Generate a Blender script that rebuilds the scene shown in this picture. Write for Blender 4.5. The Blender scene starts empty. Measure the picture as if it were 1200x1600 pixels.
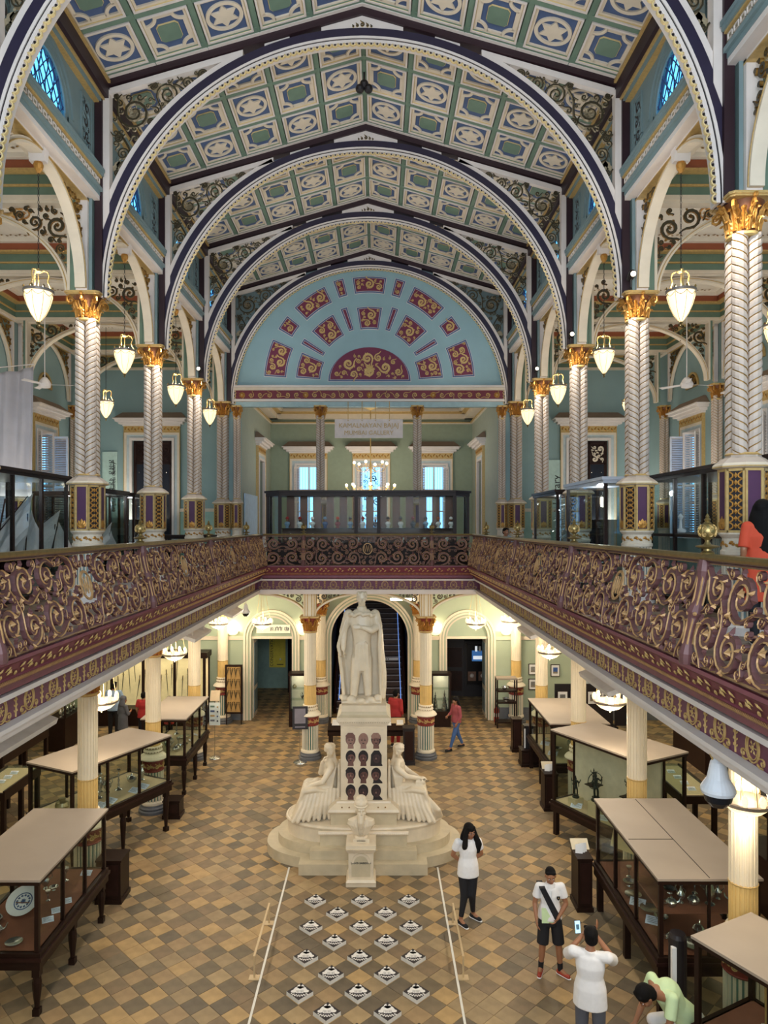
import bpy, math, random
from math import sin, cos, pi, sqrt, atan2, radians
from mathutils import Vector, Matrix, Euler
random.seed(7)
S = bpy.context.scene
COL = S.collection

# ------------------------------------------------------------------ camera, sky, exposure
cam_d = bpy.data.cameras.new('camera'); cam = bpy.data.objects.new('camera', cam_d); COL.objects.link(cam)
cam.location = (0.27, 0.0, 6.5); cam.rotation_euler = (pi/2, 0, 0)
cam_d.sensor_fit = 'VERTICAL'; cam_d.sensor_height = 36.0; cam_d.lens = 36.0*1110/1600
cam_d.shift_x = 10/1600; cam_d.shift_y = 21/1600; cam_d.clip_start = 0.05; cam_d.clip_end = 300
S.camera = cam
S.view_settings.view_transform = 'Standard'; S.view_settings.look = 'None'
S.view_settings.gamma = 1.0; S.view_settings.use_curve_mapping = False
S.view_settings.exposure = 0.3
w = bpy.data.worlds.new('sky'); S.world = w; w.use_nodes = True
bg = w.node_tree.nodes['Background']; bg.inputs[0].default_value = (0.50, 0.72, 1.0, 1); bg.inputs[1].default_value = 2.8

def light(name, kind, loc, energy, color=(1, 1, 1), size=0.1, rot=(0, 0, 0), sy=None, spot=None, parent=None):
    d = bpy.data.lights.new(name, kind); d.energy = energy; d.color = color
    if kind == 'AREA':
        d.size = size
        if sy: d.shape = 'RECTANGLE'; d.size_y = sy
    else: d.shadow_soft_size = size
    if spot: d.spot_size = spot; d.spot_blend = 0.6
    o = bpy.data.objects.new(name, d); COL.objects.link(o); o.location = loc; o.rotation_euler = rot
    if parent: o.parent = parent
    return o
DAY = (0.95, 0.97, 1.0); WARM = (1.0, 0.83, 0.60)
LIGHTS_HERE = True
# added frontal fill behind the viewer, in place of entrance window daylight
light('front_fill', 'AREA', (0, -3.5, 8.0), 980, DAY, 8.0, (pi/2, 0, 0), 7.0)
# added up-facing fill in mid-air, without fixtures, washes the coffered ceiling
for y_ in (5.5, 11.0, 16.0, 21.0):
    for s_ in (-1, 1):
        light('ceiling_wash_fill', 'AREA', (s_*3.4, y_, 11.0), 23, (1, .97, .92), .4, (0, pi-s_*.2, 0), 3.0)
# the small spotlights clipped to the capitals, aimed down into the nave
for y_ in (8.9, 12.55, 16.2, 19.85):
    for s_ in (-1, 1):
        light('capital_spotlight', 'SPOT', (s_*4.28, y_-.5, 10.62), 120, (1, .95, .86), .03, Euler((radians(-6), s_*radians(-32), 0)).to_matrix().to_euler(), spot=radians(110))

# the flat panels under the gallery edges, shining down into the nave
for s_ in (-1, 1):
    for y_ in (4.0, 7.6, 11.6, 15.4, 19.0):
        light('panel_light', 'AREA', (s_*3.5, y_, 4.02), 32, (1, .9, .76), .2, (0, s_*.45, 0), 1.2)
# added up-facing fill floating in the two side galleries and the end room
for s_ in (-1, 1):
    for y_ in (4, 10.7, 18.0, 24.2):
        light('gallery_fill', 'AREA', (s_*8.5, y_, 6.72), 70, (1, .93, .82), 1.0, (pi, 0, 0), 4.5)
light('end_room_fill', 'AREA', (0, 27.0, 7.6), 110, (1, .93, .82), 4, (pi, 0, 0), 3)

# ------------------------------------------------------------------ colours and materials
def hx(h):
    h = h.lstrip('#'); r = []
    for i in (0, 2, 4):
        c = int(h[i:i+2], 16)/255
        r.append(c/12.92 if c <= .04045 else ((c+.055)/1.055)**2.4)
    return (*r, 1)
MATS = {}
def mat(name, col, rough=0.6, metal=0.0, var=0.08, scale=6.0, emit=0.0, trans=0.0, alpha=1.0, bump=0.0, ecol=None, spec=None, coat=0):
    if name in MATS: return MATS[name]
    m = bpy.data.materials.new(name); m.use_nodes = True; nt = m.node_tree; b = nt.nodes['Principled BSDF']
    c = hx(col) if isinstance(col, str) else col
    b.inputs['Base Color'].default_value = c; b.inputs['Roughness'].default_value = rough; b.inputs['Metallic'].default_value = metal
    if spec is not None: b.inputs['Specular IOR Level'].default_value = spec
    if coat: b.inputs['Coat Weight'].default_value = coat
    if var > 0 or bump > 0:
        tc = nt.nodes.new('ShaderNodeTexCoord'); n = nt.nodes.new('ShaderNodeTexNoise'); n.inputs['Scale'].default_value = scale
        n.inputs['Detail'].default_value = 3
        nt.links.new(tc.outputs['Object'], n.inputs['Vector'])
        if var > 0:
            r = nt.nodes.new('ShaderNodeValToRGB')
            r.color_ramp.elements[0].position = .3; r.color_ramp.elements[1].position = .7
            r.color_ramp.elements[0].color = (*[x*(1-var) for x in c[:3]], 1)
            r.color_ramp.elements[1].color = (*[min(1, x*(1+var)) for x in c[:3]], 1)
            nt.links.new(n.outputs['Fac'], r.inputs[0]); nt.links.new(r.outputs[0], b.inputs['Base Color'])
        if bump > 0:
            bp = nt.nodes.new('ShaderNodeBump'); bp.inputs['Strength'].default_value = bump; bp.inputs['Distance'].default_value = .01
            nt.links.new(n.outputs['Fac'], bp.inputs['Height']); nt.links.new(bp.outputs[0], b.inputs['Normal'])
    if emit > 0:
        b.inputs['Emission Color'].default_value = hx(ecol) if ecol else c; b.inputs['Emission Strength'].default_value = emit
    if trans > 0: b.inputs['Transmission Weight'].default_value = trans; b.inputs['IOR'].default_value = 1.02
    MATS[name] = m; return m
def glass(name, tint, refl=0.08, rough=0.02):
    """thin pane: mostly clear, tinted, with a mirror share"""
    if name in MATS: return MATS[name]
    m = bpy.data.materials.new(name); m.use_nodes = True; nt = m.node_tree; nt.nodes.clear()
    o = nt.nodes.new('ShaderNodeOutputMaterial'); t = nt.nodes.new('ShaderNodeBsdfTransparent'); g = nt.nodes.new('ShaderNodeBsdfGlossy')
    t.inputs[0].default_value = hx(tint); g.inputs['Roughness'].default_value = rough
    lw = nt.nodes.new('ShaderNodeLayerWeight'); lw.inputs[0].default_value = .5
    pw = nt.nodes.new('ShaderNodeMath'); pw.operation = 'POWER'; pw.inputs[1].default_value = 4; nt.links.new(lw.outputs['Facing'], pw.inputs[0])
    ma = nt.nodes.new('ShaderNodeMath'); ma.operation = 'MULTIPLY_ADD'; ma.inputs[1].default_value = .3; ma.inputs[2].default_value = .003; nt.links.new(pw.outputs[0], ma.inputs[0])
    mx = nt.nodes.new('ShaderNodeMixShader'); nt.links.new(ma.outputs[0], mx.inputs[0])
    if refl > .1:
        mx.inputs[0].default_value = refl
        for l in list(nt.links): nt.links.remove(l)
    nt.links.new(t.outputs[0], mx.inputs[1]); nt.links.new(g.outputs[0], mx.inputs[2]); nt.links.new(mx.outputs[0], o.inputs[0])
    MATS[name] = m; return m

M = dict(
 wall=mat('sage_wall_paint', '#8DA5A4', .75, var=.05, scale=1.5),
 wall_low=mat('pale_green_wall_paint', '#A9B69C', .75, var=.05, scale=1.5),
 teal=mat('grey_teal_paint', '#74888A', .6, var=.06, scale=3),
 green=mat('moss_green_paint', '#68806E', .6, var=.08, scale=4),
 greend=mat('deep_green_paint', '#4E6A5C', .6, var=.08, scale=4),
 cream=mat('cream_paint', '#D8CAB4', .6, var=.05, scale=4),
 white=mat('chalk_white_paint', '#D8CEC6', .6, var=.04, scale=4),
 wlow=mat('warm_cream_paint', '#E6DAC0', .6, var=.05, scale=3),
 yellow=mat('ochre_yellow_paint', '#E0BE78', .6, var=.06, scale=5),
 gold=mat('gold_leaf', '#B8843C', .45, .5, var=.18, scale=30),
 goldp=mat('gold_paint', '#C0A064', .5, .15, var=.12, scale=20),
 srim=mat('silvered_gilt_rim', '#A2957A', .45, .3, var=.2, scale=20),
 golddk=mat('aged_gold', '#8E6A30', .45, .5, var=.3, scale=25),
 maroon=mat('dark_maroon_paint', '#2A151D', .5, var=.1, scale=5),
 black=mat('near_black_paint', '#1A1418', .5, var=.1),
 purple=mat('plum_paint', '#4C2446', .55, var=.1, scale=5),
 plum=mat('plum_red_paint', '#5E2634', .55, var=.1, scale=6),
 blue=mat('slate_blue_paint', '#465A80', .6, var=.08, scale=4),
 navy=mat('navy_paint', '#2C3A66', .55, var=.08, scale=4),
 iron=mat('purple_brown_iron', '#6A4038', .5, .25, var=.15, scale=12),
 rust=mat('brick_red_paint', '#9A5436', .6, var=.06, scale=4),
 brass=mat('old_brass', '#8C7A4E', .35, .8, var=.15, scale=15),
 scroll=mat('dark_bronze_iron', '#4A4434', .4, .5, var=.2, scale=20),
 wood=mat('dark_polished_wood', '#2A1712', .4, var=.2, scale=8, spec=.25),
 woodm=mat('mid_brown_wood', '#5A3322', .45, var=.2, scale=8),
 marble=mat('white_marble', '#D6C7AC', .4, var=.07, scale=5, bump=.05),
 marbleg=mat('veined_grey_marble', '#C0B294', .45, var=.12, scale=4),
 grey=mat('grey_stone', '#6E7276', .6, var=.1),
 ivory=mat('ivory_plaster', '#E8E0D2', .7, var=.03),
 pglass=glass('clear_pane', '#F2F6F4'),
 cyan=glass('cyan_stained_pane', '#B4E8FA', .14, .25),
 dglass=glass('dusty_pane', '#F0F5F6'),
 bulb=mat('lit_frosted_bowl', '#FFF0D0', .4, var=0, emit=1.0, ecol='#FFE3AC'),
 bulbhot=mat('lit_lamp', '#FFF4DC', .4, var=0, emit=6, ecol='#FFEFC8'),
 paper=mat('white_paper', '#E6E6E4', .8, var=.02),
 silver=mat('polished_silver', '#C8C8C4', .22, .9, var=.1, scale=20),
 bronze=mat('dark_bronze', '#2E3430', .4, .5, var=.2),
)

# ------------------------------------------------------------------ mesh builder
class MB:
    def __init__(s): s.v = []; s.f = []; s.m = []; s.mats = []
    def mi(s, m):
        if isinstance(m, str): m = M[m]
        if m not in s.mats: s.mats.append(m)
        return s.mats.index(m)
    def add(s, vs, fs, m):
        b = len(s.v); s.v.extend(vs); k = s.mi(m)
        for f in fs: s.f.append(tuple(b+i for i in f)); s.m.append(k)
        return s
    def box(s, x0, x1, y0, y1, z0, z1, m):
        vs = [(x0,y0,z0),(x1,y0,z0),(x1,y1,z0),(x0,y1,z0),(x0,y0,z1),(x1,y0,z1),(x1,y1,z1),(x0,y1,z1)]
        return s.add(vs, [(0,3,2,1),(4,5,6,7),(0,1,5,4),(1,2,6,5),(2,3,7,6),(3,0,4,7)], m)
    def cbox(s, c, d, m): return s.box(c[0]-d[0]/2,c[0]+d[0]/2,c[1]-d[1]/2,c[1]+d[1]/2,c[2]-d[2]/2,c[2]+d[2]/2,m)
    def beam(s, a, b, wx, wz, m, up=(0,0,1)):
        a = Vector(a); b = Vector(b); d = (b-a).normalized(); u = Vector(up); r = d.cross(u)
        if r.length < 1e-4: r = d.cross(Vector((1,0,0)))
        r.normalize(); u = r.cross(d); vs = []
        for p in (a, b):
            for sx, sz in ((-1,-1),(1,-1),(1,1),(-1,1)): vs.append(tuple(p+r*sx*wx/2+u*sz*wz/2))
        return s.add(vs, [(0,1,2,3),(7,6,5,4),(0,4,5,1),(1,5,6,2),(2,6,7,3),(3,7,4,0)], m)
    def extr(s, poly, fn, d0, d1, m, sidem=None):
        """poly 2D (convex or simple ngon), fn(u,v,d)->xyz"""
        n = len(poly); vs = [fn(u,v,d0) for u,v in poly]+[fn(u,v,d1) for u,v in poly]
        s.add(vs, [tuple(range(n)), tuple(range(2*n-1,n-1,-1))], m)
        return s.add(vs, [(i,(i+1)%n,(i+1)%n+n,i+n) for i in range(n)], sidem or m)
    def strip(s, A, B, fn, d0, d1, m, closed=False):
        """solid between two 2D polylines A,B of equal length"""
        n = len(A); vs = []
        for d in (d0, d1): vs += [fn(*p,d) for p in A]+[fn(*p,d) for p in B]
        fs = []; r = range(n if closed else n-1)
        for i in r:
            j = (i+1) % n
            fs += [(i,j,n+j,n+i),(2*n+i,3*n+i,3*n+j,2*n+j),(i,2*n+i,2*n+j,j),(n+i,n+j,3*n+j,3*n+i)]
        if not closed: fs += [(0,n,3*n,2*n),(n-1,3*n-1,4*n-1,2*n-1)]
        return s.add(vs, fs, m)
    def ring(s, r0, r1, fn, d0, d1, m, a0=0, a1=pi, n=48, cx=0, cz=0, ex=1, ez=1):
        A = []; B = []
        for i in range(n+1):
            a = a0+(a1-a0)*i/n
            A.append((cx+r0*ex*cos(a), cz+r0*ez*sin(a))); B.append((cx+r1*ex*cos(a) if ex==1 else cx+(r0*ex+r1-r0)*cos(a), cz+r1*ez*sin(a) if ez==1 else cz+(r0*ez+r1-r0)*sin(a)))
        return s.strip(A, B, fn, d0, d1, m)
    def lathe(s, prof, m, c=(0,0,0), n=16, sq=False, rot=0, sx=1, sy=1, mats=None):
        vs = []; fs = []
        for r, z in prof:
            for i in range(n):
                a = 2*pi*i/n+rot; vs.append((c[0]+r*cos(a)*sx, c[1]+r*sin(a)*sy, c[2]+z))
        b = len(s.v); s.v.extend(vs)
        for j in range(len(prof)-1):
            k = s.mi(mats[j] if mats else m)
            for i in range(n):
                i2 = (i+1) % n; s.f.append((b+j*n+i,b+j*n+i2,b+(j+1)*n+i2,b+(j+1)*n+i)); s.m.append(k)
        k = s.mi(mats[0] if mats else m)
        if prof[0][0] > 1e-4: s.f.append(tuple(b+n-1-i for i in range(n))); s.m.append(k)
        k = s.mi(mats[-1] if mats else m)
        if prof[-1][0] > 1e-4: s.f.append(tuple(b+(len(prof)-1)*n+i for i in range(n))); s.m.append(k)
        return s
    def tube(s, pts, r, m, n=6, caps=True):
        P = [Vector(p) for p in pts]; vs = []; N = len(P); up = None
        for i, p in enumerate(P):
            t = (P[min(i+1,N-1)]-P[max(i-1,0)]).normalized()
            if up is None:
                up = t.orthogonal().normalized()
            else:
                up = (up-t*up.dot(t)); up = up.normalized() if up.length > 1e-5 else t.orthogonal().normalized()
            q = t.cross(up); rr = r[i] if isinstance(r,(list,tuple)) else r
            for k in range(n):
                a = 2*pi*k/n; vs.append(tuple(p+(up*cos(a)+q*sin(a))*rr))
        fs = [(i*n+k,i*n+(k+1)%n,(i+1)*n+(k+1)%n,(i+1)*n+k) for i in range(N-1) for k in range(n)]
        if caps: fs += [tuple(range(n-1,-1,-1)), tuple((N-1)*n+k for k in range(n))]
        return s.add(vs, fs, m)
    def ball(s, c, r, m, n=10, rz=None, sx=1, sy=1):
        rz = rz or r; k = max(4, n//2+1)
        return s.lathe([(max(1e-5, r*sin(pi*i/k)), -rz*cos(pi*i/k)) for i in range(k+1)], m, c, n, sx=sx, sy=sy)
    def ribbon(s, pts, w, t, fn, me, mm, q=.45):
        """scroll bar in the (u,v) plane: raised rims (me), sunk middle (mm)"""
        N = len(pts); vs = []
        for i, (u, v) in enumerate(pts):
            a = pts[max(i-1,0)]; b = pts[min(i+1,N-1)]; dx, dy = b[0]-a[0], b[1]-a[1]; L = sqrt(dx*dx+dy*dy) or 1
            nx, ny = -dy/L, dx/L; ww = w[i] if isinstance(w, list) else w
            for o, d in ((-1,-1),(-1,1),(-q,.55),(q,.55),(1,1),(1,-1)): vs.append(fn(u+nx*ww*o, v+ny*ww*o, d*t))
        b0 = len(s.v); s.v.extend(vs); ke, km = s.mi(me), s.mi(mm)
        for i in range(N-1):
            for k in range(6):
                k2 = (k+1) % 6; s.f.append((b0+i*6+k,b0+i*6+k2,b0+(i+1)*6+k2,b0+(i+1)*6+k)); s.m.append(ke if k in ((0,1,3,4) if q < .5 else (1,3)) else km)
        return s
    def mesh(s, name, smooth=False):
        me = bpy.data.meshes.new(name); me.from_pydata(s.v, [], s.f)
        for m in s.mats: me.materials.append(m)
        me.polygons.foreach_set('material_index', s.m)
        if smooth: me.polygons.foreach_set('use_smooth', [True]*len(s.f)); 
        me.update()
        if smooth:
            try: me.set_sharp_from_angle(angle=radians(35))
            except Exception: pass
        return me

def add(name, mb, parent=None, loc=(0,0,0), rot=(0,0,0), scale=(1,1,1), smooth=False, kind=None, label=None):
    me = mb.mesh(name, smooth) if isinstance(mb, MB) else mb
    o = bpy.data.objects.new(name, me); COL.objects.link(o); o.location = loc; o.rotation_euler = rot; o.scale = scale
    if parent: o.parent = parent
    if kind: o['kind'] = kind
    if label: o['label'] = label
    return o
def thing(name, label, cat, loc=(0,0,0), rotz=0, group=None, rot=None):
    o = bpy.data.objects.new(name, None); COL.objects.link(o); o.location = loc; o.rotation_euler = rot or (0,0,rotz)
    o.empty_display_size = .1; o['label'] = label; o['category'] = cat
    if group: o['group'] = group
    return o
def tag(o, label, cat, group=None):
    o['label'] = label; o['category'] = cat
    if group: o['group'] = group
    return o
def struct(name, loc=(0,0,0), label=None):
    o = bpy.data.objects.new(name, None); COL.objects.link(o); o.location = loc; o['kind'] = 'structure'
    if label: o['label'] = label
    return o
def smesh(name, mb, parent=None, label=None, **k):
    o = add(name, mb, parent, **k)
    if not parent: o['kind'] = 'structure'
    if label: o['label'] = label
    return o
CH = {}
def adopt(o):  # remember children for copying
    CH.setdefault(o.parent, []).append(o)
def dup(root, loc=None, rotz=None, label=None, scale=None):
    def rec(o, par):
        c = o.copy(); COL.objects.link(c); c.parent = par
        for ch in o.children: rec(ch, c)
        return c
    c = rec(root, None)
    if loc is not None: c.location = loc
    if rotz is not None: c.rotation_euler = (0,0,rotz)
    if scale: c.scale = scale
    if label: c['label'] = label
    return c

# ------------------------------------------------------------------ ornament
def spiral(cx, cy, r, a0, turns=1.6, d=1, n=13, tail=1.0, rin=.16):
    pts = []; N = max(8, int(n*turns))
    if tail:
        # a tail that swings away from the circle the other way round
        px, py = cx+r*cos(a0), cy+r*sin(a0); tx, ty = d*sin(a0), -d*cos(a0); nx, ny = cos(a0), sin(a0)
        for k in (3, 2, 1):
            q = k/3*tail*r; pts.append((px+tx*q+nx*q*q/(1.4*r), py+ty*q+ny*q*q/(1.4*r)))
    for i in range(N+1):
        f = i/N; a = a0+d*2*pi*turns*f; rr = r*(1-(1-rin)*f**.85); pts.append((cx+rr*cos(a), cy+rr*sin(a)))
    return pts
def pack(inside, bb, sizes, seed=1, tries=900, gap=1.02):
    rnd = random.Random(seed); out = []
    for r, t in sizes:
        for _ in range(t):
            x = rnd.uniform(bb[0]+r*.6, bb[1]-r*.6); y = rnd.uniform(bb[2]+r*.6, bb[3]-r*.6)
            if any((x-a)**2+(y-b)**2 < ((r+c)*gap)**2 for a, b, c in out): continue
            if all(inside(x+r*.95*cos(k*pi/4), y+r*.95*sin(k*pi/4)) for k in range(8)): out.append((x, y, r))
    return out
def leaf2d(mb, x, y, a, L, W, fn, t, m):
    c, s_ = cos(a), sin(a); P = [(0,0),(.3,.42),(.55,.3),(.62,.48),(1,0),(.62,-.48),(.55,-.3),(.3,-.42)]
    pts = [(x+c*u*L-s_*v*W, y+s_*u*L+c*v*W) for u, v in P]
    vs = [fn(*p, t*.3) for p in pts]+[fn(x+c*.5*L, y+s_*.5*L, t*1.6)]
    mb.add(vs, [(i,(i+1)%8,8) for i in range(8)], m)
    mb.add([fn(*p, t*.3) for p in pts], [tuple(range(7,-1,-1))], m)
def rosette(mb, x, y, r, fn, t, m, mc=None, n=8):
    vs = []; 
    for i in range(2*n):
        a = pi*i/n; rr = r if i % 2 == 0 else r*.55; vs.append(fn(x+rr*cos(a), y+rr*sin(a), t*.4))
    vs.append(fn(x, y, t*1.7)); mb.add(vs, [(i,(i+1)%(2*n),2*n) for i in range(2*n)], m)
    vs = [fn(x+r*.28*cos(2*pi*i/8), y+r*.28*sin(2*pi*i/8), t*2) for i in range(8)]; mb.add(vs, [tuple(range(8))], mc or m)
def scrollfill(mb, circles, fn, t, me, mm, wf=.13, seed=3, leaves=True, turns=1.5, wmin=.006, tail=.9, q=.45):
    rnd = random.Random(seed)
    for x, y, r in circles:
        a0 = rnd.uniform(0, 2*pi); d = rnd.choice((-1, 1)); p = spiral(x, y, r*.93, a0, turns, d, 13 if r > .05 else 9, tail)
        n = len(p); w_ = [max(wmin, r*wf*(.45+.75*sin(pi*min(1, i/n*1.1)))) for i in range(n)]
        mb.ribbon(p, w_, t, fn, me, mm, q)
        if leaves and r > .05:
            rosette(mb, p[-1][0], p[-1][1], r*.26, fn, t, me, mm, 5)
            for k in range(2 if r < .12 else 3):
                i = rnd.randrange(4, n//2+2); pq_ = p[i]; aa = atan2(pq_[1]-y, pq_[0]-x)+rnd.uniform(-.7, .7)
                leaf2d(mb, pq_[0], pq_[1], aa, r*.38, r*.3, fn, t, me)

def text(name, body, size, mt, parent, loc, rot=(pi/2, 0, 0), ext=.004, align='CENTER'):
    c = bpy.data.curves.new(name, 'FONT'); c.body = body; c.size = size; c.extrude = ext; c.align_x = align; c.align_y = 'CENTER'; c.resolution_u = 2
    ob = bpy.data.objects.new(name, c); COL.objects.link(ob); me = bpy.data.meshes.new_from_object(ob.evaluated_get(bpy.context.evaluated_depsgraph_get())); bpy.data.objects.remove(ob)
    me.materials.clear(); me.materials.append(M[mt] if isinstance(mt, str) else mt); return add(name, me, parent, loc, rot)

# ================================================================== the building
W = 4.85; B = 3.65; YC = [1.60, 5.25, 8.9, 12.55, 16.2, 19.85, 23.5]; ZS = 10.56; ZG = 5.15; WO = 9.75
ax_x = lambda y: (lambda u, v, d: (u, y+d, v))          # plane facing the viewer
ax_y = lambda x, s=1: (lambda u, v, d: (x+s*d, u, v))   # plane along the nave

# ---- ground floor: diamond tiles ----
fl = struct('floor')
sub = MB(); sub.box(-11, 11, -4, 36, -.3, -.012, mat('tile_grout', '#6B5638', .9)); smesh('slab', sub, fl)
TD = .4025; rnd = random.Random(5)
tan = [mat('tan_tile_%s' % n, c, .55, var=.16, scale=5, bump=.05, spec=.3) for n, c in zip(('pale','warm','honey','dull'), ('#A28A64','#9A805C','#AC8E60','#96805E'))]
gry = [mat('grey_tile_%s' % n, c, .55, var=.16, scale=5, bump=.05, spec=.3) for n, c in zip(('dark','mid','brown','olive'), ('#6E604A','#7A6A52','#7E6A50','#685C4A'))]
tm = []
for k in range(8):
    t = MB(); h = TD/2-.004; t.add([(-h,0,0),(0,-h,0),(h,0,0),(0,h,0),(-h,0,-.02),(0,-h,-.02),(h,0,-.02),(0,h,-.02)], [(0,1,2,3),(0,4,5,1),(1,5,6,2),(2,6,7,3),(3,7,4,0)], (tan+gry)[k]); tm.append(t.mesh('tile'))
cells = []
for i in range(-54, 55):
    for j in range(-28, 118):
        if (i+j) % 2: continue
        x = i*TD/2; y = 12.24+j*TD/2
        if y < 6.2 or y > 35.4 or abs(x) > 10.4: continue
        px = 590+(x-.27)*1110/y; py = 821+6.5*1110/y
        vis = -20 < px < 1220 and py < 1625 and abs(x) < 9.7
        d = y+abs(x)*.25+(0 if vis else 100); k = (0 if i % 2 == 0 else 4)+rnd.randrange(4)
        if rnd.random() < .13: k = rnd.randrange(8)
        cells.append((d, x, y, k))
cells.sort(); stuff = MB()
for n, (d, x, y, k) in enumerate(cells):
    if n < 298: add('tile', tm[k], fl, (x, y, rnd.uniform(-.0015, .0015)))
    elif y < 30.5:
        h = TD/2-.004; z = rnd.uniform(-.001, .001)
        stuff.add([(x-h,y,z),(x,y-h,z),(x+h,y,z),(x,y+h,z),(x-h,y,z-.02),(x,y-h,z-.02),(x+h,y,z-.02),(x,y+h,z-.02)], [(0,1,2,3),(0,4,5,1),(1,5,6,2),(2,6,7,3),(3,7,4,0)], (tan+gry)[k])
add('tile_field', stuff, fl, kind='stuff')

# ---- gallery floors (slab, soffit and planks) ----
gf = struct('floor_gallery')
g = MB()
for s in (-1, 1):
    x0, x1 = sorted((s*3.05, s*9.9)); g.box(x0, x1, -.5, 26.2, 4.66, ZG-.03, 'white')
g.box(-3.05, 3.05, 19.5, 30.5, 4.66, ZG-.03, 'white'); g.box(-9.9, 9.9, -4, -.5, 4.66, ZG-.03, 'white'); smesh('slab', g, gf)
pl = MB(); pm = [mat('gallery_plank_'+c, h, .45, var=.2, scale=9) for c, h in zip('abc', ('#6E5A48','#5E4C40','#7A6654'))]
for s in (-1, 1):
    for k in range(170):
        y = -.4+k*.155; pl.box(min(s*2.9, s*9.7), max(s*2.9, s*9.7), y, y+.15, ZG-.03, ZG, pm[rnd.randrange(3)])
for k in range(70):
    y = 19.45+k*.155; pl.box(-2.88, 2.88, y, y+.15, ZG-.03, ZG, pm[rnd.randrange(3)])
add('plank', pl, gf, kind='stuff')

# ---- capital with acanthus leaves, abacus and volutes ----
def capital_mesh(r0=.17, r1=.31, h=.46, mleaf='gold', mcore=None, mab='goldp', nl=10, square=False):
    m = MB(); mcore = mcore or mat('capital_core_red', '#7A4A2A', .5, .3)
    m.lathe([(r0*1.08,-.03),(r0*1.15,0),(r0*1.08,.03),(r0*1.0,.05),(r0*1.05,h*.5),(r1*.72,h*.8),(r1*.8,h*.9)], mcore, n=16)
    m.lathe([(r0*1.05,-.035),(r0*1.2,-.015),(r0*1.2,.01),(r0*1.05,.03)], mab, n=16)
    # acanthus: curled strips
    def leaf(a, z0, L, wd, out):
        vs = []; fs = []; N = 8
        for i in range(N+1):
            t = i/N; rr = r0*1.04+out*(t**2.4)+.010; zz = z0+L*(t if t < .82 else .82-(t-.82)*1.1); wv = wd*(.75+.45*sin(pi*min(t*1.15,1)))*(1-.5*(t > .95))
            if i % 2: wv *= .58
            for j, q in enumerate((-1, -.5, -.12, 0, .12, .5, 1)):
                aa = a+q*wv/rr*.5; r2 = rr+(.018 if j == 3 else -.006 if abs(q) < .2 else .006 if abs(q) == .5 else -.012); vs.append((r2*cos(aa), r2*sin(aa), zz))
        for i in range(N):
            for j in range(6): fs.append((i*7+j, i*7+j+1, (i+1)*7+j+1, (i+1)*7+j))
        m.add(vs, fs, mleaf)
    for k in range(nl): leaf(2*pi*k/nl+.2, .03, h*.46, r0*.56, (r1-r0)*.5)
    for k in range(nl): leaf(2*pi*(k+.5)/nl+.2, .05, h*.74, r0*.5, (r1-r0)*.8)
    for k in range(8): leaf(pi/4*k, h*.3, h*.58, r0*.42, (r1-r0)*1.05)
    # volutes at the corners and centres
    for k in range(8):
        a = pi/4*k; c, s_ = cos(a), sin(a); rr = r1*(1.0 if k % 2 else .82); R = h*(.16 if k % 2 else .11)
        pts = [(r0*1.1*c, r0*1.1*s_, h*.45), ((r0*.5+rr*.5)*c, (r0*.5+rr*.5)*s_, h*.72)]
        for i in range(9):
            t = i/8*2*pi*1.2; q = R*(1-i/11); pts.append(((rr+q*sin(t))*c, (rr+q*sin(t))*s_, h*.84-R+q*cos(t)))
        m.tube(pts, [.016]*2+[.02]*9, mleaf, 5)
    # abacus: eight sided with hollow sides
    P = []
    for k in range(4):
        a = pi/4+k*pi/2
        P += [(r1*1.28*cos(a-.09), r1*1.28*sin(a-.09)), (r1*1.28*cos(a+.09), r1*1.28*sin(a+.09)), (r1*.98*cos(a+pi/4), r1*.98*sin(a+pi/4))]
    f = lambda sc: [(x*sc, y*sc) for x, y in P]
    for sc, z0, z1 in ((.93, h*.88, h*.93), (1.0, h*.93, h*1.0)): m.extr(f(sc), lambda u, v, d: (u, v, d), z0, z1, mab)
    for k in range(4):
        a = k*pi/2; m.ball((r1*.98*cos(a), r1*.98*sin(a), h*.9), .035, mleaf, 6)
    return m.mesh('capital', True)

# ---- spiral column of the gallery ----
def twist(m, cx, cy, r, z0, z1, hand, lead=.30, starts=3, seg=12):
    pitch = lead/starts; nst = int((z1-z0)/pitch)+starts+2
    prof = [(0, .93, 0), (.10, .94, 0), (.16, .985, 1), (.5, 1.02, 1), (.86, .99, 1), (1.0, .93, 1)]
    for st in range(-starts, nst-starts+1):
        vs = []; fs = []; ms = []
        for i in range(seg+1):
            a = 2*pi*i/seg; zb = z0+st*pitch+lead*i/seg
            for o, rr, _ in prof:
                z = min(max(zb+o*pitch, z0), z1); vs.append((cx+r*rr*cos(hand*a), cy+r*rr*sin(hand*a), z))
        P = len(prof); b = len(m.v); m.v.extend(vs)
        kg, kw = m.mi('golddk'), m.mi('shaftw')
        for i in range(seg):
            if z0+st*pitch+lead*i/seg > z1 or z0+(st+1)*pitch+lead*(i+1)/seg < z0: continue
            for j in range(P-1):
                m.f.append((b+i*P+j, b+(i+1)*P+j, b+(i+1)*P+j+1, b+i*P+j+1) if hand > 0 else (b+i*P+j, b+i*P+j+1, b+(i+1)*P+j+1, b+(i+1)*P+j)); m.m.append(kg if j < 2 else kw)
M['shaftw'] = mat('shell_white_paint', '#BCAC9E', .45, var=.06, scale=5)
def shaft_mesh(r=.093, off=.088, z0=7.38, z1=10.12, lead=.30):
    m = MB()
    for sx, sy in ((-1,-1),(1,-1),(1,1),(-1,1)): twist(m, sx*off, sy*off, r, z0, z1, sx*sy*-1, lead)
    return m.mesh('shaft')
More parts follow.
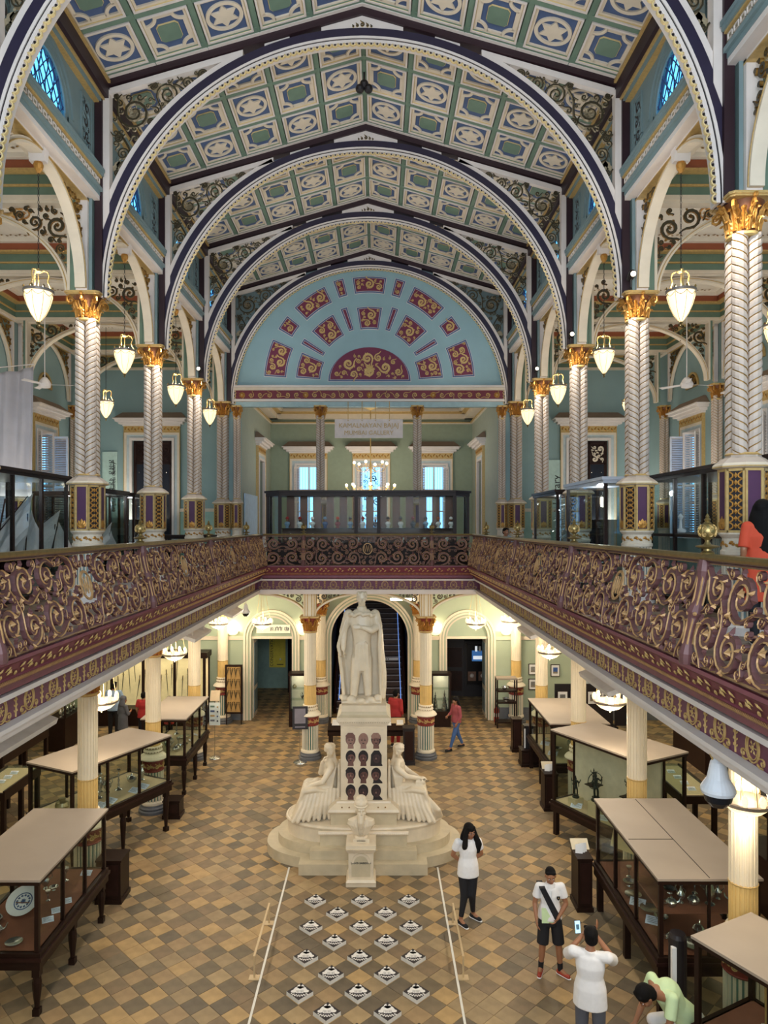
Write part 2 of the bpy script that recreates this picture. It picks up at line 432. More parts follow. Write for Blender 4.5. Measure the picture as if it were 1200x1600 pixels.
def pedestal_mesh(rr=.27, z0=6.41, z1=7.2):
    """octagonal box with purple faces and gilt pierced faces; returns (body, lattice)"""
    m = MB(); R = rr/cos(pi/8)
    m.lathe([(R*.93, z0), (R*.93, z1)], 'goldp', n=8, rot=pi/8)
    f = MB()
    for k in range(8):
        a = k*pi/4; wv = 2*rr*math.tan(pi/8)
        c, s_ = cos(a), sin(a)
        def fn(u, v, d, c=c, s_=s_): return ((rr*.93+d)*c-u*s_, (rr*.93+d)*s_+u*c, v)
        h = wv/2
        for u0, u1 in ((-h*.96, -h*.72), (h*.72, h*.96)): m.extr([(u0,z0),(u1,z0),(u1,z1),(u0,z1)], fn, 0, .02, 'goldp')
        m.extr([(-h,z0),(h,z0),(h,z0+.03),(-h,z0+.03)], fn, 0, .02, 'goldp'); m.extr([(-h,z1-.03),(h,z1-.03),(h,z1),(-h,z1)], fn, 0, .02, 'goldp')
        if k % 2 == 0:
            m.extr([(-h*.72,z0+.03),(h*.72,z0+.03),(h*.72,z1-.03),(-h*.72,z1-.03)], fn, 0, .008, 'purple')
            for q in (-.7, -.35, 0, .35, .7): leaf2d(f, 0, z0+.04, pi/2+q*1.1, .17-.05*abs(q), .09, lambda u,v,d,fn=fn: fn(u,v,d+.012), .012, 'gold')
        else:
            m.extr([(-h*.72,z0+.03),(h*.72,z0+.03),(h*.72,z1-.03),(-h*.72,z1-.03)], fn, 0, .006, 'black')
            n = 8; st = (z1-z0-.08)/n
            for i in range(n):
                zc = z0+.04+st*(i+.5); g2 = lambda u,v,d,fn=fn: fn(u,v,d+.014)
                rosette(f, 0, zc, st*.42, g2, .01, 'gold', n=4)
                for sg in (-1, 1):
                    f.ribbon([(sg*h*.66, zc-st*.5), (sg*h*.3, zc-st*.2), (sg*h*.3, zc+st*.2), (sg*h*.66, zc+st*.5)], .009, .006, g2, 'gold', 'gold')
    return m.mesh('pedestal'), f.mesh('gilt_lattice')
cap_big = capital_mesh(); shaft_big = shaft_mesh(); ped_big, lat_big = pedestal_mesh()
def base_mesh():
    m = MB()
    m.lathe([(.30,ZG),(.30,ZG+.1),(.27,ZG+.12),(.27,ZG+.2)], 'white', n=24)
    m.lathe([(.225,ZG+.2),(.225,6.13)], 'teal', n=24)
    for k in range(24):
        a = 2*pi*k/24; m.cbox((.232*cos(a), .232*sin(a), (ZG+.2+6.13)/2), (.024, .024, 6.13-ZG-.2), 'cream')
    m.lathe([(.25,6.12),(.265,6.14),(.265,6.18),(.245,6.2),(.24,6.34),(.26,6.36),(.285,6.39),(.285,6.41)], 'cream', n=24)
    f = MB()
    for k in range(10):
        a = 2*pi*k/10
        fn = lambda u, v, d, a=a: ((.243+d)*cos(a+u/.24), (.243+d)*sin(a+u/.24), v)
        leaf2d(f, -.06, 6.27, .5, .075, .05, fn, .01, 'gold'); leaf2d(f, .02, 6.27, -.5, .075, .05, fn, .01, 'gold'); rosette(f, 0, 6.27, .03, fn, .01, 'gold')
    return m.mesh('drum'), f.mesh('gilt_band')
drum_m, band_m = base_mesh()
def neck_mesh():
    m = MB()
    m.lathe([(.285,7.2),(.35,7.215),(.35,7.25),(.33,7.27)], 'cream', n=8, rot=pi/8); m.lathe([(.34,7.212),(.357,7.222),(.357,7.232),(.34,7.24)], 'goldp', n=8, rot=pi/8)
    m.lathe([(.33,7.27),(.25,7.33),(.21,7.35),(.20,7.38)], 'shaftw', n=8, rot=pi/8); m.lathe([(.2,7.37),(.215,7.385),(.2,7.4)], 'goldp', n=16)
    return m.mesh('flared_cap')
neck_m = neck_mesh()
NTH = ['nearest', 'second', 'third', 'fourth', 'fifth', 'sixth']
def spiral_column(x, y, label, group='twisted columns of the gallery arcade'):
    t = thing('spiral_column', label, 'column', (x, y, 0), group=group)
    d = add('drum', drum_m, t); add('gilt_band', band_m, d); p = add('pedestal', ped_big, t); add('gilt_lattice', lat_big, p)
    add('flared_cap', neck_m, t); add('shaft', shaft_big, t); add('capital', cap_big, t, (0,0,10.1), smooth=False)
    return t
order = {2: 'nearest', 3: 'second nearest', 4: 'third nearest', 5: 'fourth nearest', 6: 'last', 1: 'out of frame', 0: 'out of frame'}
for s in (-1, 1):
    side = 'left' if s < 0 else 'right'
    for i, y in enumerate(YC):
        if i == 0: continue
        nm = {1: 'twisted white and gold gallery column beside the viewer, %s row' % side,
              2: 'twisted white and gold gallery column behind the woman in orange' if s > 0 else 'twisted white and gold gallery column just outside the left edge',
              3: 'twisted white and gold gallery column, %s in the %s row' % ('first' if s < 0 else 'second', side),
              4: 'twisted white and gold gallery column, %s in the %s row' % ('second' if s < 0 else 'third', side),
              5: 'twisted white and gold gallery column, %s in the %s row' % ('third' if s < 0 else 'fourth', side),
              6: 'twisted white and gold gallery column at the far end of the %s row' % side}[i]
        spiral_column(s*W, y, nm)
# slimmer columns of the far opening and of the outer walls
sl_shaft = shaft_mesh(.072, .066, 7.38, 10.12, .24); sl_cap = capital_mesh(.13, .21, .42)
def slim_column(x, y, label, group, r=1.0, ped=True):
    t = thing('slim_spiral_column', label, 'column', (x, y, 0), group=group)
    for n, me in (('drum', drum_m), ('pedestal', ped_big), ('flared_cap', neck_m)): add(n, me, t, scale=(.78*r, .78*r, 1))
    t.children[1]
    add('gilt_lattice', lat_big, t.children[1]); add('shaft', sl_shaft, t, scale=(r, r, 1)); add('capital', sl_cap, t, (0, 0, 10.03), scale=(r, r, 1))
    return t
for x, l in ((-4.38, 'slim twisted column against the wall beside the left end of the far gallery opening'), (4.38, 'slim twisted column against the wall beside the right end of the far gallery opening'),
             (-1.62, 'slim twisted column just left of the hanging gallery sign'), (1.58, 'slim twisted column just right of the hanging gallery sign')):
    slim_column(x, 23.5, l, 'slim columns under the painted half-moon wall', .8 if abs(x) > 3 else 1.0)
for s in (-1, 1):
    for y, w_ in ((23.5, 'farthest'), (19.85, 'second farthest'), (16.2, 'third farthest'), (12.55, 'fourth farthest')):
        slim_column(s*WO, y, 'slim twisted half column on the %s outer gallery wall, %s' % ('left' if s < 0 else 'right', w_), 'slim columns on the outer gallery walls', .95)

# ---- transverse roof arches ----
RI = 4.42; CZ = 10.5
def roofz(x): return 15.62-abs(x)/4.56*1.32
fnA = lambda u, v, d: (u, d, v)
M['fringe'] = mat('straw_gilt_paint', '#D8C088', .5, var=.05)
def arch_parts():
    out = {}
    m = MB(); m.ring(4.485, 4.52, fnA, -.10, .10, 'white', n=72, cz=CZ); m.ring(4.52, 4.545, fnA, -.085, .085, 'black', n=72, cz=CZ)
    m.ring(4.545, 4.585, fnA, -.10, .10, 'white', n=72, cz=CZ); m.ring(4.585, 4.74, fnA, -.075, .075, mat('violet_black_paint', '#272036', .5, var=.1), n=72, cz=CZ)
    out['rib'] = m.mesh('rib')
    m = MB(); n = 132; m.ring(4.470, 4.487, fnA, -.095, -.02, 'white', n=96, cz=CZ)
    for k in range(n):
        a = pi*(k+.5)/n; c, s_ = cos(a), sin(a); h = pi*4.45/n/2
        pts = []
        for j in range(7):
            q = -pi/2+pi*j/6; t_ = h*sin(q); r_ = 4.47-.055*cos(q); pts.append((r_*c-t_*s_, CZ+r_*s_+t_*c))
        m.ribbon(pts, .008, .02, lambda u, v, d: (u, d-.085, v), 'fringe', 'fringe')
        p0 = (4.455*c, CZ+4.455*s_); m.cbox((p0[0], -.085, p0[1]), (.026, .02, .026), 'black')
    out['fringe'] = m.mesh('fringe')
    for s in (-1, 1):
        m = MB(); m.box(min(s*4.55,s*4.68), max(s*4.55,s*4.68), -.13, .13, ZS, 14.4, 'maroon'); out['post', s] = m.mesh('post')
        m = MB(); m.box(min(s*4.69, s*5.02), max(s*4.69, s*5.02), -.20, .20, ZS, 12.3, 'green'); m.box(min(s*4.69, s*4.74), max(s*4.69, s*4.74), -.215, .215, ZS, 14.0, 'teal'); out['pier', s] = m.mesh('pier')
        m = MB(); m.strip([(s*4.68, roofz(4.56)+.02), (0, 15.62)], [(s*4.68, roofz(4.56)-.14), (0, 15.47)], fnA, -.1, .1, 'maroon')
        m.strip([(s*4.6, roofz(4.56)+.02), (0, 15.645)], [(s*4.6, roofz(4.56)-.02), (0, 15.60)], fnA, -.17, .17, 'white'); out['rafter', s] = m.mesh('rafter')
    def lowr(x): return roofz(x)-.145
    def arcz(x, r=4.74): return CZ+sqrt(max(0, r*r-x*x))
    def blk(x0, x1, n=6):
        m = MB(); xs = [x0+(x1-x0)*i/n for i in range(n+1)]
        m.strip([(x, lowr(x)) for x in xs], [(x, arcz(x)) for x in xs], fnA, -.05, .05, 'white'); return m.mesh('block')
    out['crown_wedge', 0] = blk(-.72, .72, 12); out['spacer_block', 0] = blk(-1.72, -1.28, 2); out['spacer_block', 1] = blk(1.28, 1.72, 2)
    fq = lambda u, v, d: (u, d, v)
    hero = [(4.02, 13.78, .33), (3.42, 14.10, .24), (3.08, 14.30, .15), (2.80, 14.46, .10), (4.22, 13.05, .14), (4.32, 12.72, .07), (4.3, 13.33, .08), (3.72, 13.62, .09), (4.33, 14.07, .06), (2.55, 14.58, .05), (3.66, 14.25, .07)]
    for s in (-1, 1):
        m = MB(); xs = [2.1+(4.44-2.1)*i/24 for i in range(25)]
        m.strip([(s*x, lowr(x)) for x in xs], [(s*x, max(lowr(x)-.11, min(lowr(x), arcz(x)))) for x in xs], fnA, -.06, .06, 'white')
        a0 = math.acos(4.44/4.74); a1 = math.acos(2.1/4.74); an = [a0+(a1-a0)*i/24 for i in range(25)]
        m.strip([(s*4.74*cos(a), CZ+4.74*sin(a)) for a in an], [(s*4.83*cos(a), CZ+4.83*sin(a)) for a in an], fnA, -.06, .06, 'white')
        m.strip([(s*4.44, 12.0), (s*4.44, 14.15)], [(s*4.55, 11.7), (s*4.55, 14.2)], fnA, -.08, .08, 'white'); out['bracket_frame', s] = m.mesh('bracket_frame')
        m = MB(); scrollfill(m, [(s*x, z, r) for x, z, r in hero], fq, .03, 'srim', 'scroll', wf=.055, seed=11, wmin=.012, turns=1.9)
        rosette(m, s*4.02, 13.78, .15, fq, .05, 'srim', 'scroll', 9)
        ins = lambda x, z: x < 4.43 and z < lowr(abs(x))-.1 and x*x+(z-CZ)**2 > 4.83**2 and z > 12.2 and not any((x-a)**2+(z-b)**2 < (r*.5)**2 for a, b, r in hero)
        c = pack(ins, (2.2, 4.45, 12.2, 14.9), [(.07, 150), (.045, 300)], 5)
        scrollfill(m, [(s*x, z, r) for x, z, r in c], fq, .02, 'srim', 'scroll', wf=.16, seed=4, turns=1.1, wmin=.008)
        m.ribbon([(s*(4.3-.25*sin(t*pi)), 12.35+t*1.1) for t in [i/12 for i in range(13)]], .018, .03, fq, 'srim', 'scroll')
        for q in (-.5, 0, .5): leaf2d(m, s*4.3, 12.95, -pi/2+q, .22, .12, fq, .04, 'srim')
        out['scroll_bracket', s] = m.mesh('scroll_bracket')
    # gilt triangle at the crown
    m = MB()
    fr = lambda u, v, d: (u, d-.055, v)
    for x, z, r in ((0, 15.31, .045), (-.09, 15.29, .03), (.09, 15.29, .03), (-.16, 15.275, .02), (.16, 15.275, .02)): scrollfill(m, [(x, z, r)], fr, .012, 'goldp', 'scroll', wf=.2, wmin=.006, leaves=False)
    out['crown_ornament'] = m.mesh('crown_ornament')
    return out
AP = arch_parts()
for i, y in enumerate(YC[1:], 1):
    nm = {1: 'maroon and white roof arch overhead, beside the viewer', 2: 'maroon and white roof arch nearest in view, cut by both upper corners', 3: 'maroon and white roof arch, the largest seen whole, gilt fringe', 4: 'maroon and white roof arch, second seen whole under the coffered ceiling',
          5: 'maroon and white roof arch, third seen whole, before the half-moon wall', 6: 'maroon and white roof arch framing the painted half-moon end wall'}[i]
    t = thing('roof_arch', nm, 'arch', (0, y, 0), group='semicircular roof arches')
    for n, me in AP.items(): add(n if isinstance(n, str) else n[0], me, t)

# ---- coffered ceiling ----
ce = struct('ceiling')
def roof_pt(u, y, d):  # u signed distance from ridge in plan
    return (u, y, roofz(u)-d)
m = MB()
for s in (-1, 1):
    m.add([(0, -1, 15.72), (s*4.9, -1, roofz(4.9)+.1), (s*4.9, 23.7, roofz(4.9)+.1), (0, 23.7, 15.72)], [(0,1,2,3) if s < 0 else (3,2,1,0)], 'greend')
add('boarding', m, ce)
CW = 4.56/5
def coffer_mesh(star):
    m = MB(); a = CW/2-.055; bq = 1.08/2-.055
    def fr(x0, x1, y0, y1, zt, zb, t, mt):
        m.box(x0, x0+t, y0, y1, zb, zt, mt); m.box(x1-t, x1, y0, y1, zb, zt, mt); m.box(x0+t, x1-t, y0, y0+t, zb, zt, mt); m.box(x0+t, x1-t, y1-t, y1, zb, zt, mt)
    fr(-a, a, -bq, bq, .03, -.05, .035, 'white'); fr(-a+.035, a-.035, -bq+.035, bq-.035, .03, -.035, .006, 'fringe'); fr(-a+.043, a-.043, -bq+.043, bq-.043, .03, -.02, .04, 'cream')
    m.box(-a+.07, a-.07, -bq+.07, bq-.07, .01, .03, 'blue')
    A = a-.083; Bq = bq-.083; fn = lambda u, v, d: (u, v, .01-d)
    if star:
        m.ring(.25, .31, lambda u, v, d: (u, v, .01-d), 0, .03, 'cream', 0, 2*pi, 32)
        P = []
        for k in range(12):
            q = pi/6*k+pi/6; r = .24 if k % 2 == 0 else .138; P.append((r*cos(q), r*sin(q)))
        m.add([fn(*p, .03) for p in P]+[fn(0, 0, .03)]+[fn(*p, 0) for p in P], [(i,(i+1)%12,12) for i in range(12)]+[(i,13+i,13+(i+1)%12,(i+1)%12) for i in range(12)], 'cream')
    else:
        # quarter-round corners with a band linking them, and a green lozenge box
        for sx, sy in ((1,1),(-1,1),(-1,-1),(1,-1)):
            a0 = atan2(-sy, -sx)-pi/4; m.ring(.15, .205, fn, 0, .03, 'cream', a0, a0+pi/2, 8, cx=sx*A, cz=sy*Bq)
        t = .02
        for sx in (-1, 1): m.box(sx*(A-.0)-(.045 if sx > 0 else 0), sx*A+(0 if sx > 0 else .045), -Bq+.19, Bq-.19, -.02, .01, 'cream')
        for sy in (-1, 1): m.box(-A+.19, A-.19, min(sy*Bq, sy*(Bq-.045)), max(sy*Bq, sy*(Bq-.045)), -.02, .01, 'cream')
        P = [(-.19,-.14),(-.14,-.2),(.14,-.2),(.19,-.14),(.19,.14),(.14,.2),(-.14,.2),(-.19,.14)]
        m.extr([(x*.98, y*1.0) for x, y in P], fn, 0, .02, 'fringe'); m.extr([(x*.93, y*.95) for x, y in P], fn, .02, .03, 'green')
    return m.mesh('coffer')
cs, co = coffer_mesh(True), coffer_mesh(False); slope = atan2(1.32, 4.56)
for b in range(1, 6):
    y0 = YC[b]
    for r in range(3):
        yy = y0+.17+1.1*(r+.5)+.01
        for s in (-1, 1):
            for c in range(5):
                u = s*(c+.5)*CW
                par = ((b-3)*3+r+c+(0 if s < 0 else 1)) % 2
                add('coffer', co if par == 0 else cs, ce, (u, yy, roofz(u)+.03), (0, s*slope, 0), scale=(1/cos(slope)*.985, 1, 1))
m = MB()
for s in (-1, 1):
    for c in range(6):
        u = s*c*CW; 
        if c == 0 and s > 0: continue
        wv = .05
        m.add([(u-wv, 5, roofz(u)-.0), (u+wv, 5, roofz(u)-.0), (u+wv, 23.5, roofz(u)), (u-wv, 23.5, roofz(u)), (u-wv, 5, roofz(u)+.12), (u+wv, 5, roofz(u)+.12), (u+wv, 23.5, roofz(u)+.12), (u-wv, 23.5, roofz(u)+.12)], [(0,1,2,3),(0,3,7,4),(1,5,6,2)], 'green')
    for b in range(1, 6):
        for r in range(4):
            yy = YC[b]+.17+1.1*r+.01; h = .055 if 0 < r < 3 else .1; yy += (.06 if r == 0 else -.06 if r == 3 else 0)-(.04 if r == 0 else -.04 if r == 3 else 0)
            x0, x1 = 0, s*4.6
            m.add([(x0, yy-h, roofz(x0)-.004), (x1, yy-h, roofz(x1)-.004), (x1, yy+h, roofz(x1)-.004), (x0, yy+h, roofz(x0)-.004), (x0, yy-h, roofz(x0)+.12), (x1, yy-h, roofz(x1)+.12), (x1, yy+h, roofz(x1)+.12), (x0, yy+h, roofz(x0)+.12)], [(0,1,2,3),(0,4,5,1),(3,2,6,7)], 'green')
add('green_grid_bars', m, ce)
# eaves: dark gutter band and gilt bead
m = MB()
for s in (-1, 1):
    m.box(min(s*4.45, s*4.8), max(s*4.45, s*4.8), 1.6, 23.5, 14.0, 14.28, 'maroon'); m.box(min(s*4.52, s*4.8), max(s*4.52, s*4.8), 1.6, 23.5, 13.965, 14.0, 'goldp'); m.box(min(s*4.56, s*4.8), max(s*4.56, s*4.8), 1.6, 23.5, 13.92, 13.965, 'teal'); m.box(min(s*4.6, s*4.8), max(s*4.6, s*4.8), 1.6, 23.5, 13.90, 13.92, 'goldp'); m.box(min(s*4.41, s*4.5), max(s*4.41, s*4.5), 1.6, 23.5, 14.25, 14.3, 'goldp')
smesh('trim_1', m, label='dark maroon eaves band with gilt bead along both sides of the roof')

# ---- clerestory walls with half-round windows ----
def wall_hole(m, x, s, y0, y1, z0, z1, yc, zsill, zsp, r, mt, th=.14):
    """wall slab in plane x from x to x+s*th with a stilted round-headed hole"""
    n = 20; arc = [(yc+r*cos(pi*i/n), zsp+r*sin(pi*i/n)) for i in range(n+1)]
    inner = [(yc+r, zsill)]+arc+[(yc-r, zsill)]
    for i in range(len(inner)-1):
        p, q = inner[i], inner[i+1]
        def outp(a):
            if a[1] <= zsp+1e-6: return ((y1 if a[0] > yc else y0), a[1])
            dx, dz = a[0]-yc, a[1]-zsp; k = min(((y1-yc)/abs(dx)) if abs(dx) > 1e-6 else 9e9, (z1-zsp)/dz if dz > 1e-6 else 9e9); return (yc+dx*k, zsp+dz*k)
        P, Q = outp(p), outp(q)
        poly = [p, q, Q]
        if (Q[0]-P[0])**2+(Q[1]-P[1])**2 > 1e-8:
            if abs(P[0]-Q[0]) > 1e-4 and abs(P[1]-Q[1]) > 1e-4: poly.append((P[0] if abs(P[1]-z1) > 1e-4 else Q[0], z1))
            poly.append(P)
        m.extr(poly, lambda u, v, d: (x+s*d, u, v), 0, th, mt)
    m.extr([(y0, z0), (y1, z0), (y1, zsill), (y0, zsill)], lambda u, v, d: (x+s*d, u, v), 0, th, mt)
fnw = lambda s: (lambda u, v, d: (s*4.68-s*d, u, v))
cl_pan = MB(); 
scrollfill(cl_pan, pack(lambda x, z: abs(x) < .14 and abs(z) < .47, (-.15, .15, -.48, .48), [(.1, 60), (.06, 120), (.035, 300)], 3), lambda u, v, d: (d, u, v), .02, 'teal', 'black', wf=.2, wmin=.01, turns=1.2)
for sg in (-1, 1): cl_pan.cbox((0, sg*.16, 0), (.04, .03, 1.04), 'teal'); cl_pan.cbox((0, 0, sg*.5), (.04, .32, .03), 'teal')
cl_pan.cbox((0.022, 0, 0), (.01, .32, 1.0), 'black'); cl_pan = cl_pan.mesh('carved_panel')
frz = MB()
for k in range(22):
    y = (k-10.5)*.152
    for a, b_ in (((0, y-.055, -.045), (0, y+.055, -.035)), ((0, y-.055, .035), (0, y+.055, .045)), ((0, y-.055, -.045), (0, y-.045, .045)), ((0, y+.045, -.045), (0, y+.055, .045))):
        frz.box(-.01, .01, a[1], b_[1], a[2], b_[2], 'white')
frz = frz.mesh('key_pattern')
lat = MB()
def lun(y, z, r=.60, zs=.15): return (abs(y) < r and -.0 < z < zs) or (y*y+(z-zs)**2 < r*r and z >= 0)
for fam in range(3):
    for k in range(-6, 7):
        pts = []
        for i in range(41):
            t = -1.0+i*.05
            if fam == 0: y, z = k*.2+.05*sin(t*9+k), t+.4
            elif fam == 1: y, z = k*.22+(t)*.9, t+.35+.02*sin(8*t)
            else: y, z = k*.22-(t)*.9, t+.35+.02*sin(7*t)
            if lun(y, z): pts.append((y, z))
            elif len(pts) > 1: lat.ribbon(pts, .0055, .008, lambda u, v, d: (d, u, v), 'navy', 'navy'); pts = []
            else: pts = []
        if len(pts) > 1: lat.ribbon(pts, .0055, .008, lambda u, v, d: (d, u, v), 'navy', 'navy')
lat = lat.mesh('leading')
pane = MB(); n = 20; pane.extr([(.62, -.02), *[(.62*cos(pi*i/n), .15+.62*sin(pi*i/n)) for i in range(n+1)], (-.62, -.02)], lambda u, v, d: (d, u, v), -.004, .004, 'cyan'); pane = pane.mesh('pane')
ringm = MB(); ringm.ring(.62, .70, lambda u, v, d: (d, u, v), -.03, .02, 'teal', cz=.15, n=28); ringm.ring(.70, .95, lambda u, v, d: (d, u, v), -.05, .0, 'teal', cz=.15, n=28); ringm.ring(.78, .84, lambda u, v, d: (d, u, v), -.08, -.05, 'teal', cz=.15, n=28)
for sg in (-1, 1): ringm.box(-.05, 0, min(sg*.7, sg*.95), max(sg*.7, sg*.95), -.1, .15, 'teal'); ringm.box(-.03, .06, min(sg*.6, sg*.68), max(sg*.6, sg*.68), -.1, .15, 'teal')
ringm = ringm.mesh('frame')
walls = {}
wn = 0
for s in (-1, 1):
    side = 'left' if s < 0 else 'right'
    wroot = struct('wall_clerestory_'+side); walls[s] = wroot; m = MB()
    for b in range(0, 6):
        y0, y1 = YC[b], YC[b+1]; yc = (y0+y1)/2; wall_hole(m, s*4.7, s, y0, y1, 12.3, 14.1, yc, 12.92, 13.08, .70, 'teal')
        if b > 0:
            for q in (-1.32, 1.32): add('carved_panel', cl_pan, wroot, (s*4.69, yc+q, 13.25), (0, 0, pi if s > 0 else 0), scale=(-1 if s < 0 else -1, 1, 1))
            add('key_pattern', frz, wroot, (s*4.575, yc, 12.493), scale=(1, 1, .9))
        if b > 0:
            wn += 1; wd = struct('window_%d' % wn, (s*4.74, yc, 12.92), 'half-round clerestory window with blue leaded glass, %s side' % side)
            add('frame', ringm, wd, rot=(0, 0, 0 if s > 0 else pi)); add('pane', pane, wd, (0, 0, 0)); add('leading', lat, wd, (-s*.012, 0, 0))
    add('masonry', m, wroot)
# cornice run above the arcade, one per side
def run(name, s, prof, y0, y1, mats_, label=None, parent=None):
    m = MB()
    for (x0, x1, z0, z1, mt) in prof: m.box(min(s*x0, s*x1), max(s*x0, s*x1), y0, y1, z0, z1, mt)
    return smesh(name, m, parent, label)
CP = [(4.50, 4.8, 12.66, 12.72, 'teal'), (4.52, 4.8, 12.60, 12.66, 'teal'), (4.55, 4.8, 12.565, 12.60, 'goldp'), (4.58, 4.8, 12.42, 12.565, mat('taupe_frieze', '#857E68', .6)), (4.56, 4.8, 12.395, 12.42, 'goldp'), (4.54, 4.8, 12.33, 12.395, 'teal'), (4.58, 4.8, 12.26, 12.33, 'teal'), (4.59, 4.8, 12.18, 12.26, 'white')]
for s in (-1, 1):
    for k in range(1, 6):
        pr = struct('trim_%d' % (2+(0 if s < 0 else 5)+k)); run('moulding', s, CP, YC[k]+.12, YC[k+1]-.12, None, parent=pr)
        # sloped sill on top
        m = MB(); y0, y1 = YC[k]+.12, YC[k+1]-.12
        m.add([(s*4.50, y0, 12.72), (s*4.50, y1, 12.72), (s*4.72, y1, 12.80), (s*4.72, y0, 12.80)], [(0,1,2,3)], 'teal'); smesh('sloping_sill', m, pr)

# ---- longitudinal arcade arches between gallery columns ----
def arcade_meshes():
    L = 1.825-.2; r = 1.49; cz = 10.6; zt = 12.2; fn = lambda u, v, d: (d, u, v)
    f = MB(); f.ring(r, r+.035, fn, -.09, .09, 'cream', cz=cz, n=40); f.ring(r+.035, r+.048, fn, -.1, .1, 'goldp', cz=cz, n=40); f.ring(r+.048, r+.09, fn, -.07, .07, 'cream', cz=cz, n=40)
    for sg in (-1, 1): f.box(-.1, .1, min(sg*(L-.07), sg*L), max(sg*(L-.07), sg*L), ZS, zt, 'white')
    f.box(-.1, .1, -L, L, zt-.06, zt, 'white'); f.box(-.11, .11, -L, L, zt-.075, zt-.06, 'goldp')
    scs = []; ins = lambda y, z: abs(y) < L-.08 and z < zt-.08 and y*y+(z-cz)**2 > (r+.12)**2
    for sg in (-1, 1):
        sc = MB(); scs.append(sc); c = pack(ins, ((.5, L) if sg > 0 else (-L, -.5))+(11.0, zt), [(.16, 80), (.1, 120), (.06, 200), (.035, 300)], 8)
        scrollfill(sc, c, fn, .025, 'golddk', 'scroll', wf=.17, wmin=.01, seed=2)
    key = MB(); key.extr([(-.09, 12.2), (.09, 12.2), (.05, 11.98), (-.05, 11.98)], lambda u, v, d: (d, u, v), -.12, .12, 'white'); key.lathe([(.02,-.16),(.06,-.1),(.075,-.04),(.06,0)], 'gold', (0, 0, 11.98), 10)
    return f.mesh('arch_band'), [q.mesh('scroll_spandrel') for q in scs], key.mesh('keystone')
ab, ss, ks = arcade_meshes()
for s in (-1, 1):
    side = 'left' if s < 0 else 'right'
    for k in range(1, 6):
        w_ = {1: 'beside the viewer', 2: 'nearest in view, cut by the frame', 3: 'second, in front of a hanging lamp', 4: 'third along', 5: 'farthest, next to the end wall'}[k]
        t = thing('arcade_arch', 'cream scrollwork arch between gallery columns, %s side, %s' % (side, w_), 'arch', (s*W, (YC[k]+YC[k+1])/2, 0), group='arches between the gallery columns')
        add('arch_band', ab, t); [add('scroll_spandrel', q, t) for q in ss]; add('keystone', ks, t)
# ---- arches across the side galleries ----
def cross_meshes(a=2.1, rise=1.5, L=2.2, zt=12.2):
    fn = lambda u, v, d: (u, d, v); n = 48
    def el(o): return [((a+o)*cos(pi*i/n), ZS+(rise+o)*sin(pi*i/n)) for i in range(n+1)]
    f = MB(); f.strip(el(0), el(.035), fn, -.08, .08, 'cream'); f.strip(el(.035), el(.048), fn, -.09, .09, 'goldp'); f.strip(el(.048), el(.085), fn, -.07, .07, 'cream')
    for sg in (-1, 1): f.box(min(sg*(L-.0), sg*(L+.06)), max(sg*L, sg*(L+.06)), -.1, .1, ZS, zt, 'green'); f.box(min(sg*(L-.05), sg*L), max(sg*(L-.05), sg*L), -.11, .11, ZS, zt, 'cream')
    f.box(-L, L, -.1, .1, zt-.05, zt, 'cream')
    scs = []; ins = lambda y, z: abs(y) < L-.07 and z < zt-.07 and (y/(a+.09))**2+((z-ZS)/(rise+.09))**2 > 1
    for sg in (-1, 1):
        sc = MB(); scs.append(sc); c = pack(ins, ((.4, L) if sg > 0 else (-L, -.4))+(10.8, zt), [(.2, 160), (.14, 200), (.09, 260), (.06, 340), (.04, 400)], 8)
        scrollfill(sc, c, fn, .02, 'golddk', 'scroll', wf=.12, wmin=.012, seed=6)
    return f.mesh('arch_band'), [q.mesh('scroll_spandrel') for q in scs]
cb, csx = cross_meshes()
for s in (-1, 1):
    side = 'left' if s < 0 else 'right'
    for k in range(2, 7):
        w_ = {2: 'beside the viewer', 3: 'nearest in view', 4: 'second', 5: 'third', 6: 'farthest'}[k]
        t = thing('cross_arch', 'wide pierced scroll arch spanning the %s side gallery, %s' % (side, w_), 'arch', (s*7.32, YC[k], 0), group='arches across the side galleries')
        add('arch_band', cb, t); [add('scroll_spandrel', q, t) for q in csx]
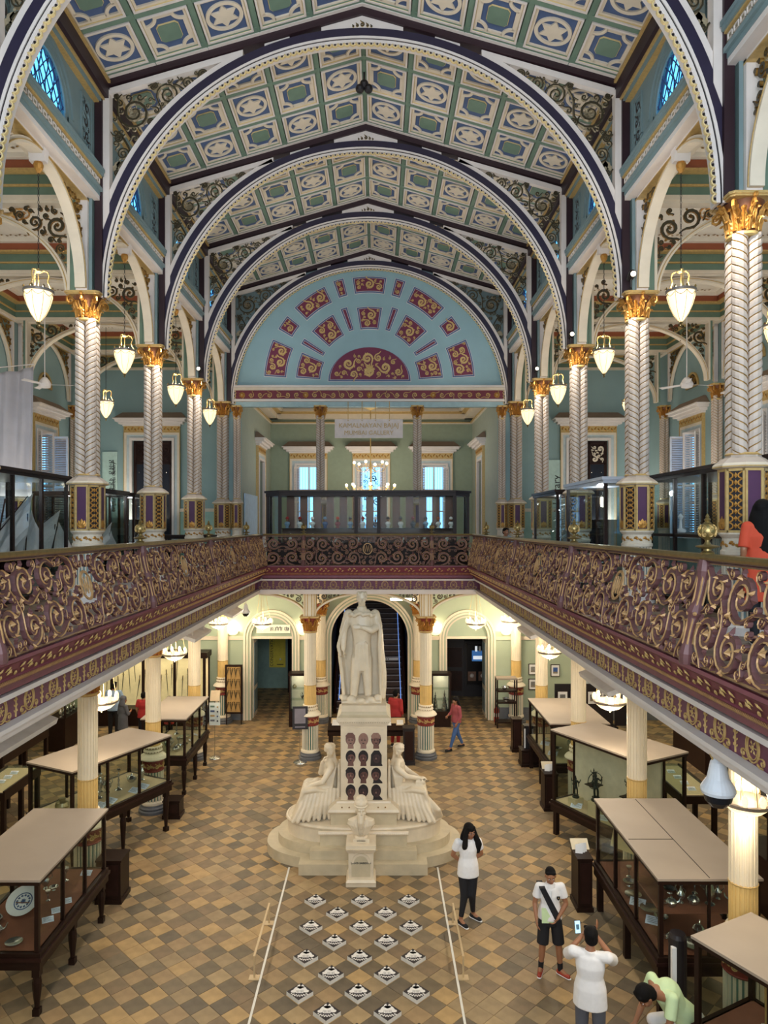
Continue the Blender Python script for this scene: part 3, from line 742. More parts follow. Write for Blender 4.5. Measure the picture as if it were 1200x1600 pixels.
# ---- side gallery walls, ceilings, cornices ----
PED = {}
def opening_wall(m, fn, u0, u1, z0, z1, holes, mt, th=.2):
    """rectangular wall with rectangular holes (u0,u1,z0,z1)"""
    us = sorted({u0, u1, *[h[0] for h in holes], *[h[1] for h in holes]})
    for a, b in zip(us, us[1:]):
        hs = sorted([(h[2], h[3]) for h in holes if h[0] <= a+1e-6 and h[1] >= b-1e-6]); z = z0
        for p, q in hs+[(z1, z1)]:
            if p > z+1e-6: m.extr([(a, z), (b, z), (b, p), (a, p)], fn, 0, th, mt)
            z = max(z, q)
for s in (-1, 1):
    side = 'left' if s < 0 else 'right'
    m = MB(); holes = []
    for k in range(2, 7):
        yc = (YC[k-1]+YC[k])/2; holes.append((yc-.5, yc+.5, 6.1, 9.3))
    opening_wall(m, lambda u, v, d: (s*(WO+.15+d), u, v), -4, 26.3, ZG, 13.2, holes, 'wall')
    opening_wall(m, lambda u, v, d: (s*(WO+.15+d), u, v), -4, 36, -.1, ZG, [], 'wall_low')
    w_ = smesh('wall_'+side, m)
    # end wall of the side gallery with a tall doorway (open onto a dark landing)
    m = MB(); xs = sorted((s*4.42, s*(WO+.15)))
    opening_wall(m, lambda u, v, d: (u, 26.1+d, v), xs[0], xs[1], ZG, 13.2, [(s*8.0-.73, s*8.0+.73, ZG, 9.62)], 'wall'); smesh('wall_gallery_end_'+side, m)
    # ceiling and mouldings per bay
    sc_ = struct('ceiling_gallery_'+side); m = MB(); m.box(min(s*4.99, s*9.9), max(s*4.99, s*9.9), -1, 26.3, 12.92, 13.1, 'ivory'); add('plaster', m, sc_)
    m = MB(); or_ = MB()
    for k in range(2, 8):
        y0 = YC[k-1]; y1 = YC[k] if k < 7 else 26.1
        for (z0, z1, o, mt) in ((12.84, 12.92, .34, 'ivory'), (12.68, 12.84, .24, 'rust'), (12.64, 12.68, .28, 'goldp'), (12.46, 12.64, .12, 'green'), (12.43, 12.46, .15, 'goldp'), (12.28, 12.43, .10, 'green'), (12.2, 12.28, .13, 'cream')):
            xa, xb = sorted((s*4.99, s*9.9))
            m.box(xa, xb, y0-o, y0+o, z0+.0007, z1+.0007, mt)
            if k == 7: m.box(xa, xb, y1-o, y1, z0+.0007, z1+.0007, mt)
            m.box(*sorted((s*4.99, s*(4.99+o))), y0+o, y1-o, z0, z1, mt); m.box(*sorted((s*9.9, s*(9.9-o))), y0+o, y1-o, z0, z1, mt)
        if k > 2:
            yc = (y0+y1)/2; fnc = lambda u, v, d: (s*7.35+u, yc+v, 12.905-d)
            or_.ring(.5, .53, fnc, 0, .02, 'gold', 0, 2*pi, 32); or_.ring(.2, .26, fnc, 0, .04, 'goldp', 0, 2*pi, 24)
            for q in range(14): leaf2d(or_, .27*cos(q*pi/7), .27*sin(q*pi/7), q*pi/7, .2, .12, fnc, .02, 'gold')
            for q in range(40):
                u = -2.0+q*.1
                for vv in (-1.3, 1.3): leaf2d(or_, u, vv, .6*(-1)**q, .08, .05, fnc, .01, 'golddk')
    add('moulding', m, sc_); add('stencil_ornament', or_, sc_, kind='stuff')
    # outer wall blind arches
    for k in range(3, 8):
        y0, y1 = YC[k-1], (YC[k] if k < 7 else 26.1); h = (y1-y0)/2
        if k == 7: continue
        t = thing('blind_arch', 'cream blind arch with scroll corners on the %s outer wall, %s' % (side, {3: 'nearest bay', 4: 'second bay', 5: 'third bay', 6: 'last full bay'}[k]), 'arch', (s*(WO+.08), (y0+y1)/2, 0), group='blind arches on the outer gallery walls')
        add('arch_band', ab, t, scale=(.5, 1, 1)); [add('scroll_spandrel', q, t, scale=(.6, 1, 1)) for q in ss]
        gr = MB(); fg = lambda u, v, d: (-s*d, u, v); gr.ring(.36, .42, fg, 0, .05, 'goldp', n=20); gr.box(min(0,-s*.05), max(0,-s*.05), -.42, .42, -.05, .0, 'goldp'); gr.extr([(.37*cos(pi*i/12), .37*sin(pi*i/12)) for i in range(13)], fg, 0, .01, 'black')
        scrollfill(gr, pack(lambda a, b: a*a+b*b < .36**2 and b > .01, (-.37, .37, 0, .37), [(.12, 60), (.07, 100), (.04, 150)], 2), lambda u, v, d: (-s*(d+.02), u, v), .015, 'golddk', 'golddk', wf=.2, wmin=.01)
        tg = add('vent_grille', gr, None, (s*(WO+.14), (y0+y1)/2, 10.75)); tag(tg, 'small half-round gilt grille high on the %s outer wall, %s' % (side, {3: 'nearest bay', 4: 'second bay', 5: 'third bay', 6: 'last full bay'}[k]), 'grille', 'half-round vent grilles')

# ---- window / door surround with pediment ----
def surround(width, zb, zt, roof=True, gold=True):
    """local: u across, v up (absolute z), d towards the room"""
    m = MB(); h = width/2; fn = lambda u, v, d: (u, -d, v)
    def bx(u0, u1, z0, z1, d, mt): m.extr([(u0,z0),(u1,z0),(u1,z1),(u0,z1)], fn, 0, d, mt)
    for sg in (-1, 1):
        for a, b_, d, mt in ((0, .09, .10, 'white'), (.09, .2, .06, mat('pale_blue_grey_paint', '#B9C4C6', .6)), (.2, .28, .08, 'cream'), (.28, .30, .10, 'goldp')):
            bx(*sorted((sg*(h+a), sg*(h+b_))), zb, zt+a, d, mt)
    for a, b_, d, mt in ((0, .09, .10, 'white'), (.09, .2, .06, MATS['pale_blue_grey_paint']), (.2, .28, .08, 'cream'), (.28, .30, .10, 'goldp')): bx(-h-b_, h+b_, zt+a, zt+b_, d, mt)
    H = h+.3; bx(-H, H, zt+.3, zt+.52, .09, 'golddk' if 0 else 'goldp')
    for k in range(int(2*H/.12)): 
        leaf2d(m, -H+.06+k*.12, zt+.41, 1.0*(-1)**k, .1, .07, lambda u, v, d: (u, -d-.09, v), .015, 'gold'); rosette(m, -H+.06+k*.12, zt+.41, .035, lambda u, v, d: (u, -d-.09, v), .012, 'golddk')
    for a, z0, z1, d in ((.03, .52, .58, .14), (.14, .58, .66, .24), (.24, .66, .74, .34), (.30, .74, .78, .40)): bx(-H-a, H+a, zt+z0, zt+z1, d, 'white')
    z0, z1 = zt+.78, zt+1.02; A = H+.28; C = H+.05
    vs = [(-A,-.38,z0),(A,-.38,z0),(A,0,z0),(-A,0,z0),(-C,-.08,z1),(C,-.08,z1),(C,0,z1),(-C,0,z1)]
    m.add(vs, [(0,1,5,4),(1,2,6,5),(3,0,4,7),(4,5,6,7),(0,3,2,1)], mat('brown_grey_paint', '#8A7462', .7))
    return m.mesh('surround')
def shutter_mesh(w_, h_):
    m = MB(); t = .03
    for a, b_ in ((0, .05), (w_-.05, w_)): m.box(a, b_, -t/2, t/2, 0, h_, 'white')
    for z in (0, h_*.5-.03, h_-.06): m.box(.05, w_-.05, -t/2, t/2, z, z+.06, 'white')
    n = int(h_/.075)
    for k in range(n):
        z = .07+k*(h_-.14)/n
        if abs(z-h_*.5) < .06: continue
        m.add([(.05,-.02,z),(w_-.05,-.02,z),(w_-.05,.02,z+.05),(.05,.02,z+.05),(.05,-.012,z),(w_-.05,-.012,z),(w_-.05,.028,z+.05),(.05,.028,z+.05)], [(0,1,2,3),(7,6,5,4),(0,4,5,1),(3,2,6,7)], mat('shutter_slat_paint', '#B8B0B0', .6))
    return m.mesh('shutter')
def sash_mesh(w_, z0, z1):
    m = MB()
    for a in (-w_/2, -.025, w_/2-.06): m.box(a, a+.06, -.03, .03, z0, z1, 'white')
    for z in (z0, z0+(z1-z0)*.33, z0+(z1-z0)*.64, z1-.06): m.box(-w_/2, w_/2, -.03, .03, z, z+.06, 'white')
    for k in range(1, 9):
        x = -w_/2+k*w_/9; m.box(x-.006, x+.006, .08, .092, z0, z1, 'greend')
    return m.mesh('sash')
sur_w = surround(1.0, 6.1, 9.3); shm = shutter_mesh(.5, 3.15); sash = sash_mesh(1.0, 6.1, 9.3)
pn = MB(); pn.box(-.5, .5, -.004, .004, 6.1, 9.3, glass('window_pane', '#CDE9F7', .1, .2)); pn = pn.mesh('pane')
def window(x, y, rz, label, spread=(2.6, .9)):
    global wn
    wn += 1; wd = struct('window_%d' % wn, (x, y, 0), label); wd.rotation_euler = (0, 0, rz)
    add('window_frame', sur_w, wd); s_ = add('sash', sash, wd, (0, .12, 0)); add('pane', pn, s_)
    a = add('shutter', shm, wd, (-.5, -.05, 6.12), (0, 0, -spread[0])); b = add('shutter', shm, wd, (.5, -.05, 6.12), (0, 0, pi+spread[0]))
    add('shutter', shm, wd, (-.5, -.02, 6.12), (0, 0, -spread[1])); add('shutter', shm, wd, (.5, -.02, 6.12), (0, 0, pi+spread[1]))
    return wd
for s in (-1, 1):
    for k in range(3, 7):
        window(s*(WO+.15), (YC[k-1]+YC[k])/2, pi/2 if s < 0 else -pi/2, 'tall window with open white louvred shutters, %s gallery wall, bay %d from the far end' % ('left' if s < 0 else 'right', 7-k), (2.5, 1.5))
sur_d = surround(1.46, ZG, 9.62)
dn = 0
for s in (-1, 1):
    dn += 1; dd = struct('door_%d' % dn, (s*8.0, 26.1, 0), ('dark' if s < 0 else 'dark carved') + ' tall doorway in a white and gold surround, %s gallery end' % ('left' if s < 0 else 'right'))
    add('door_frame', sur_d, dd); m = MB()
    m.box(-.73, .73, .1, .16, ZG, 9.62, 'wood'); 
    for a, b_ in ((-.66, -.06), (.06, .66)):
        m.box(a, b_, .06, .1, 8.75, 8.8, 'wood'); m.box(a, b_, .06, .1, 9.5, 9.55, 'wood'); m.box(a, a+.05, .06, .1, ZG, 9.55, 'wood'); m.box(b_-.05, b_, .06, .1, ZG, 9.55, 'wood'); m.box(a+.05, b_-.05, .085, .1, ZG+.1, 8.75, mat('smoked_glass', '#20242E', .15))
    add('door_leaf', m, dd); m = MB()
    for cx in (-.36, .36):
        scrollfill(m, pack(lambda x, z: abs(x) < .24 and abs(z) < .32, (-.25, .25, -.33, .33), [(.12, 60), (.07, 120), (.04, 200)], 4), lambda u, v, d, cx=cx: (cx+u, .07+d, 9.15+v), .015, ('wood' if s < 0 else 'cream'), ('wood' if s < 0 else 'cream'), wf=.22, wmin=.01, turns=1.2)
    add('carved_fanlight', m, dd)
    m = MB(); 
    for zz in (8.45, 7.6, 7.2, 6.3):
        for xx in (-.5, -.14, .14, .5): m.ball((xx, .04, zz), .022, 'silver', 6)
    add('stud', m, dd)

# ---- painted half-moon wall, entablature, end room ----
ew = struct('wall_back'); m = MB(); n = 48
arc = [(4.5*cos(pi*i/n), CZ+4.5*sin(pi*i/n)) for i in range(n+1)]; arc = [p for p in arc if p[1] > 11.1]
xl = sqrt(4.5**2-.6**2); m.extr([(xl, 11.1)]+arc+[(-xl, 11.1)], lambda u, v, d: (u, 23.55+d, v), 0, .2, mat('powder_blue_paint', '#8AA8AE', .7, var=.04, scale=2))
top = [(4.9, 11.0)]+[(4.5*cos(a), CZ+4.5*sin(a)) for a in [0.12+(pi/2-.12)*i/20 for i in range(21)]]
for sg in (-1, 1):
    for i in range(20):
        a = .12+(pi/2-.12)*i/20; a2 = .12+(pi/2-.12)*(i+1)/20; p, q = (4.5*cos(a), CZ+4.5*sin(a)), (4.5*cos(a2), CZ+4.5*sin(a2))
        m.extr([(sg*p[0], p[1]), (sg*q[0], q[1]), (sg*q[0], roofz(q[0])+.1), (sg*p[0], roofz(p[0])+.1)], lambda u, v, d: (u, 23.6+d, v), 0, .2, 'teal')
    m.box(*sorted((sg*4.4, sg*4.95)), 23.7, 23.9, 10.9, 14.4, 'teal')
m.box(-4.6, 4.6, 23.5, 23.9, 10.46, 11.02, 'teal'); add('masonry', m, ew)
m = MB(); m.box(-4.45, 4.45, 23.36, 23.5, 10.95, 11.06, 'cream'); m.box(-4.45, 4.45, 23.30, 23.5, 11.04, 11.1, 'white'); m.box(-4.45, 4.45, 23.44, 23.5, 10.66, 10.95, mat('wine_frieze', '#6E2434', .6, var=.1)); m.box(-4.45, 4.45, 23.36, 23.5, 10.58, 10.66, 'white'); m.box(-4.45, 4.45, 23.46, 23.6, 10.42, 10.58, mat('pale_blue_beam', '#9DB7BA', .6)); add('entablature', m, ew)
m = MB(); fz = lambda u, v, d: (u, 23.43-d, v)
for k in range(29):
    x = -4.2+k*.3; 
    if k % 7 == 0: rosette(m, x, 10.8, .12, fz, .02, 'gold', 'goldp', 10)
    scrollfill(m, [(x, 10.8, .10)], fz, .012, 'goldp', 'goldp', wf=.13, wmin=.009, seed=k, turns=1.4, tail=1.3)
add('frieze_scrolls', m, ew, kind='stuff')
# plum panels with blue borders and gilt arabesques
CXT, CZT = 0.0, 11.25
def sector(r0, r1, a0, a1, name):
    p = MB(); n = 8; f = lambda u, v, d: (u, 23.55-d, v)
    def loop(o):
        A = []; da = o/((r0+r1)/2)
        for i in range(n+1): a = a0+da+(a1-a0-2*da)*i/n; A.append((CXT+(r0+o)*cos(a), CZT+(r0+o)*sin(a)))
        Bq = []
        for i in range(n+1): a = a1-da-(a1-a0-2*da)*i/n; Bq.append((CXT+(r1-o)*cos(a), CZT+(r1-o)*sin(a)))
        return A, Bq[::-1]
    for o, d, mt in ((0, .02, 'white'), (.012, .026, 'blue'), (.055, .03, 'white'), (.065, .034, 'plumr')):
        A, Bq = loop(o); p.strip(A, Bq, f, 0, d, mt)
    def ins(x, z):
        r = sqrt((x-CXT)**2+(z-CZT)**2); a = atan2(z-CZT, x-CXT); q = .08/max(r, .1); return r0+.08 < r < r1-.08 and a0+q < a < a1-q
    xs = [CXT+r*cos(a0+(a1-a0)*t/6) for r in (r0, r1) for t in range(7)]; zs = [CZT+r*sin(a0+(a1-a0)*t/6) for r in (r0, r1) for t in range(7)]
    c = pack(ins, (min(xs), max(xs), min(zs), max(zs)), [(.17, 80), (.12, 120), (.075, 200), (.045, 300)], int(a0*100)+3)
    scrollfill(p, c, lambda u, v, d: f(u, v, d+.036), .01, 'goldp', 'goldp', wf=.17, wmin=.01, seed=4)
    return p
M['plumr'] = mat('plum_panel_paint', '#6A2440', .65, var=.08, scale=4)
D = radians
secs = [(2.75, 3.5, D(3), D(24)), (2.95, 3.5, D(30), D(39)), (2.9, 3.5, D(44.5), D(65)), (2.95, 3.55, D(70), D(76)), (2.95, 3.5, D(80.5), D(99.5))]
secs2 = [(1.62, 2.45, D(3), D(24)), (1.75, 2.6, D(29), D(34)), (1.75, 2.55, D(41), D(62)), (1.8, 2.6, D(68), D(73.5)), (1.75, 2.5, D(80), D(100))]
for grp in (secs, secs2):
    for q in grp:
        o = add('arabesque_panel', sector(*q, 'x'), ew)
        if q[2] < D(80): add('arabesque_panel', sector(q[0], q[1], pi-q[3], pi-q[2], 'x'), ew)
p = MB(); f = lambda u, v, d: (u, 23.55-d, v); n = 24
for r, d, mt in ((1.38, .02, 'white'), (1.365, .026, 'blue'), (1.31, .03, 'white'), (1.3, .034, 'plumr')): p.extr([(r*1.0*cos(pi*i/n), CZT+.02+(1.38-r)*.8+r*.82*sin(pi*i/n)) for i in range(n+1)], f, 0, d, mt)
inz = lambda x, z: (x/1.24)**2+((z-CZT)/1.02)**2 < 1 and z > CZT+.1
scrollfill(p, pack(inz, (-1.25, 1.25, CZT, CZT+1.1), [(.2, 120), (.14, 160), (.09, 200), (.05, 400)], 6), lambda u, v, d: f(u, v, d+.036), .01, 'goldp', 'goldp', wf=.17, wmin=.01); rosette(p, 0, CZT+.42, .2, lambda u, v, d: f(u, v, d+.036), .02, 'goldp')
add('arabesque_lunette', p, ew)
# end room
er = struct('wall_end_room'); m = MB()
XB = 4.3; YB = 30.3
opening_wall(m, lambda u, v, d: (u, YB+d, v), -XB, XB, ZG, 11.6, [(x-.5, x+.5, 6.1, 9.05) for x in (-2.67, 0, 2.67)], mat('grey_green_room_paint', '#8B9680', .75, var=.04))
for sg in (-1, 1):
    opening_wall(m, lambda u, v, d, sg=sg: (sg*(XB+d), u, v), 23.9, YB, ZG, 11.6, [(27.0, 28.2, ZG, 9.0)], mat('grey_green_side_paint', '#9DA596', .75, var=.04))
    m.box(*sorted((sg*4.3, sg*4.95)), 23.62, 23.9, ZG, 10.46, 'wall')
    m.box(*sorted((sg*4.42, sg*4.95)), 23.9, 26.1, ZG, 13.2, 'wall')
add('masonry', m, er)
m = MB()
for (z0, z1, o, mt) in ((11.28, 11.4, .62, 'cream'), (11.2, 11.28, .5, 'goldp'), (11.02, 11.2, .34, 'cream'), (10.86, 10.9, .1, 'goldp'), (10.82, 10.86, .06, 'cream')):
    m.box(-XB, XB, YB-o, YB, z0, z1, mt)
    for sg in (-1, 1): m.box(*sorted((sg*(XB-o), sg*XB)), 23.9, YB, z0, z1, mt)
add('cornice', m, er); m = MB(); m.box(-XB, XB, 23.9, YB, 11.6, 11.7, mat('brown_ceiling_paint', '#5A4A3A', .7)); smesh('ceiling_end_room', m)
surb = surround(1.0, 6.1, 9.05); sashb = sash_mesh(1.0, 6.1, 9.05)
for x, l in ((-2.67, 'left window of the end room, behind the black showcase'), (0, 'middle window of the end room with wrought iron grille, behind the chandelier'), (2.67, 'right window of the end room, behind the black showcase')):
    wn += 1; wd = struct('window_%d' % wn, (x, YB, 0), l); add('window_frame', surb, wd); s_ = add('sash', sashb, wd, (0, .12, 0)); add('pane', pn, s_, scale=(1, 1, 1)); 
    add('shutter', shm, wd, (-.62, -.12, 6.0), (0, 0, .35), scale=(.5, 1, .95)); add('shutter', shm, wd, (.62, -.12, 6.0), (0, 0, pi-.35), scale=(.5, 1, .95))
    if x == 0:
        m = MB(); scrollfill(m, pack(lambda a, b: abs(a) < .46 and abs(b) < 1.4, (-.47, .47, -1.4, 1.4), [(.2, 60), (.12, 100), (.07, 200)], 3), lambda u, v, d: (u, .2+d, 7.6+v), .01, 'black', 'black', wf=.09, wmin=.008); add('iron_grille', m, wd)
sur_s = surround(1.2, ZG, 9.0)
for sg in (-1, 1):
    dn += 1; dd = struct('door_%d' % dn, (sg*XB, 27.6, 0), 'doorway in the %s side wall of the end room' % ('left' if sg < 0 else 'right')); dd.rotation_euler = (0, 0, pi/2 if sg < 0 else -pi/2)
    add('door_frame', sur_s, dd); m = MB(); m.box(-.6, .6, .1, .15, ZG, 9.0, 'wood'); add('door_leaf', m, dd)

# entrance front behind the viewer: wall with tall window openings behind the added fill light
m = MB(); opening_wall(m, lambda u, v, d: (u, -4.4+d, v), -9.9, 9.9, 4.66, 16.2, [(-4.0, -1.5, 5.4, 12.0), (-1.2, 1.2, 5.4, 13.0), (1.5, 4.0, 5.4, 12.0), (-8.6, -6.2, 5.6, 10.5), (6.2, 8.6, 5.6, 10.5)], 'wall'); smesh('wall_front', m)
# ================================================================== gallery railing and fascia
AR = 2.87; YF = 19.3; H0 = 5.41; HR = .82
M['rim'] = mat('worn_gilt_rim', '#B48C5C', .5, .2, var=.2, scale=20)
M['ironp'] = mat('plum_brown_iron', '#64403E', .5, .1, var=.15, scale=10)
M['base_m'] = mat('wine_base_moulding', '#702F3E', .5, var=.12, scale=6)
def bulge(v):
    t = max(0, min(1, 1-v/HR)); return .15*t*t*(3-2*t)
def fr_(u, v, d):
    v = max(.012, min(HR-.015, v)); return (-bulge(v)-d, u, H0+v)      # local: hall side is -x
def scroll_panel(hw, seed, mono=True, big=True):
    m = MB()
    # symmetrical large C and S scrolls, drawn for the right half and mirrored
    half = []
    if hw > 1.2:
        half = [(.42, .60, .17, 1), (.40, .22, .18, -1), (.86, .62, .16, -1), (.84, .24, .20, 1), (1.28, .58, .19, 1), (1.30, .20, .17, -1), (1.64, .62, .14, -1), (1.66, .26, .15, 1)]
    else: half = [(.22, .6, .16, 1), (.24, .22, .18, -1), (.62*hw/.5*.5+.1, .42, .12, 1)]
    half = [h for h in half if h[0]+h[2] < hw+.02]
    rnd = random.Random(seed)
    for x, y, r, d in half:
        a0 = rnd.uniform(0, 6.28)
        for sg in (-1, 1):
            p = [(sg*q[0], q[1]) for q in spiral(x, y, r, a0, 1.55, d, 16, 1.3)]; n = len(p)
            m.ribbon(p, [max(.008, .023*(.35+.9*sin(pi*min(1, i/n*1.05)))) for i in range(n)], .022, fr_, 'rim', 'ironp', .62)
            rosette(m, p[-1][0], p[-1][1], r*.22, fr_, .03, 'rim', 'ironp', 5)
            for k in (.25, .45, .6):
                q = p[int(n*k)]; leaf2d(m, q[0], q[1], atan2(q[1]-y, q[0]-sg*x)+.5*sg, r*.6, r*.4, fr_, .022, 'ironp'); leaf2d(m, q[0], q[1], atan2(q[1]-y, q[0]-sg*x)-.5*sg, r*.35, r*.2, fr_, .03, 'rim')
    ins = lambda x, y: .02 < x < hw-.01 and .02 < y < HR-.03 and not (mono and x < .14 and .3 < y < .62) and not any((x-a)**2+(y-b)**2 < (r*.97)**2 for a, b, r, _ in half)
    c = pack(ins, (.02, hw, .02, HR), [(.10, 60), (.07, 220), (.05, 400), (.034, 700)], seed)
    for sg in (-1, 1): scrollfill(m, [(sg*x, y, r) for x, y, r in c], fr_, .018, 'rim', 'ironp', wf=.18, wmin=.008, seed=seed, turns=1.35, tail=1.1, q=.6)
    if mono:
        m.ring(.115, .14, lambda u, v, d: fr_(u, v, d), -.004, .012, 'rim', 0, 2*pi, 20, cz=.46, ez=1.15, ex=1)
        f2 = lambda u, v, d: fr_(u, v, d*.5+.008)
        for o in (-.03, .03): m.ribbon([(o-.065, .55), (o-.03, .38), (o, .5), (o+.03, .38), (o+.065, .55)], .008, .010, f2, 'rim', 'rim')
    m.ribbon([(-hw, .012), (hw, .012)], .012, .02, fr_, 'rim', 'ironp'); m.ribbon([(-hw, HR-.02), (hw, HR-.02)], .012, .02, fr_, 'rim', 'ironp')
    return m.mesh('scroll_panel')
def newel_mesh():
    m = MB(); 
    def P(v, d=0): return (-bulge(v)-d, 0, H0+v)
    m.tube([P(v, .02) for v in (0, .03, .08, .14, .2, .28, .36, .40, .43, .5, .58, .66, .73, .78, .82)], [.05, .055, .06, .045, .03, .036, .05, .07, .06, .035, .04, .045, .06, .055, .045], 'ironp', 10)
    for k in range(6):
        a = k*pi/3; m.tube([(P(v, .02)[0]+.042*cos(a), .042*sin(a), P(v)[2]) for v in (.16, .26, .36)], .008, 'rim', 4); m.tube([(P(v, .02)[0]+.042*cos(a), .042*sin(a), P(v)[2]) for v in (.46, .58, .7)], .008, 'rim', 4)
        m.ball((P(.42, .02)[0]+.06*cos(a), .06*sin(a), H0+.4), .018, 'rim', 6)
    return m.mesh('newel')
def finial_mesh():
    m = MB(); m.lathe([(.05,0),(.055,.015),(.03,.03),(.03,.045),(.085,.06),(.09,.068),(.03,.08),(.018,.1),(.02,.115),(.03,.125)], 'brass', n=16)
    m.ball((0, 0, .185), .068, 'brass', 18)
    for k in range(8): 
        a = k*pi/4; f = lambda u, v, d, a=a: ((.068+d)*cos(v)*cos(a+u), (.068+d)*cos(v)*sin(a+u), .185+(.068+d)*sin(v))
        scrollfill(m, [(0, .35, .3), (0, -.4, .3)], f, .005, 'goldp', 'brass', wf=.16, wmin=.03, leaves=False)
    m.lathe([(.03,.25),(.018,.262),(.026,.275),(.012,.29),(.016,.3),(.001,.325)], 'brass', n=12)
    return m.mesh('finial', True)
pan_m = scroll_panel(1.83, 3); new_m = newel_mesh(); fin_m = finial_mesh(); pan_s = scroll_panel(.50, 5, False)
def hand_rail(y0, y1):
    m = MB(); prof = [(-.045, -.02), (.045, -.02), (.055, 0), (.045, .025), (-.045, .025), (-.055, 0)]
    m.extr(prof, lambda u, v, d: (u, d, H0+HR+.02+v), y0, y1, 'brass'); m.box(-.03, .03, y0, y1, H0+HR-.01, H0+HR+.005, 'ironp'); return m
def base_run(y0, y1):
    """wine-red cyma under the ironwork with leaf sprays and flutes (local, hall at -x; plane x=0 is the rail)"""
    m = MB(); pr = [(.06, H0), (-.17, H0), (-.175, H0-.03), (-.15, H0-.05), (-.13, H0-.10), (-.08, H0-.17), (-.09, H0-.185), (-.04, H0-.25), (.03, H0-.27), (.02, H0-.33), (.10, H0-.37), (.2, H0-.37)]
    m.extr(pr, lambda u, v, d: (u, d, v), y0, y1, 'base_m', 'base_m'); return m
def base_orn(L, pitch=.34):
    m = MB(); n = int(L/pitch)
    def f1(u, v, d):   # slope between (-.15,-.05) and (-.08,-.17)
        t = (v+.11)/.12; return (-.115+.035*-(t)*2*.5-d-.004, u, H0-.11+v+.11)
    def f1(u, v, d): return (-.115-.6*(v)-d-.012, u, H0-.11+v)
    for k in range(n):
        u = -L/2+(k+.5)*L/n
        for q in range(4):
            sg = 1 if q % 2 else -1; leaf2d(m, u-.12+q*.06, sg*.01, .0+sg*.55, .075, .04, f1, .01, 'goldp')
        rosette(m, u+.13, 0, .03, f1, .014, 'goldp', n=6)
    def f2(u, v, d): return (-.065-.75*v-d-.012, u, H0-.215+v)
    nf = int(L/.034)
    for k in range(nf):
        u = -L/2+(k+.5)*L/nf; m.add([f2(u-.006, -.028, 0), f2(u+.006, -.028, 0), f2(u+.006, .028, 0), f2(u-.006, .028, 0), f2(u, 0, .008)], [(0,1,4),(1,2,4),(2,3,4),(3,0,4)], 'rim')
    return m.mesh('gilt_leaf_band')
def fascia_run(y0, y1):
    m = MB(); 
    m.box(.04, .3, y0, y1, H0-.415, H0-.37, 'white'); m.box(.15, .3, y0, y1, H0-.66, H0-.415, 'purplef'); m.box(.05, .3, y0, y1, H0-.70, H0-.66, 'white'); m.box(.09, .3, y0, y1, H0-.76, H0-.70, 'white'); m.box(.12, .3, y0, y1, H0-.79, H0-.76, 'white'); return m
M['purplef'] = mat('plum_fascia_paint', '#622C44', .55, var=.1, scale=6)
def medal():
    m = MB(); f = lambda u, v, d: (.15-d, u, H0-.5375+v)
    for r0, r1 in ((.087, .096), (.071, .076)):
        m.ring(r0, r1, f, 0, .012, 'goldp', 0, 2*pi, 20, ez=1.18)
    rosette(m, 0, 0, .026, f, .010, 'goldp', n=6)
    for k in range(6): leaf2d(m, .022*cos(k*pi/3), .022*sin(k*pi/3), k*pi/3, .034, .016, f, .008, 'goldp')
    for sg in (-1, 1): m.ribbon([(sg*q[0], q[1]) for q in spiral(.135, -.075, .035, pi*.7, 1.2, -1, 12, 1.4)], .0042, .01, f, 'goldp', 'goldp'); m.ribbon([(sg*.06, -.1), (sg*.1, -.115), (sg*.15, -.11)], .006, .01, f, 'goldp', 'goldp')
    return m.mesh('oval_medallion')
def spray():
    m = MB(); f = lambda u, v, d: (.15-d, u, H0-.5375+v); m.ribbon([(0, -.11), (.005, 0), (0, .1)], .005, .01, f, 'goldp', 'goldp')
    for k, z in enumerate((-.07, -.02, .03, .07)):
        for sg in (-1, 1): leaf2d(m, 0, z, pi/2-sg*.9, .045, .02, f, .01, 'goldp')
    leaf2d(m, 0, .08, pi/2, .045, .03, f, .012, 'goldp'); return m.mesh('leaf_spray')
med, spr = medal(), spray()
PY = [-2.0, 1.8, 5.6, 9.4, 13.2, 17.0]
def build_rail(root, segs, posts, y0, y1, base0, base1, far=False):
    for y, sc, me in segs: add('scroll_panel', me, root, (0, y, 0), scale=(1, sc, 1))
    for y in posts:
        n = add('newel_post', new_m, root, (0, y, 0)); add('finial', fin_m, n, (0, 0, H0+HR+.04))
    add('handrail', hand_rail(y0, y1), root)
    b = add('base_moulding', base_run(base0, base1), root)
    k = int((base1-base0)/1.7)
    L = (base1-base0)/k; o = base_orn(L)
    for i in range(k): add('gilt_leaf_band', o, b, (0, base0+(i+.5)*L, 0))
for s in (-1, 1):
    side = 'left' if s < 0 else 'right'
    t = thing('gallery_railing', 'bombe scrollwork iron railing with brass handrail along the %s gallery' % side, 'railing', (s*AR, 0, 0), group='gallery railings')
    if s < 0: t.scale = (-1, 1, 1)
    segs = [((a+b_)/2, 1.0, pan_m) for a, b_ in zip(PY, PY[1:])]+[((17.0+19.3)/2, 1.05/1.83, pan_m)]
    build_rail(t, segs, PY[1:], -2, YF, -2, YF+.1)
    f = struct('trim_%d' % (20 if s < 0 else 21), (s*AR, 0, 0), 'plum fascia with gilt medallions below the %s gallery railing' % side)
    if s < 0: f.scale = (-1, 1, 1)
    add('fascia', fascia_run(-2, YF+.2), f)
    k = 0; y = 4.2
    while y < YF-.15:
        add('oval_medallion', med, f, (0, y, 0)); add('leaf_spray', spr, f, (0, y+.25, 0)); y += .5
t = thing('gallery_railing', 'straight scrollwork iron railing with monogram across the far end of the galleries', 'railing', (0, YF, 0), group='gallery railings', rot=(0, 0, pi/2))
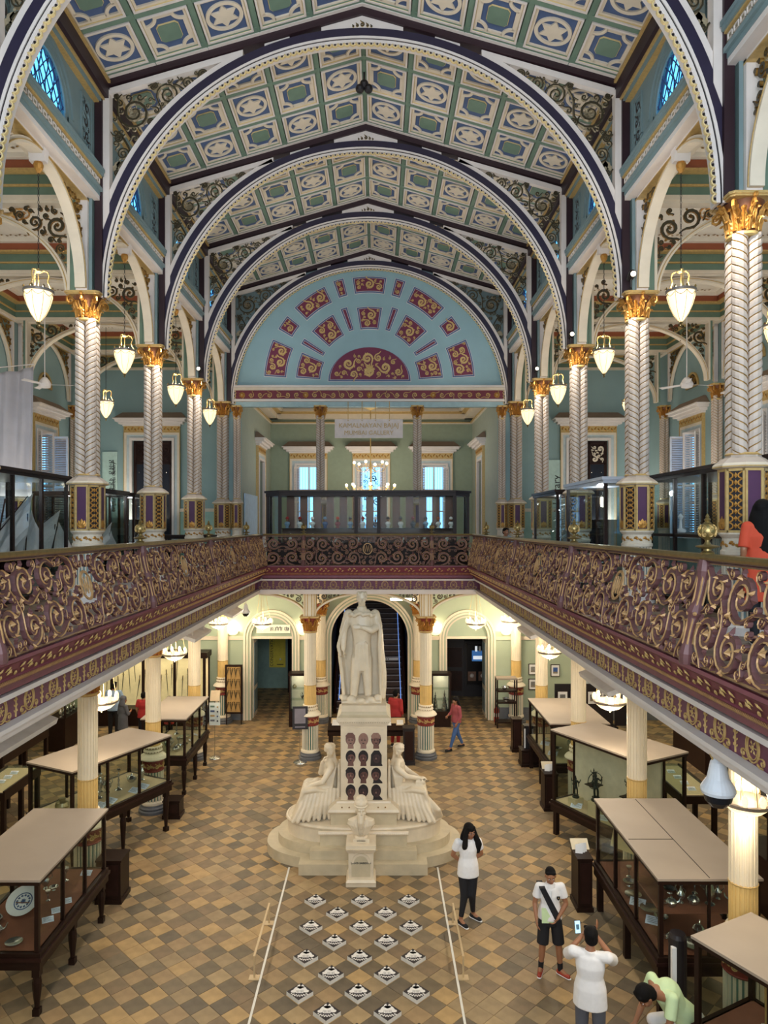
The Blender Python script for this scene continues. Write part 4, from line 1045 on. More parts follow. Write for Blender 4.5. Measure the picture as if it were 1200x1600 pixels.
build_rail(t, [(0, 1.74/1.83, pan_m), (-2.3, 1.1, pan_s), (2.3, 1.1, pan_s)], [-1.74, 1.74], -AR, AR, -2.87, 2.87)
f = struct('trim_22', (0, YF, 0), 'plum fascia with gilt medallions across the far gallery'); f.rotation_euler = (0, 0, pi/2)
add('fascia', fascia_run(-3.1, 3.1), f)
for k in range(-6, 7): add('oval_medallion', med, f, (0, k*.47, 0)); 
for k in range(-6, 6): add('leaf_spray', spr, f, (0, k*.47+.235, 0))
# ================================================================== ground floor
YW = 23.75
# fluted columns: white above, ochre below, bell collar, red band, green striped drum, grey plinth
def low_column_mesh():
    sh = MB(); 
    for z0, z1, mt in ((1.5, 2.03, 'yellow'), (2.03, 4.0, 'wlow')):
        n = 20
        for k in range(n):
            a = 2*pi*k/n; da = pi/n; P = []
            for q, r in ((-1, .168), (-.55, .168), (-.45, .156), (.45, .156), (.55, .168), (1, .168)): P.append((r*cos(a+q*da), r*sin(a+q*da)))
            for i in range(5): sh.add([(*P[i], z0), (*P[i+1], z0), (*P[i+1], z1), (*P[i], z1)], [(0,1,2,3)], mt)
    sh.lathe([(.172,2.03),(.178,2.04),(.172,2.05)], 'goldp', n=20)
    co = MB(); co.lathe([(.17,1.5),(.2,1.49),(.21,1.46),(.185,1.43),(.2,1.41),(.215,1.38),(.2,1.35),(.2,1.33),(.27,1.28),(.305,1.24),(.31,1.215),(.26,1.19),(.24,1.18)], 'wlow', n=28)
    for k in range(20):
        a = 2*pi*k/20; co.cbox((.203*cos(a), .203*sin(a), 1.46), (.02, .02, .03), 'golddk'); co.cbox((.207*cos(a+.15), .207*sin(a+.15), 1.375), (.018, .018, .02), 'iron')
    rb = MB(); rb.lathe([(.235,.93),(.25,.95),(.235,.96),(.232,1.15),(.25,1.16),(.24,1.18)], mat('brick_red_band', '#7A2A22', .5), n=28)
    for k in range(8):
        a = 2*pi*k/8; f = lambda u, v, d, a=a: ((.236+d)*cos(a+u/.24), (.236+d)*sin(a+u/.24), v)
        scrollfill(rb, [(-.03, 1.05, .05), (.04, 1.07, .035)], f, .01, 'goldp', 'goldp', wf=.2, wmin=.008, leaves=False); rosette(rb, .085, 1.05, .03, f, .01, 'goldp')
    dr = MB(); dr.lathe([(.205,.24),(.205,.95)], mat('green_flutes', '#5C7E70', .6), n=24)
    for k in range(20):
        a = 2*pi*k/20; c, s_ = cos(a), sin(a); dr.beam((.213*c, .213*s_, .26), (.213*c, .213*s_, .93), .03, .03, 'wlow')
    dr.lathe([(.25,.18),(.26,.2),(.25,.24),(.21,.27)], 'wlow', n=24)
    ba = MB(); ba.lathe([(.32,0),(.32,.06),(.29,.08),(.3,.12),(.27,.15),(.26,.18)], mat('dark_grey_plinth', '#5C5E62', .5), n=28)
    return dict(base=ba.mesh('base'), striped_drum=dr.mesh('drum'), red_band=rb.mesh('band'), collar=co.mesh('collar'), shaft=sh.mesh('shaft'))
LC = low_column_mesh(); cap_low = capital_mesh(.17, .27, .44, mcore=mat('capital_red_ground', '#8A3A28', .5))
def head_mesh():
    m = MB()
    m.box(-.17, .17, -.17, .17, 3.98, 4.66, 'wlow')
    for sx in (-1, 1):
        for o in (.06, .13): m.box(-.18, .18, sx*o-.012, sx*o+.012, 3.98, 4.66, 'goldp'); m.box(sx*o-.012, sx*o+.012, -.18, .18, 3.98, 4.66, 'goldp')
    return m.mesh('impost')
hm_ = head_mesh()
def low_column(x, y, label, group='fluted columns of the ground floor'):
    t = thing('fluted_column', label, 'column', (x, y, 0), group=group)
    for n, me in LC.items(): add(n, me, t)
    add('capital', cap_low, t, (0, 0, 3.54)); add('impost', hm_, t); return t
lab = {8.9: 'nearest, in front of the biggest case', 12.55: 'second, between two tall cases', 16.2: 'third', 19.85: 'fourth', 23.5: 'last, against the far wall'}
for s in (-1, 1):
    for y in (8.9, 12.55, 16.2, 19.85, 23.5):
        if s < 0 and y == 8.9: l = 'cream fluted column at ground level just off the left edge'
        else: l = 'cream and ochre fluted ground column, %s row, %s' % ('left' if s < 0 else 'right', {8.9: 'nearest, beside the domed camera', 12.55: 'at Y'[:0]+'in front of the bronze figure case' if s > 0 else 'first seen, between two cases', 16.2: 'next one along' if s > 0 else 'second seen', 19.85: 'fourth' if s > 0 else 'third seen', 23.5: 'last, against the end wall'}[y])
        low_column(s*W, y, l)
for x, l in ((-1.62, 'cream and ochre fluted column behind and left of the standing marble statue'), (1.62, 'cream and ochre fluted column behind and right of the standing marble statue')): low_column(x, 19.9, l)
for x, l in ((-1.62, 'fluted half column on the end wall, left of the staircase arch'), (1.62, 'fluted half column on the end wall, right of the staircase arch')): low_column(x, 23.55, l)
# scroll arches under the far gallery
def low_arch(w_, rise):
    fn = lambda u, v, d: (u, d, v); m = MB(); n = 32; a = w_/2-.16
    el = lambda o: [((a+o)*cos(pi*i/n), 3.95+(rise+o)*sin(pi*i/n)) for i in range(n+1)]
    m.strip(el(0), el(.05), fn, -.09, .09, 'wlow'); m.strip(el(.05), el(.065), fn, -.1, .1, 'goldp')
    scs = []; ins = lambda x, z: abs(x) < w_/2-.17 and z < 4.62 and (x/(a+.07))**2+((z-3.95)/(rise+.07))**2 > 1
    for sg in (-1, 1): sc = MB(); scs.append(sc); scrollfill(sc, pack(ins, ((.2, w_/2) if sg > 0 else (-w_/2, -.2))+(4.0, 4.63), [(.15, 60), (.1, 100), (.06, 160), (.035, 300)], 4), fn, .02, 'goldp', 'scroll', wf=.16, wmin=.01)
    return m.mesh('arch_band'), [q.mesh('scroll_spandrel') for q in scs]
la, lb = low_arch(3.24, .62)
for x, y, r, l in ((0, 19.9, 0, 'low gilt-edged arch with scroll corners behind the standing statue'), (-3.24, 19.9, 0, 'low gilt-edged arch with scroll corners before the left doorway'), (3.24, 19.9, 0, 'low gilt-edged arch with scroll corners before the right doorway'),
                   (-1.62, 21.75, pi/2, 'low arch running back to the end wall left of the stairs'), (1.62, 21.75, pi/2, 'low arch running back to the end wall right of the stairs')):
    t = thing('gallery_arch', l, 'arch', (x, y, 0), rotz=r, group='low arches under the far gallery'); add('arch_band', la, t); [add('scroll_spandrel', q, t) for q in lb]
for s in (-1, 1):
    for k in range(3, 7):
        t = thing('gallery_arch', 'low arch between ground columns under the %s gallery, %s' % ('left' if s < 0 else 'right', {3: 'nearest', 4: 'second', 5: 'third', 6: 'farthest'}[k]), 'arch', (s*W, (YC[k-1]+YC[k])/2, 0), rotz=pi/2, group='low arches under the side galleries'); add('arch_band', la, t, scale=(1.1, 1, 1)); [add('scroll_spandrel', q, t, scale=(1.1, 1, 1)) for q in lb]
# end wall with three arches
def arched_wall(m, fn, u0, u1, z0, z1, holes, mt, th=.25):
    """holes: (uc, r, zspring) round headed from the floor"""
    hs = sorted(holes); edges = [u0]+[(a[0]+a[1]+b[0]-b[1])/2 for a, b in zip(hs, hs[1:])]+[u1]
    for i, (uc, r, zs) in enumerate(hs):
        a, b = edges[i], edges[i+1]; n = 24
        m.extr([(a, z0), (uc-r, z0), (uc-r, zs), (a, zs)], fn, 0, th, mt); m.extr([(uc+r, z0), (b, z0), (b, zs), (uc+r, zs)], fn, 0, th, mt)
        for k in range(n):
            p0 = pi*k/n; p1 = pi*(k+1)/n
            P, Q = (uc+r*cos(p0), zs+r*sin(p0)), (uc+r*cos(p1), zs+r*sin(p1))
            def o(p):
                t = (p[0]-uc+r)/(2*r); return (a+(b-a)*t, z1)
            m.extr([P, o(P), o(Q), Q], fn, 0, th, mt)
        m.extr([(uc+r, zs), (b, zs), (b, z1)], fn, 0, th, mt); m.extr([(uc-r, zs), (a, zs), (a, z1)], fn, 0, th, mt)
w_ = struct('wall_back_ground'); m = MB()
arched_wall(m, lambda u, v, d: (u, YW+d, v), -9.9, 9.9, 0, 4.66, [(-3.27, .68, 2.75), (0, 1.28, 2.72), (3.27, .68, 2.75)], 'wall_low'); add('masonry', m, w_)
m = MB(); fw = lambda u, v, d: (u, YW-d, v)
for x0, x1 in ((-9.9, -4.15), (-2.4, -1.5), (1.5, 2.4), (4.15, 9.9)): m.box(x0, x1, YW-.06, YW, 2.68, 2.8, 'cream')
add('string_course', m, w_)
m = MB()
for x0, x1 in ((-9.9, -4.2), (4.2, 9.9)): m.box(x0, x1, YW-.03, YW, 0, .42, 'grey')
add('skirting', m, w_)
def arch_trim(r, zs, layers):
    m = MB(); fn = lambda u, v, d: (u, -d, v)
    for a, b, d, mt in layers:
        m.ring(r+a, r+b, fn, 0, d, mt, cz=zs, n=32)
        for sg in (-1, 1): m.box(*sorted((sg*(r+a), sg*(r+b))), -d, 0, 0, zs, mt)
    return m
for i, (x, r, zs, l) in enumerate(((-3.27, .68, 2.75, 'left arched doorway to the blue passage under a lit plaque'), (0, 1.28, 2.72, 'central arch opening onto the wooden staircase'), (3.27, .68, 2.75, 'right arched doorway with black door leaf'))):
    dn += 1; dd = struct('door_%d' % dn, (x, YW, 0), l)
    add('arch_moulding', arch_trim(r, zs, [(0, .05, .05, 'cream'), (.05, .1, .03, 'wall_low'), (.1, .16, .08, 'wlow'), (.16, .19, .05, 'wall_low'), (.19, .26, .1, 'wlow')]), dd)
    if r < 1:
        m = MB(); n = 20; m.extr([(r*cos(pi*k/n), 2.75+r*sin(pi*k/n)) for k in range(n+1)], lambda u, v, d: (u, d, v), .1, .16, 'wall_low'); m.box(-r, r, .06, .2, 2.7, 2.78, 'wlow'); add('tympanum', m, dd)
        m = MB(); sg = -1; xx = -r if x < 0 else r
        m.box(xx-.03, xx+.03, .25, 1.05, 0, 2.7, 'cream')
        for z0, z1 in ((.15, .9), (1.05, 2.5)): m.box(xx-.045, xx+.045, .33, .97, z0, z1, mat('glazed_door_panel', '#8FA3A8', .2))
        add('door_leaf', m, dd)
# plaque with script over the left doorway and its lamp
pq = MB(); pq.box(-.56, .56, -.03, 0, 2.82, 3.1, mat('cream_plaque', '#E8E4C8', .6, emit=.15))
o = add('plaque', pq, None, (-3.2, YW-.1, .1)); tag(o, 'long cream plaque in Devanagari lettering above the left doorway', 'sign')
# Devanagari letters drawn as strokes: an overline with stems and bowls
def deva(w_, h_, pattern, mt, fn, t=.004, lw=.012):
    m = MB(); x = 0; n = len(pattern)
    step = w_/n
    for i, ch in enumerate(pattern):
        if ch == ' ': x += step; continue
        m.ribbon([(x, h_), (x+step*.92, h_)], lw, t, fn, mt, mt)
        if ch in 'taIR': m.ribbon([(x+step*.75, h_), (x+step*.75, 0)], lw, t, fn, mt, mt)
        if ch in 'tR': m.ribbon([(x+step*.1, h_*.75), (x+step*.45, h_*.75), (x+step*.5, h_*.5), (x+step*.2, h_*.4), (x+step*.1, h_*.1), (x+step*.4, 0)], lw, t, fn, mt, mt)
        if ch in 'k': m.ribbon([(x+step*.45, h_), (x+step*.45, 0)], lw, t, fn, mt, mt); m.ring(step*.2, step*.3, fn, -t, t, mt, 0, 2*pi, 10, cx=x+step*.25, cz=h_*.5)
        if ch == 'I': m.ribbon([(x+step*.75, h_), (x+step*.6, h_*1.35), (x+step*.1, h_*1.3), (x, h_*1.1)], lw, t, fn, mt, mt)
        if ch == 'R': m.ribbon([(x+step*.4, h_*1.05), (x+step*.2, h_*1.4)], lw, t, fn, mt, mt)
        if ch == 'a': m.ring(step*.14, step*.22, fn, -t, t, mt, pi*.3, pi*1.9, 8, cx=x+step*.35, cz=h_*.4)
        x += step
    return m
M['ink'] = mat('dark_ink', '#2A2A28', .7, var=0)
add('lettering', deva(.62, .1, 'ta tIkIk kRt', 'ink', lambda u, v, d: (u, -.035-d, 2.9+v), lw=.007), o, (-.1, 0, 0))
# passage beyond the left doorway
ps = struct('wall_passage'); m = MB(); pw = mat('blue_green_passage', '#7E9A92', .7)
m.box(-5.9, -1.4, 28.4, 28.6, 0, 4.66, pw); m.box(-5.95, -5.8, YW+.25, 28.4, 0, 4.66, pw); m.box(-1.75, -1.6, YW+.25, 28.4, 0, 4.66, pw)
m.box(1.45, 5.9, 28.0, 28.2, 0, 4.66, pw); m.box(5.8, 5.95, YW+.25, 28.0, 0, 4.66, pw); m.box(1.6, 1.75, YW+.25, 28.0, 0, 4.66, pw); add('masonry', m, ps)
m = MB(); m.box(-11, 11, 35.8, 36, 0, 5, 'wall_low'); smesh('wall_far', m); m = MB(); m.box(-11, 11, 23.9, 36, 4.66, 4.72, 'white'); smesh('ceiling_passage', m)
m = MB(); m.box(-9.9, 9.9, -4.2, -4, 0, 4.66, 'wall_low'); smesh('wall_front_ground', m)
bn = MB(); bn.box(-.32, .32, -.01, .01, 0, 1.7, mat('yellow_banner', '#D8C840', .6)); o = add('banner', bn, None, (-3.72, 28.3, .85)); tag(o, 'tall yellow conservation lab banner inside the left passage', 'banner')
text('lettering', 'CONSERVATION LAB', .17, 'ink', o, (-.22, -.015, .85), (pi/2, -pi/2, 0)); bl = MB(); bl.box(-.12, -.115, -.014, -.01, .9, 1.6, 'ink'); bl.ball((.12, -.012, .32), .04, 'paper', 8); bl.box(-.02, .24, -.014, -.01, .1, .13, 'ink'); add('print', bl, o)
bn = MB(); bn.box(-.25, .25, -.01, .01, 0, 2.0, mat('purple_banner', '#5A2A6E', .6)); o = add('banner', bn, None, (-2.55, 28.3, .7)); tag(o, 'purple banner with lines of white text inside the left passage', 'banner')
for k in range(6): text('lettering', ('HOW', 'WE', 'KEEP', 'THE', 'OLD', 'TOWN')[k] if 0 else '-'*(4+k % 3), .16, 'paper', o, (0, -.015, 1.75-k*.27))
def door_leaf(x, y, rz, label, w_=.75, h_=2.6):
    m = MB(); m.extr([(0, 0), (w_, 0), (w_, h_-.5), (w_*.85, h_-.2), (w_*.5, h_-.02), (0, h_)], lambda u, v, d: (u, d, v), -.03, .03, 'black')
    t = thing('door_leaf_open', label, 'door', (x, y, 0), rz); add('leaf', m, t); p = MB()
    for z in (.2, 1.1): p.box(.1, w_-.1, -.045, -.03, z, z+.75, 'wood')
    add('panel', p, t); return t
door_leaf(-3.2, 27.6, .9, 'black round-topped door leaf standing open in the left passage')
door_leaf(2.75, 27.2, -.15, 'black round-topped door leaf inside the right doorway', .85, 2.8)
# right passage: cabinet with picture prints, yellow sign, extinguisher
t = thing('display_cabinet', 'black upright cabinet with a blue poster and portraits seen through the right doorway', 'cabinet', (4.05, 27.3, 0)); m = MB(); m.box(-.5, .5, -.3, .3, 0, 2.1, 'black'); add('body', m, t)
m = MB(); m.box(-.4, .4, -.33, -.3, .45, 2.0, mat('screen_dark', '#120E10', .3)); add('panel', m, t); m = MB(); m.box(-.2, .25, -.34, -.33, 1.35, 1.75, mat('lit_blue_print', '#3C6CA8', .5, emit=.5)); m.box(-.08, .0, -.35, -.33, 1.72, 1.92, mat('lit_white_print', '#E8EEF4', .5, emit=.6)); m.box(.06, .14, -.35, -.33, 1.72, 1.92, 'paper'); m.box(-.15, .2, -.345, -.34, 1.42, 1.55, MATS['lit_white_print']); add('poster', m, t)
m = MB()
for x in (-.2, .2): m.box(x-.15, x+.15, -.34, -.33, .6, .95, mat('photo_brown', '#7A5A48', .5)); m.ball((x, -.34, .8), .08, mat('photo_light', '#D8CCC4', .5), 8)
add('portrait_print', m, t)
m = MB(); m.box(-.4, .4, -.01, .01, 0, .3, mat('yellow_banner', '#D8C840')); o = add('sign_board', m, None, (4.0, 27.9, 2.3)); tag(o, 'yellow sign board above the cabinet in the right passage', 'sign'); text('lettering', 'A A I', .16, 'ink', o, (-.1, -.012, .15))
def extinguisher(x, y, label, s=1):
    t = thing('fire_extinguisher', label, 'extinguisher', (x, y, 0)); m = MB(); m.lathe([(.07*s, .0), (.08*s, .03), (.08*s, .42*s), (.05*s, .48*s), (.025*s, .5*s)], mat('fire_red', '#B02020', .35), n=14); add('cylinder', m, t)
    m = MB(); m.lathe([(.02*s, .5*s), (.03*s, .55*s), (.01*s, .58*s)], 'black', n=8); m.tube([(0, 0, .55*s), (.09*s, 0, .5*s), (.1*s, 0, .3*s)], .01, 'black'); add('valve', m, t); m = MB(); m.lathe([(.0815*s, .18*s), (.0815*s, .3*s)], 'paper', n=14); add('sticker', m, t)
extinguisher(3.28, 27.3, 'red fire extinguisher inside the right passage'); extinguisher(4.2, 23.5, 'red fire extinguisher on the floor beside the right doorway')
# staircase
st = thing('staircase', 'dark wooden staircase with pale nosings rising behind the standing statue', 'stairs', (0, 0, 0)); tr_w = mat('stair_wood', '#4A3428', .5, var=.2); nz = mat('worn_stair_nosing', '#A8A0A0', .4)
y = 24.6; 
for k in range(19):
    m = MB(); m.box(-1.15, 1.15, y, y+.31, .17*k, .17*(k+1)-.03, tr_w); m.box(-1.15, 1.15, y-.02, y+.31, .17*(k+1)-.03, .17*(k+1), tr_w); m.box(-1.15, 1.15, y-.03, y+.03, .17*(k+1)-.02, .17*(k+1)+.004, nz); add('tread', m, st); y += .29
m = MB(); m.box(-1.4, 1.4, y, y+.1, 3.23, 4.66, 'black'); m.box(-1.2, 1.2, y-.01, y, 3.25, 3.4, 'woodm'); add('landing', m, st)
for s in (-1, 1):
    m = MB(); m.beam((s*1.2, 24.5, .1), (s*1.2, y, 3.3), .08, .4, 'wood'); m.beam((s*1.2, 24.5, 1.0), (s*1.2, y, 4.2), .07, .07, 'wood')
    for k in range(19): m.beam((s*1.2, 24.6+k*.29, .17*k+.1), (s*1.2, 24.6+k*.29, .17*k+1.0), .03, .03, 'wood')
    add('balustrade', m, st); m = MB(); m.beam((s*1.08, 24.8, .42), (s*1.08, y, 3.6), .03, .03, mat('blue_light_strip', '#6A90D8', .5, emit=.8)); add('light_strip', m, st)
m = MB(); m.box(-.2, 1.05, 26.85, 26.86, 1.40, 1.5, 'paper'); o = add('stair_sign', m, st); m = MB(); [m.box(.1+k*.07, .14+k*.07, 26.845, 26.85, 1.43, 1.47, 'ink') for k in range(9) if k != 4]; add('print', m, o)
m = MB(); m.box(-1.6, -1.35, YW+.25, 31, 0, 4.66, 'black'); m.box(1.35, 1.6, YW+.25, 31, 0, 4.66, 'black'); smesh('wall_stairwell', m)

# wall lamps on the end wall (half bowls)
def sconce(x, label):
    t = thing('wall_lamp', label, 'lamp', (x, YW-.1, 2.86), group='half-bowl lamps on the end wall ledge'); m = MB(); n = 12
    m.lathe([(.001, -.02), (.1, 0), (.16, .05), (.19, .12)], 'bulb', n=16, sy=.7); add('bowl', m, t); light('lamp_glow', 'POINT', (0, -.02, .2), 14, WARM, .05, parent=t)
for x, l in ((-4.55, 'lit half-bowl wall lamp left of the left doorway'), (-2.2, 'lit half-bowl wall lamp behind the left fluted column'), (2.2, 'lit half-bowl wall lamp behind the right fluted column'), (4.55, 'lit half-bowl wall lamp right of the right doorway')): sconce(x, l)

# ------------------------------------------------------------------ hanging lamps
def pend_meshes():
    b = MB(); b.lathe([(.004,-.46),(.05,-.42),(.11,-.33),(.165,-.2),(.2,-.08),(.205,0)], 'bulb', n=20)
    r = MB(); r.lathe([(.205,-.01),(.222,-.005),(.222,.03),(.205,.035)], mat('lamp_rim_metal', '#8A8078', .4, .5), n=24)
    for k in range(8):
        a = k*pi/4; r.lathe([(.012, .03), (.018, .045), (.004, .075)], 'brass', (.215*cos(a), .215*sin(a), 0), 6)
        pts = []; a2 = a+pi/4
        for i in range(7):
            q = a+(a2-a)*i/6; pts.append((.208*cos(q), .208*sin(q), -.02-.06*sin(pi*i/6)))
        r.tube(pts, .004, 'brass', 4)
        r.tube([(.212*cos(a), .212*sin(a), -.02), (.175*cos(a), .175*sin(a), -.2), (.12*cos(a), .12*sin(a), -.33), (.02*cos(a), .02*sin(a), -.46)], .003, 'brass', 4)
    f = MB(); f.lathe([(.005,-.53),(.02,-.51),(.012,-.49),(.035,-.47),(.03,-.45)], 'brass', n=10)
    c = MB()
    for k in range(3):
        a = 2*pi*k/3+.3; c.tube([((x)*cos(a), (x)*sin(a), z) for x, z in ((.2,.03),(.16,.09),(.13,.17),(.15,.25),(.13,.31),(.07,.33),(.03,.3))], .012, 'goldp', 6)
    c.tube([(0, 0, .0), (0, 0, .3)], .008, 'goldp', 5); c.lathe([(.03,.29),(.05,.31),(.02,.34),(.012,.36)], 'goldp', n=10)
    return b.mesh('glass_bowl', True), r.mesh('rim'), f.mesh('finial'), c.mesh('crown_bracket')
pb, prm, pf, pc = pend_meshes()
def chain(L):
    m = MB(); n = int(L/.05)
    for i in range(n):
        z = i*L/n+.02
        m.tube([(.012*cos(q)*(1 if i % 2 else 0), .012*cos(q)*(0 if i % 2 else 1), z+.028*sin(q)) for q in [2*pi*j/6 for j in range(7)]], .0045, 'black', 3, False)
    return m.mesh('chain')
chains = {}
def pendant(x, y, z, ztop, label, s=1.0, e=26):
    t = thing('pendant_lamp', label, 'lamp', (x, y, z), group='lit acorn-shaped pendant lamps'); t.scale = (s, s, s)
    add('glass_bowl', pb, t); add('rim', prm, t); add('finial', pf, t); add('crown_bracket', pc, t)
    L = round((ztop-z)/s-.36, 2)
    if L not in chains: chains[L] = chain(L)
    add('chain', chains[L], t, (0, 0, .36)); light('lamp_glow', 'POINT', (0, 0, .06), e, WARM, .05, parent=t)
for s in (-1, 1):
    sd = 'left' if s < 0 else 'right'
    for k, w__ in ((3, 'nearest and largest'), (4, 'second largest'), (5, 'third'), (6, 'smallest, nearest the end wall')):
        pendant(s*4.85, (YC[k-1]+YC[k])/2, 10.02, 11.82, 'lit acorn pendant lamp in the %s gallery arcade, %s' % (sd, w__))
    pendant(s*7.32, 19.85, 9.95, 12.03, 'lit acorn pendant lamp deep in the %s gallery, in front of the end doorway' % sd)
    pendant(s*7.32, 12.55, 10.02, 12.03, 'lit acorn pendant lamp at the %s picture edge, deep in the gallery' % sd)
    # ceiling fans
    t = thing('ceiling_fan', 'white ceiling fan on a long rod in the %s gallery' % sd, 'fan', (s*7.32, 16.2, 9.75)); m = MB(); m.tube([(0, 0, .1), (0, 0, 2.25)], .012, 'white'); add('rod', m, t)
    m = MB(); m.lathe([(.05,-.12),(.12,-.1),(.14,-.02),(.1,.06),(.05,.12)], 'white', n=16); add('motor', m, t)
    for k in range(3):
        a = k*2*pi/3+.2; m = MB(); m.extr([(.12, -.04), (.62, -.07), (.64, .05), (.12, .04)], lambda u, v, d: (u, v, d-.04+v*.2), 0, .008, 'white'); add('blade', m, t, rot=(0, 0, a))
# ring chandeliers of the ground floor
def ring_meshes():
    b = MB(); b.lathe([(.005,-.16),(.08,-.15),(.18,-.11),(.25,-.05),(.275,0)], 'bulb', n=24)
    r = MB(); r.lathe([(.27,-.03),(.295,-.02),(.3,.02),(.275,.03)], mat('pewter_rim', '#9A9084', .4, .4), n=24); r.lathe([(.01,-.2),(.02,-.18),(.01,-.16)], 'brass', n=8)
    c = MB()
    for k in range(9):
        a = 2*pi*k/9; c.lathe([(.03, .0), (.042, .05), (.036, .09), (.018, .12), (.002, .13)], 'bulbhot' if 0 else 'bulb', (.285*cos(a), .285*sin(a), .03), 8)
    return b.mesh('glass_bowl', True), r.mesh('rim'), c
rb_, rr_, _c = ring_meshes()
cup = MB(); cup.lathe([(.028,0),(.042,.05),(.036,.09),(.018,.12),(.002,.13)], 'bulb', n=8); cup = cup.mesh('glass_cup')
def ring_lamp(x, y, z, label, ztop=4.665, s=1.0, e=38):
    t = thing('ring_chandelier', label, 'chandelier', (x, y, z), group='lit bowl chandeliers with a ring of small glass cups'); t.scale = (s, s, s)
    add('glass_bowl', rb_, t); add('rim', rr_, t)
    for k in range(9):
        a = 2*pi*k/9; add('glass_cup', cup, t, (.285*cos(a), .285*sin(a), .03))
    m = MB(); L = (ztop-z)/s
    for k in range(3):
        a = 2*pi*k/3+.5; m.tube([(.27*cos(a), .27*sin(a), .03), (.05*cos(a), .05*sin(a), L)], .006, 'goldp', 4); m.tube([(.1*cos(a+1), .1*sin(a+1), -.02), (.03*cos(a+1), .03*sin(a+1), L)], .004, 'goldp', 4)
    m.lathe([(.06, L-.03), (.08, L)], 'goldp', n=10); add('rods', m, t); light('lamp_glow', 'POINT', (0, 0, .22), e, (1, .86, .66), .08, parent=t); light('lamp_downglow', 'POINT', (0, 0, -.3), e*1.2, (1, .86, .66), .1, parent=t)
for x, y, z, l in ((-4.9, 13.3, 3.2, 'bowl chandelier in front of the first ground column on the left'), (-4.93, 18.2, 3.2, 'bowl chandelier before the sword display, left side'), (-4.75, 22.4, 3.4, 'small bowl chandelier left of the left doorway'), (-3.25, 21.7, 3.5, 'bowl chandelier on long wires before the left doorway'),
                   (3.27, 21.7, 3.5, 'bowl chandelier on long wires before the right doorway'), (4.5, 22.6, 3.45, 'small bowl chandelier right of the right doorway'), (4.68, 18.2, 3.25, 'bowl chandelier above the third case on the right'), (4.62, 13.3, 3.2, 'bowl chandelier above the bronze figure case'), (4.68, 8.5, 3.2, 'bowl chandelier behind the domed camera, nearest on the right')): ring_lamp(x, y, z, l, e=12 if y < 9 else 32)
for s in (-1, 1):
    for y in (4, 9.5, 15, 20.5): light('aisle_fill', 'AREA', (s*7.4, y, 4.6), 60, (1, .86, .68), 1.6, (0, 0, 0), 3)  # added fill under the gallery soffits, besides the chandeliers
# strip light behind the statue head, projector boxes, security cameras
m = MB(); m.box(-.36, .36, -.04, .04, -.03, .03, 'bulbhot'); o = add('tube_light', m, None, (1.0, 20.6, 4.36)); tag(o, 'short lit tube light right of the standing statue head', 'light')
m = MB(); m.tube([(-.3, 0, .03), (-.3, 0, .28)], .008, 'white'); m.tube([(.3, 0, .03), (.3, 0, .28)], .008, 'white'); add('hanger', m, o)
for x, y, l in ((-3.75, 7.9, 'flat white slanting light panel under the left gallery, nearest'), (-3.6, 15.2, 'small flat white light panel under the left gallery'), (-3.6, 19.0, 'smallest flat light panel under the left gallery'), (3.62, 10.6, 'flat white slanting light panel under the right gallery, nearest'), (3.62, 15.6, 'small flat light panel under the right gallery')):
    t = thing('light_panel', l, 'light', (x, y, 4.15), group='flat light panels under the galleries'); m = MB(); s = -1 if x < 0 else 1
    m.add([(-.14, -.7, 0), (.14, -.7, 0), (.14, .7, 0), (-.14, .7, 0), (-.14, -.7, .07), (.14, -.7, .07), (.14, .7, .07), (-.14, .7, .07)], [(0,3,2,1),(4,5,6,7),(0,1,5,4),(1,2,6,5),(2,3,7,6),(3,0,4,7)], mat('light_panel_case', '#D8D6D4', .5)); add('case', m, t, rot=(0, s*-.35, 0))
    m = MB(); m.box(-.1, .1, -.62, .62, -.012, 0, mat('lit_panel', '#F4F0EA', .5, emit=1.2)); add('diffuser', m, t, rot=(0, s*-.35, 0)); m = MB()
    for yy in (-.5, .5): m.box(-.04, .04, yy-.05, yy+.05, .05, .51, 'white')
    add('mount', m, t)
def dome_cam(x, y, z, s, label, zt):
    t = thing('dome_camera', label, 'camera', (x, y, z), group='white dome security cameras'); m = MB(); m.lathe([(.03*s, .34*s), (.05*s, .3*s), (.07*s, .27*s), (.1*s, .12*s), (.155*s, .03*s), (.16*s, 0), (.15*s, -.03*s)], mat('camera_white', '#D4D8DC', .4), n=24); add('housing', m, t)
    m = MB(); m.lathe([(.002, -.17*s), (.07*s, -.155*s), (.12*s, -.1*s), (.135*s, -.03*s)], mat('smoked_dome', '#1C1E22', .15), n=24); add('dome', m, t, smooth=False); m = MB(); m.tube([(0, 0, .3*s), (0, 0, zt-z)], .02*s, 'white'); m.tube([(-.03*s, 0, .25*s), (-.1*s, 0, .4*s), (-.08, 0, zt-z)], .008, 'goldp'); add('stem', m, t)
dome_cam(3.05, 5.8, 4.34, .85, 'large white dome security camera hanging beside the nearest right fluted column', 4.66); dome_cam(-3.55, 20.6, 3.98, .75, 'small white dome security camera by the left doorway', 4.62)
# spotlight heads clipped to the capitals
for x, y, l in ((4.62, 12.2, 'small lit spotlight on the second right capital'), (-4.62, 19.5, 'small lit spotlight on the third left capital'), (4.62, 19.5, 'small lit spotlight on the fourth right capital'), (4.62, 16.0, 'small spotlight on the third right capital')):
    t = thing('spotlight', l, 'spotlight', (x, y, 10.68), group='small spotlights on the capitals'); m = MB(); m.lathe([(.05,-.08),(.06,-.02),(.06,.1),(.04,.12)], 'black', n=12); add('housing', m, t, (0, 0, .1), (1.2, 0, 0)); m = MB(); m.ball((0, -.12, .1), .045, 'bulbhot', 8); add('lens', m, t); m = MB(); m.tube([(0, 0, -.1), (0, 0, .1)], .015, 'black'); add('clip', m, t)
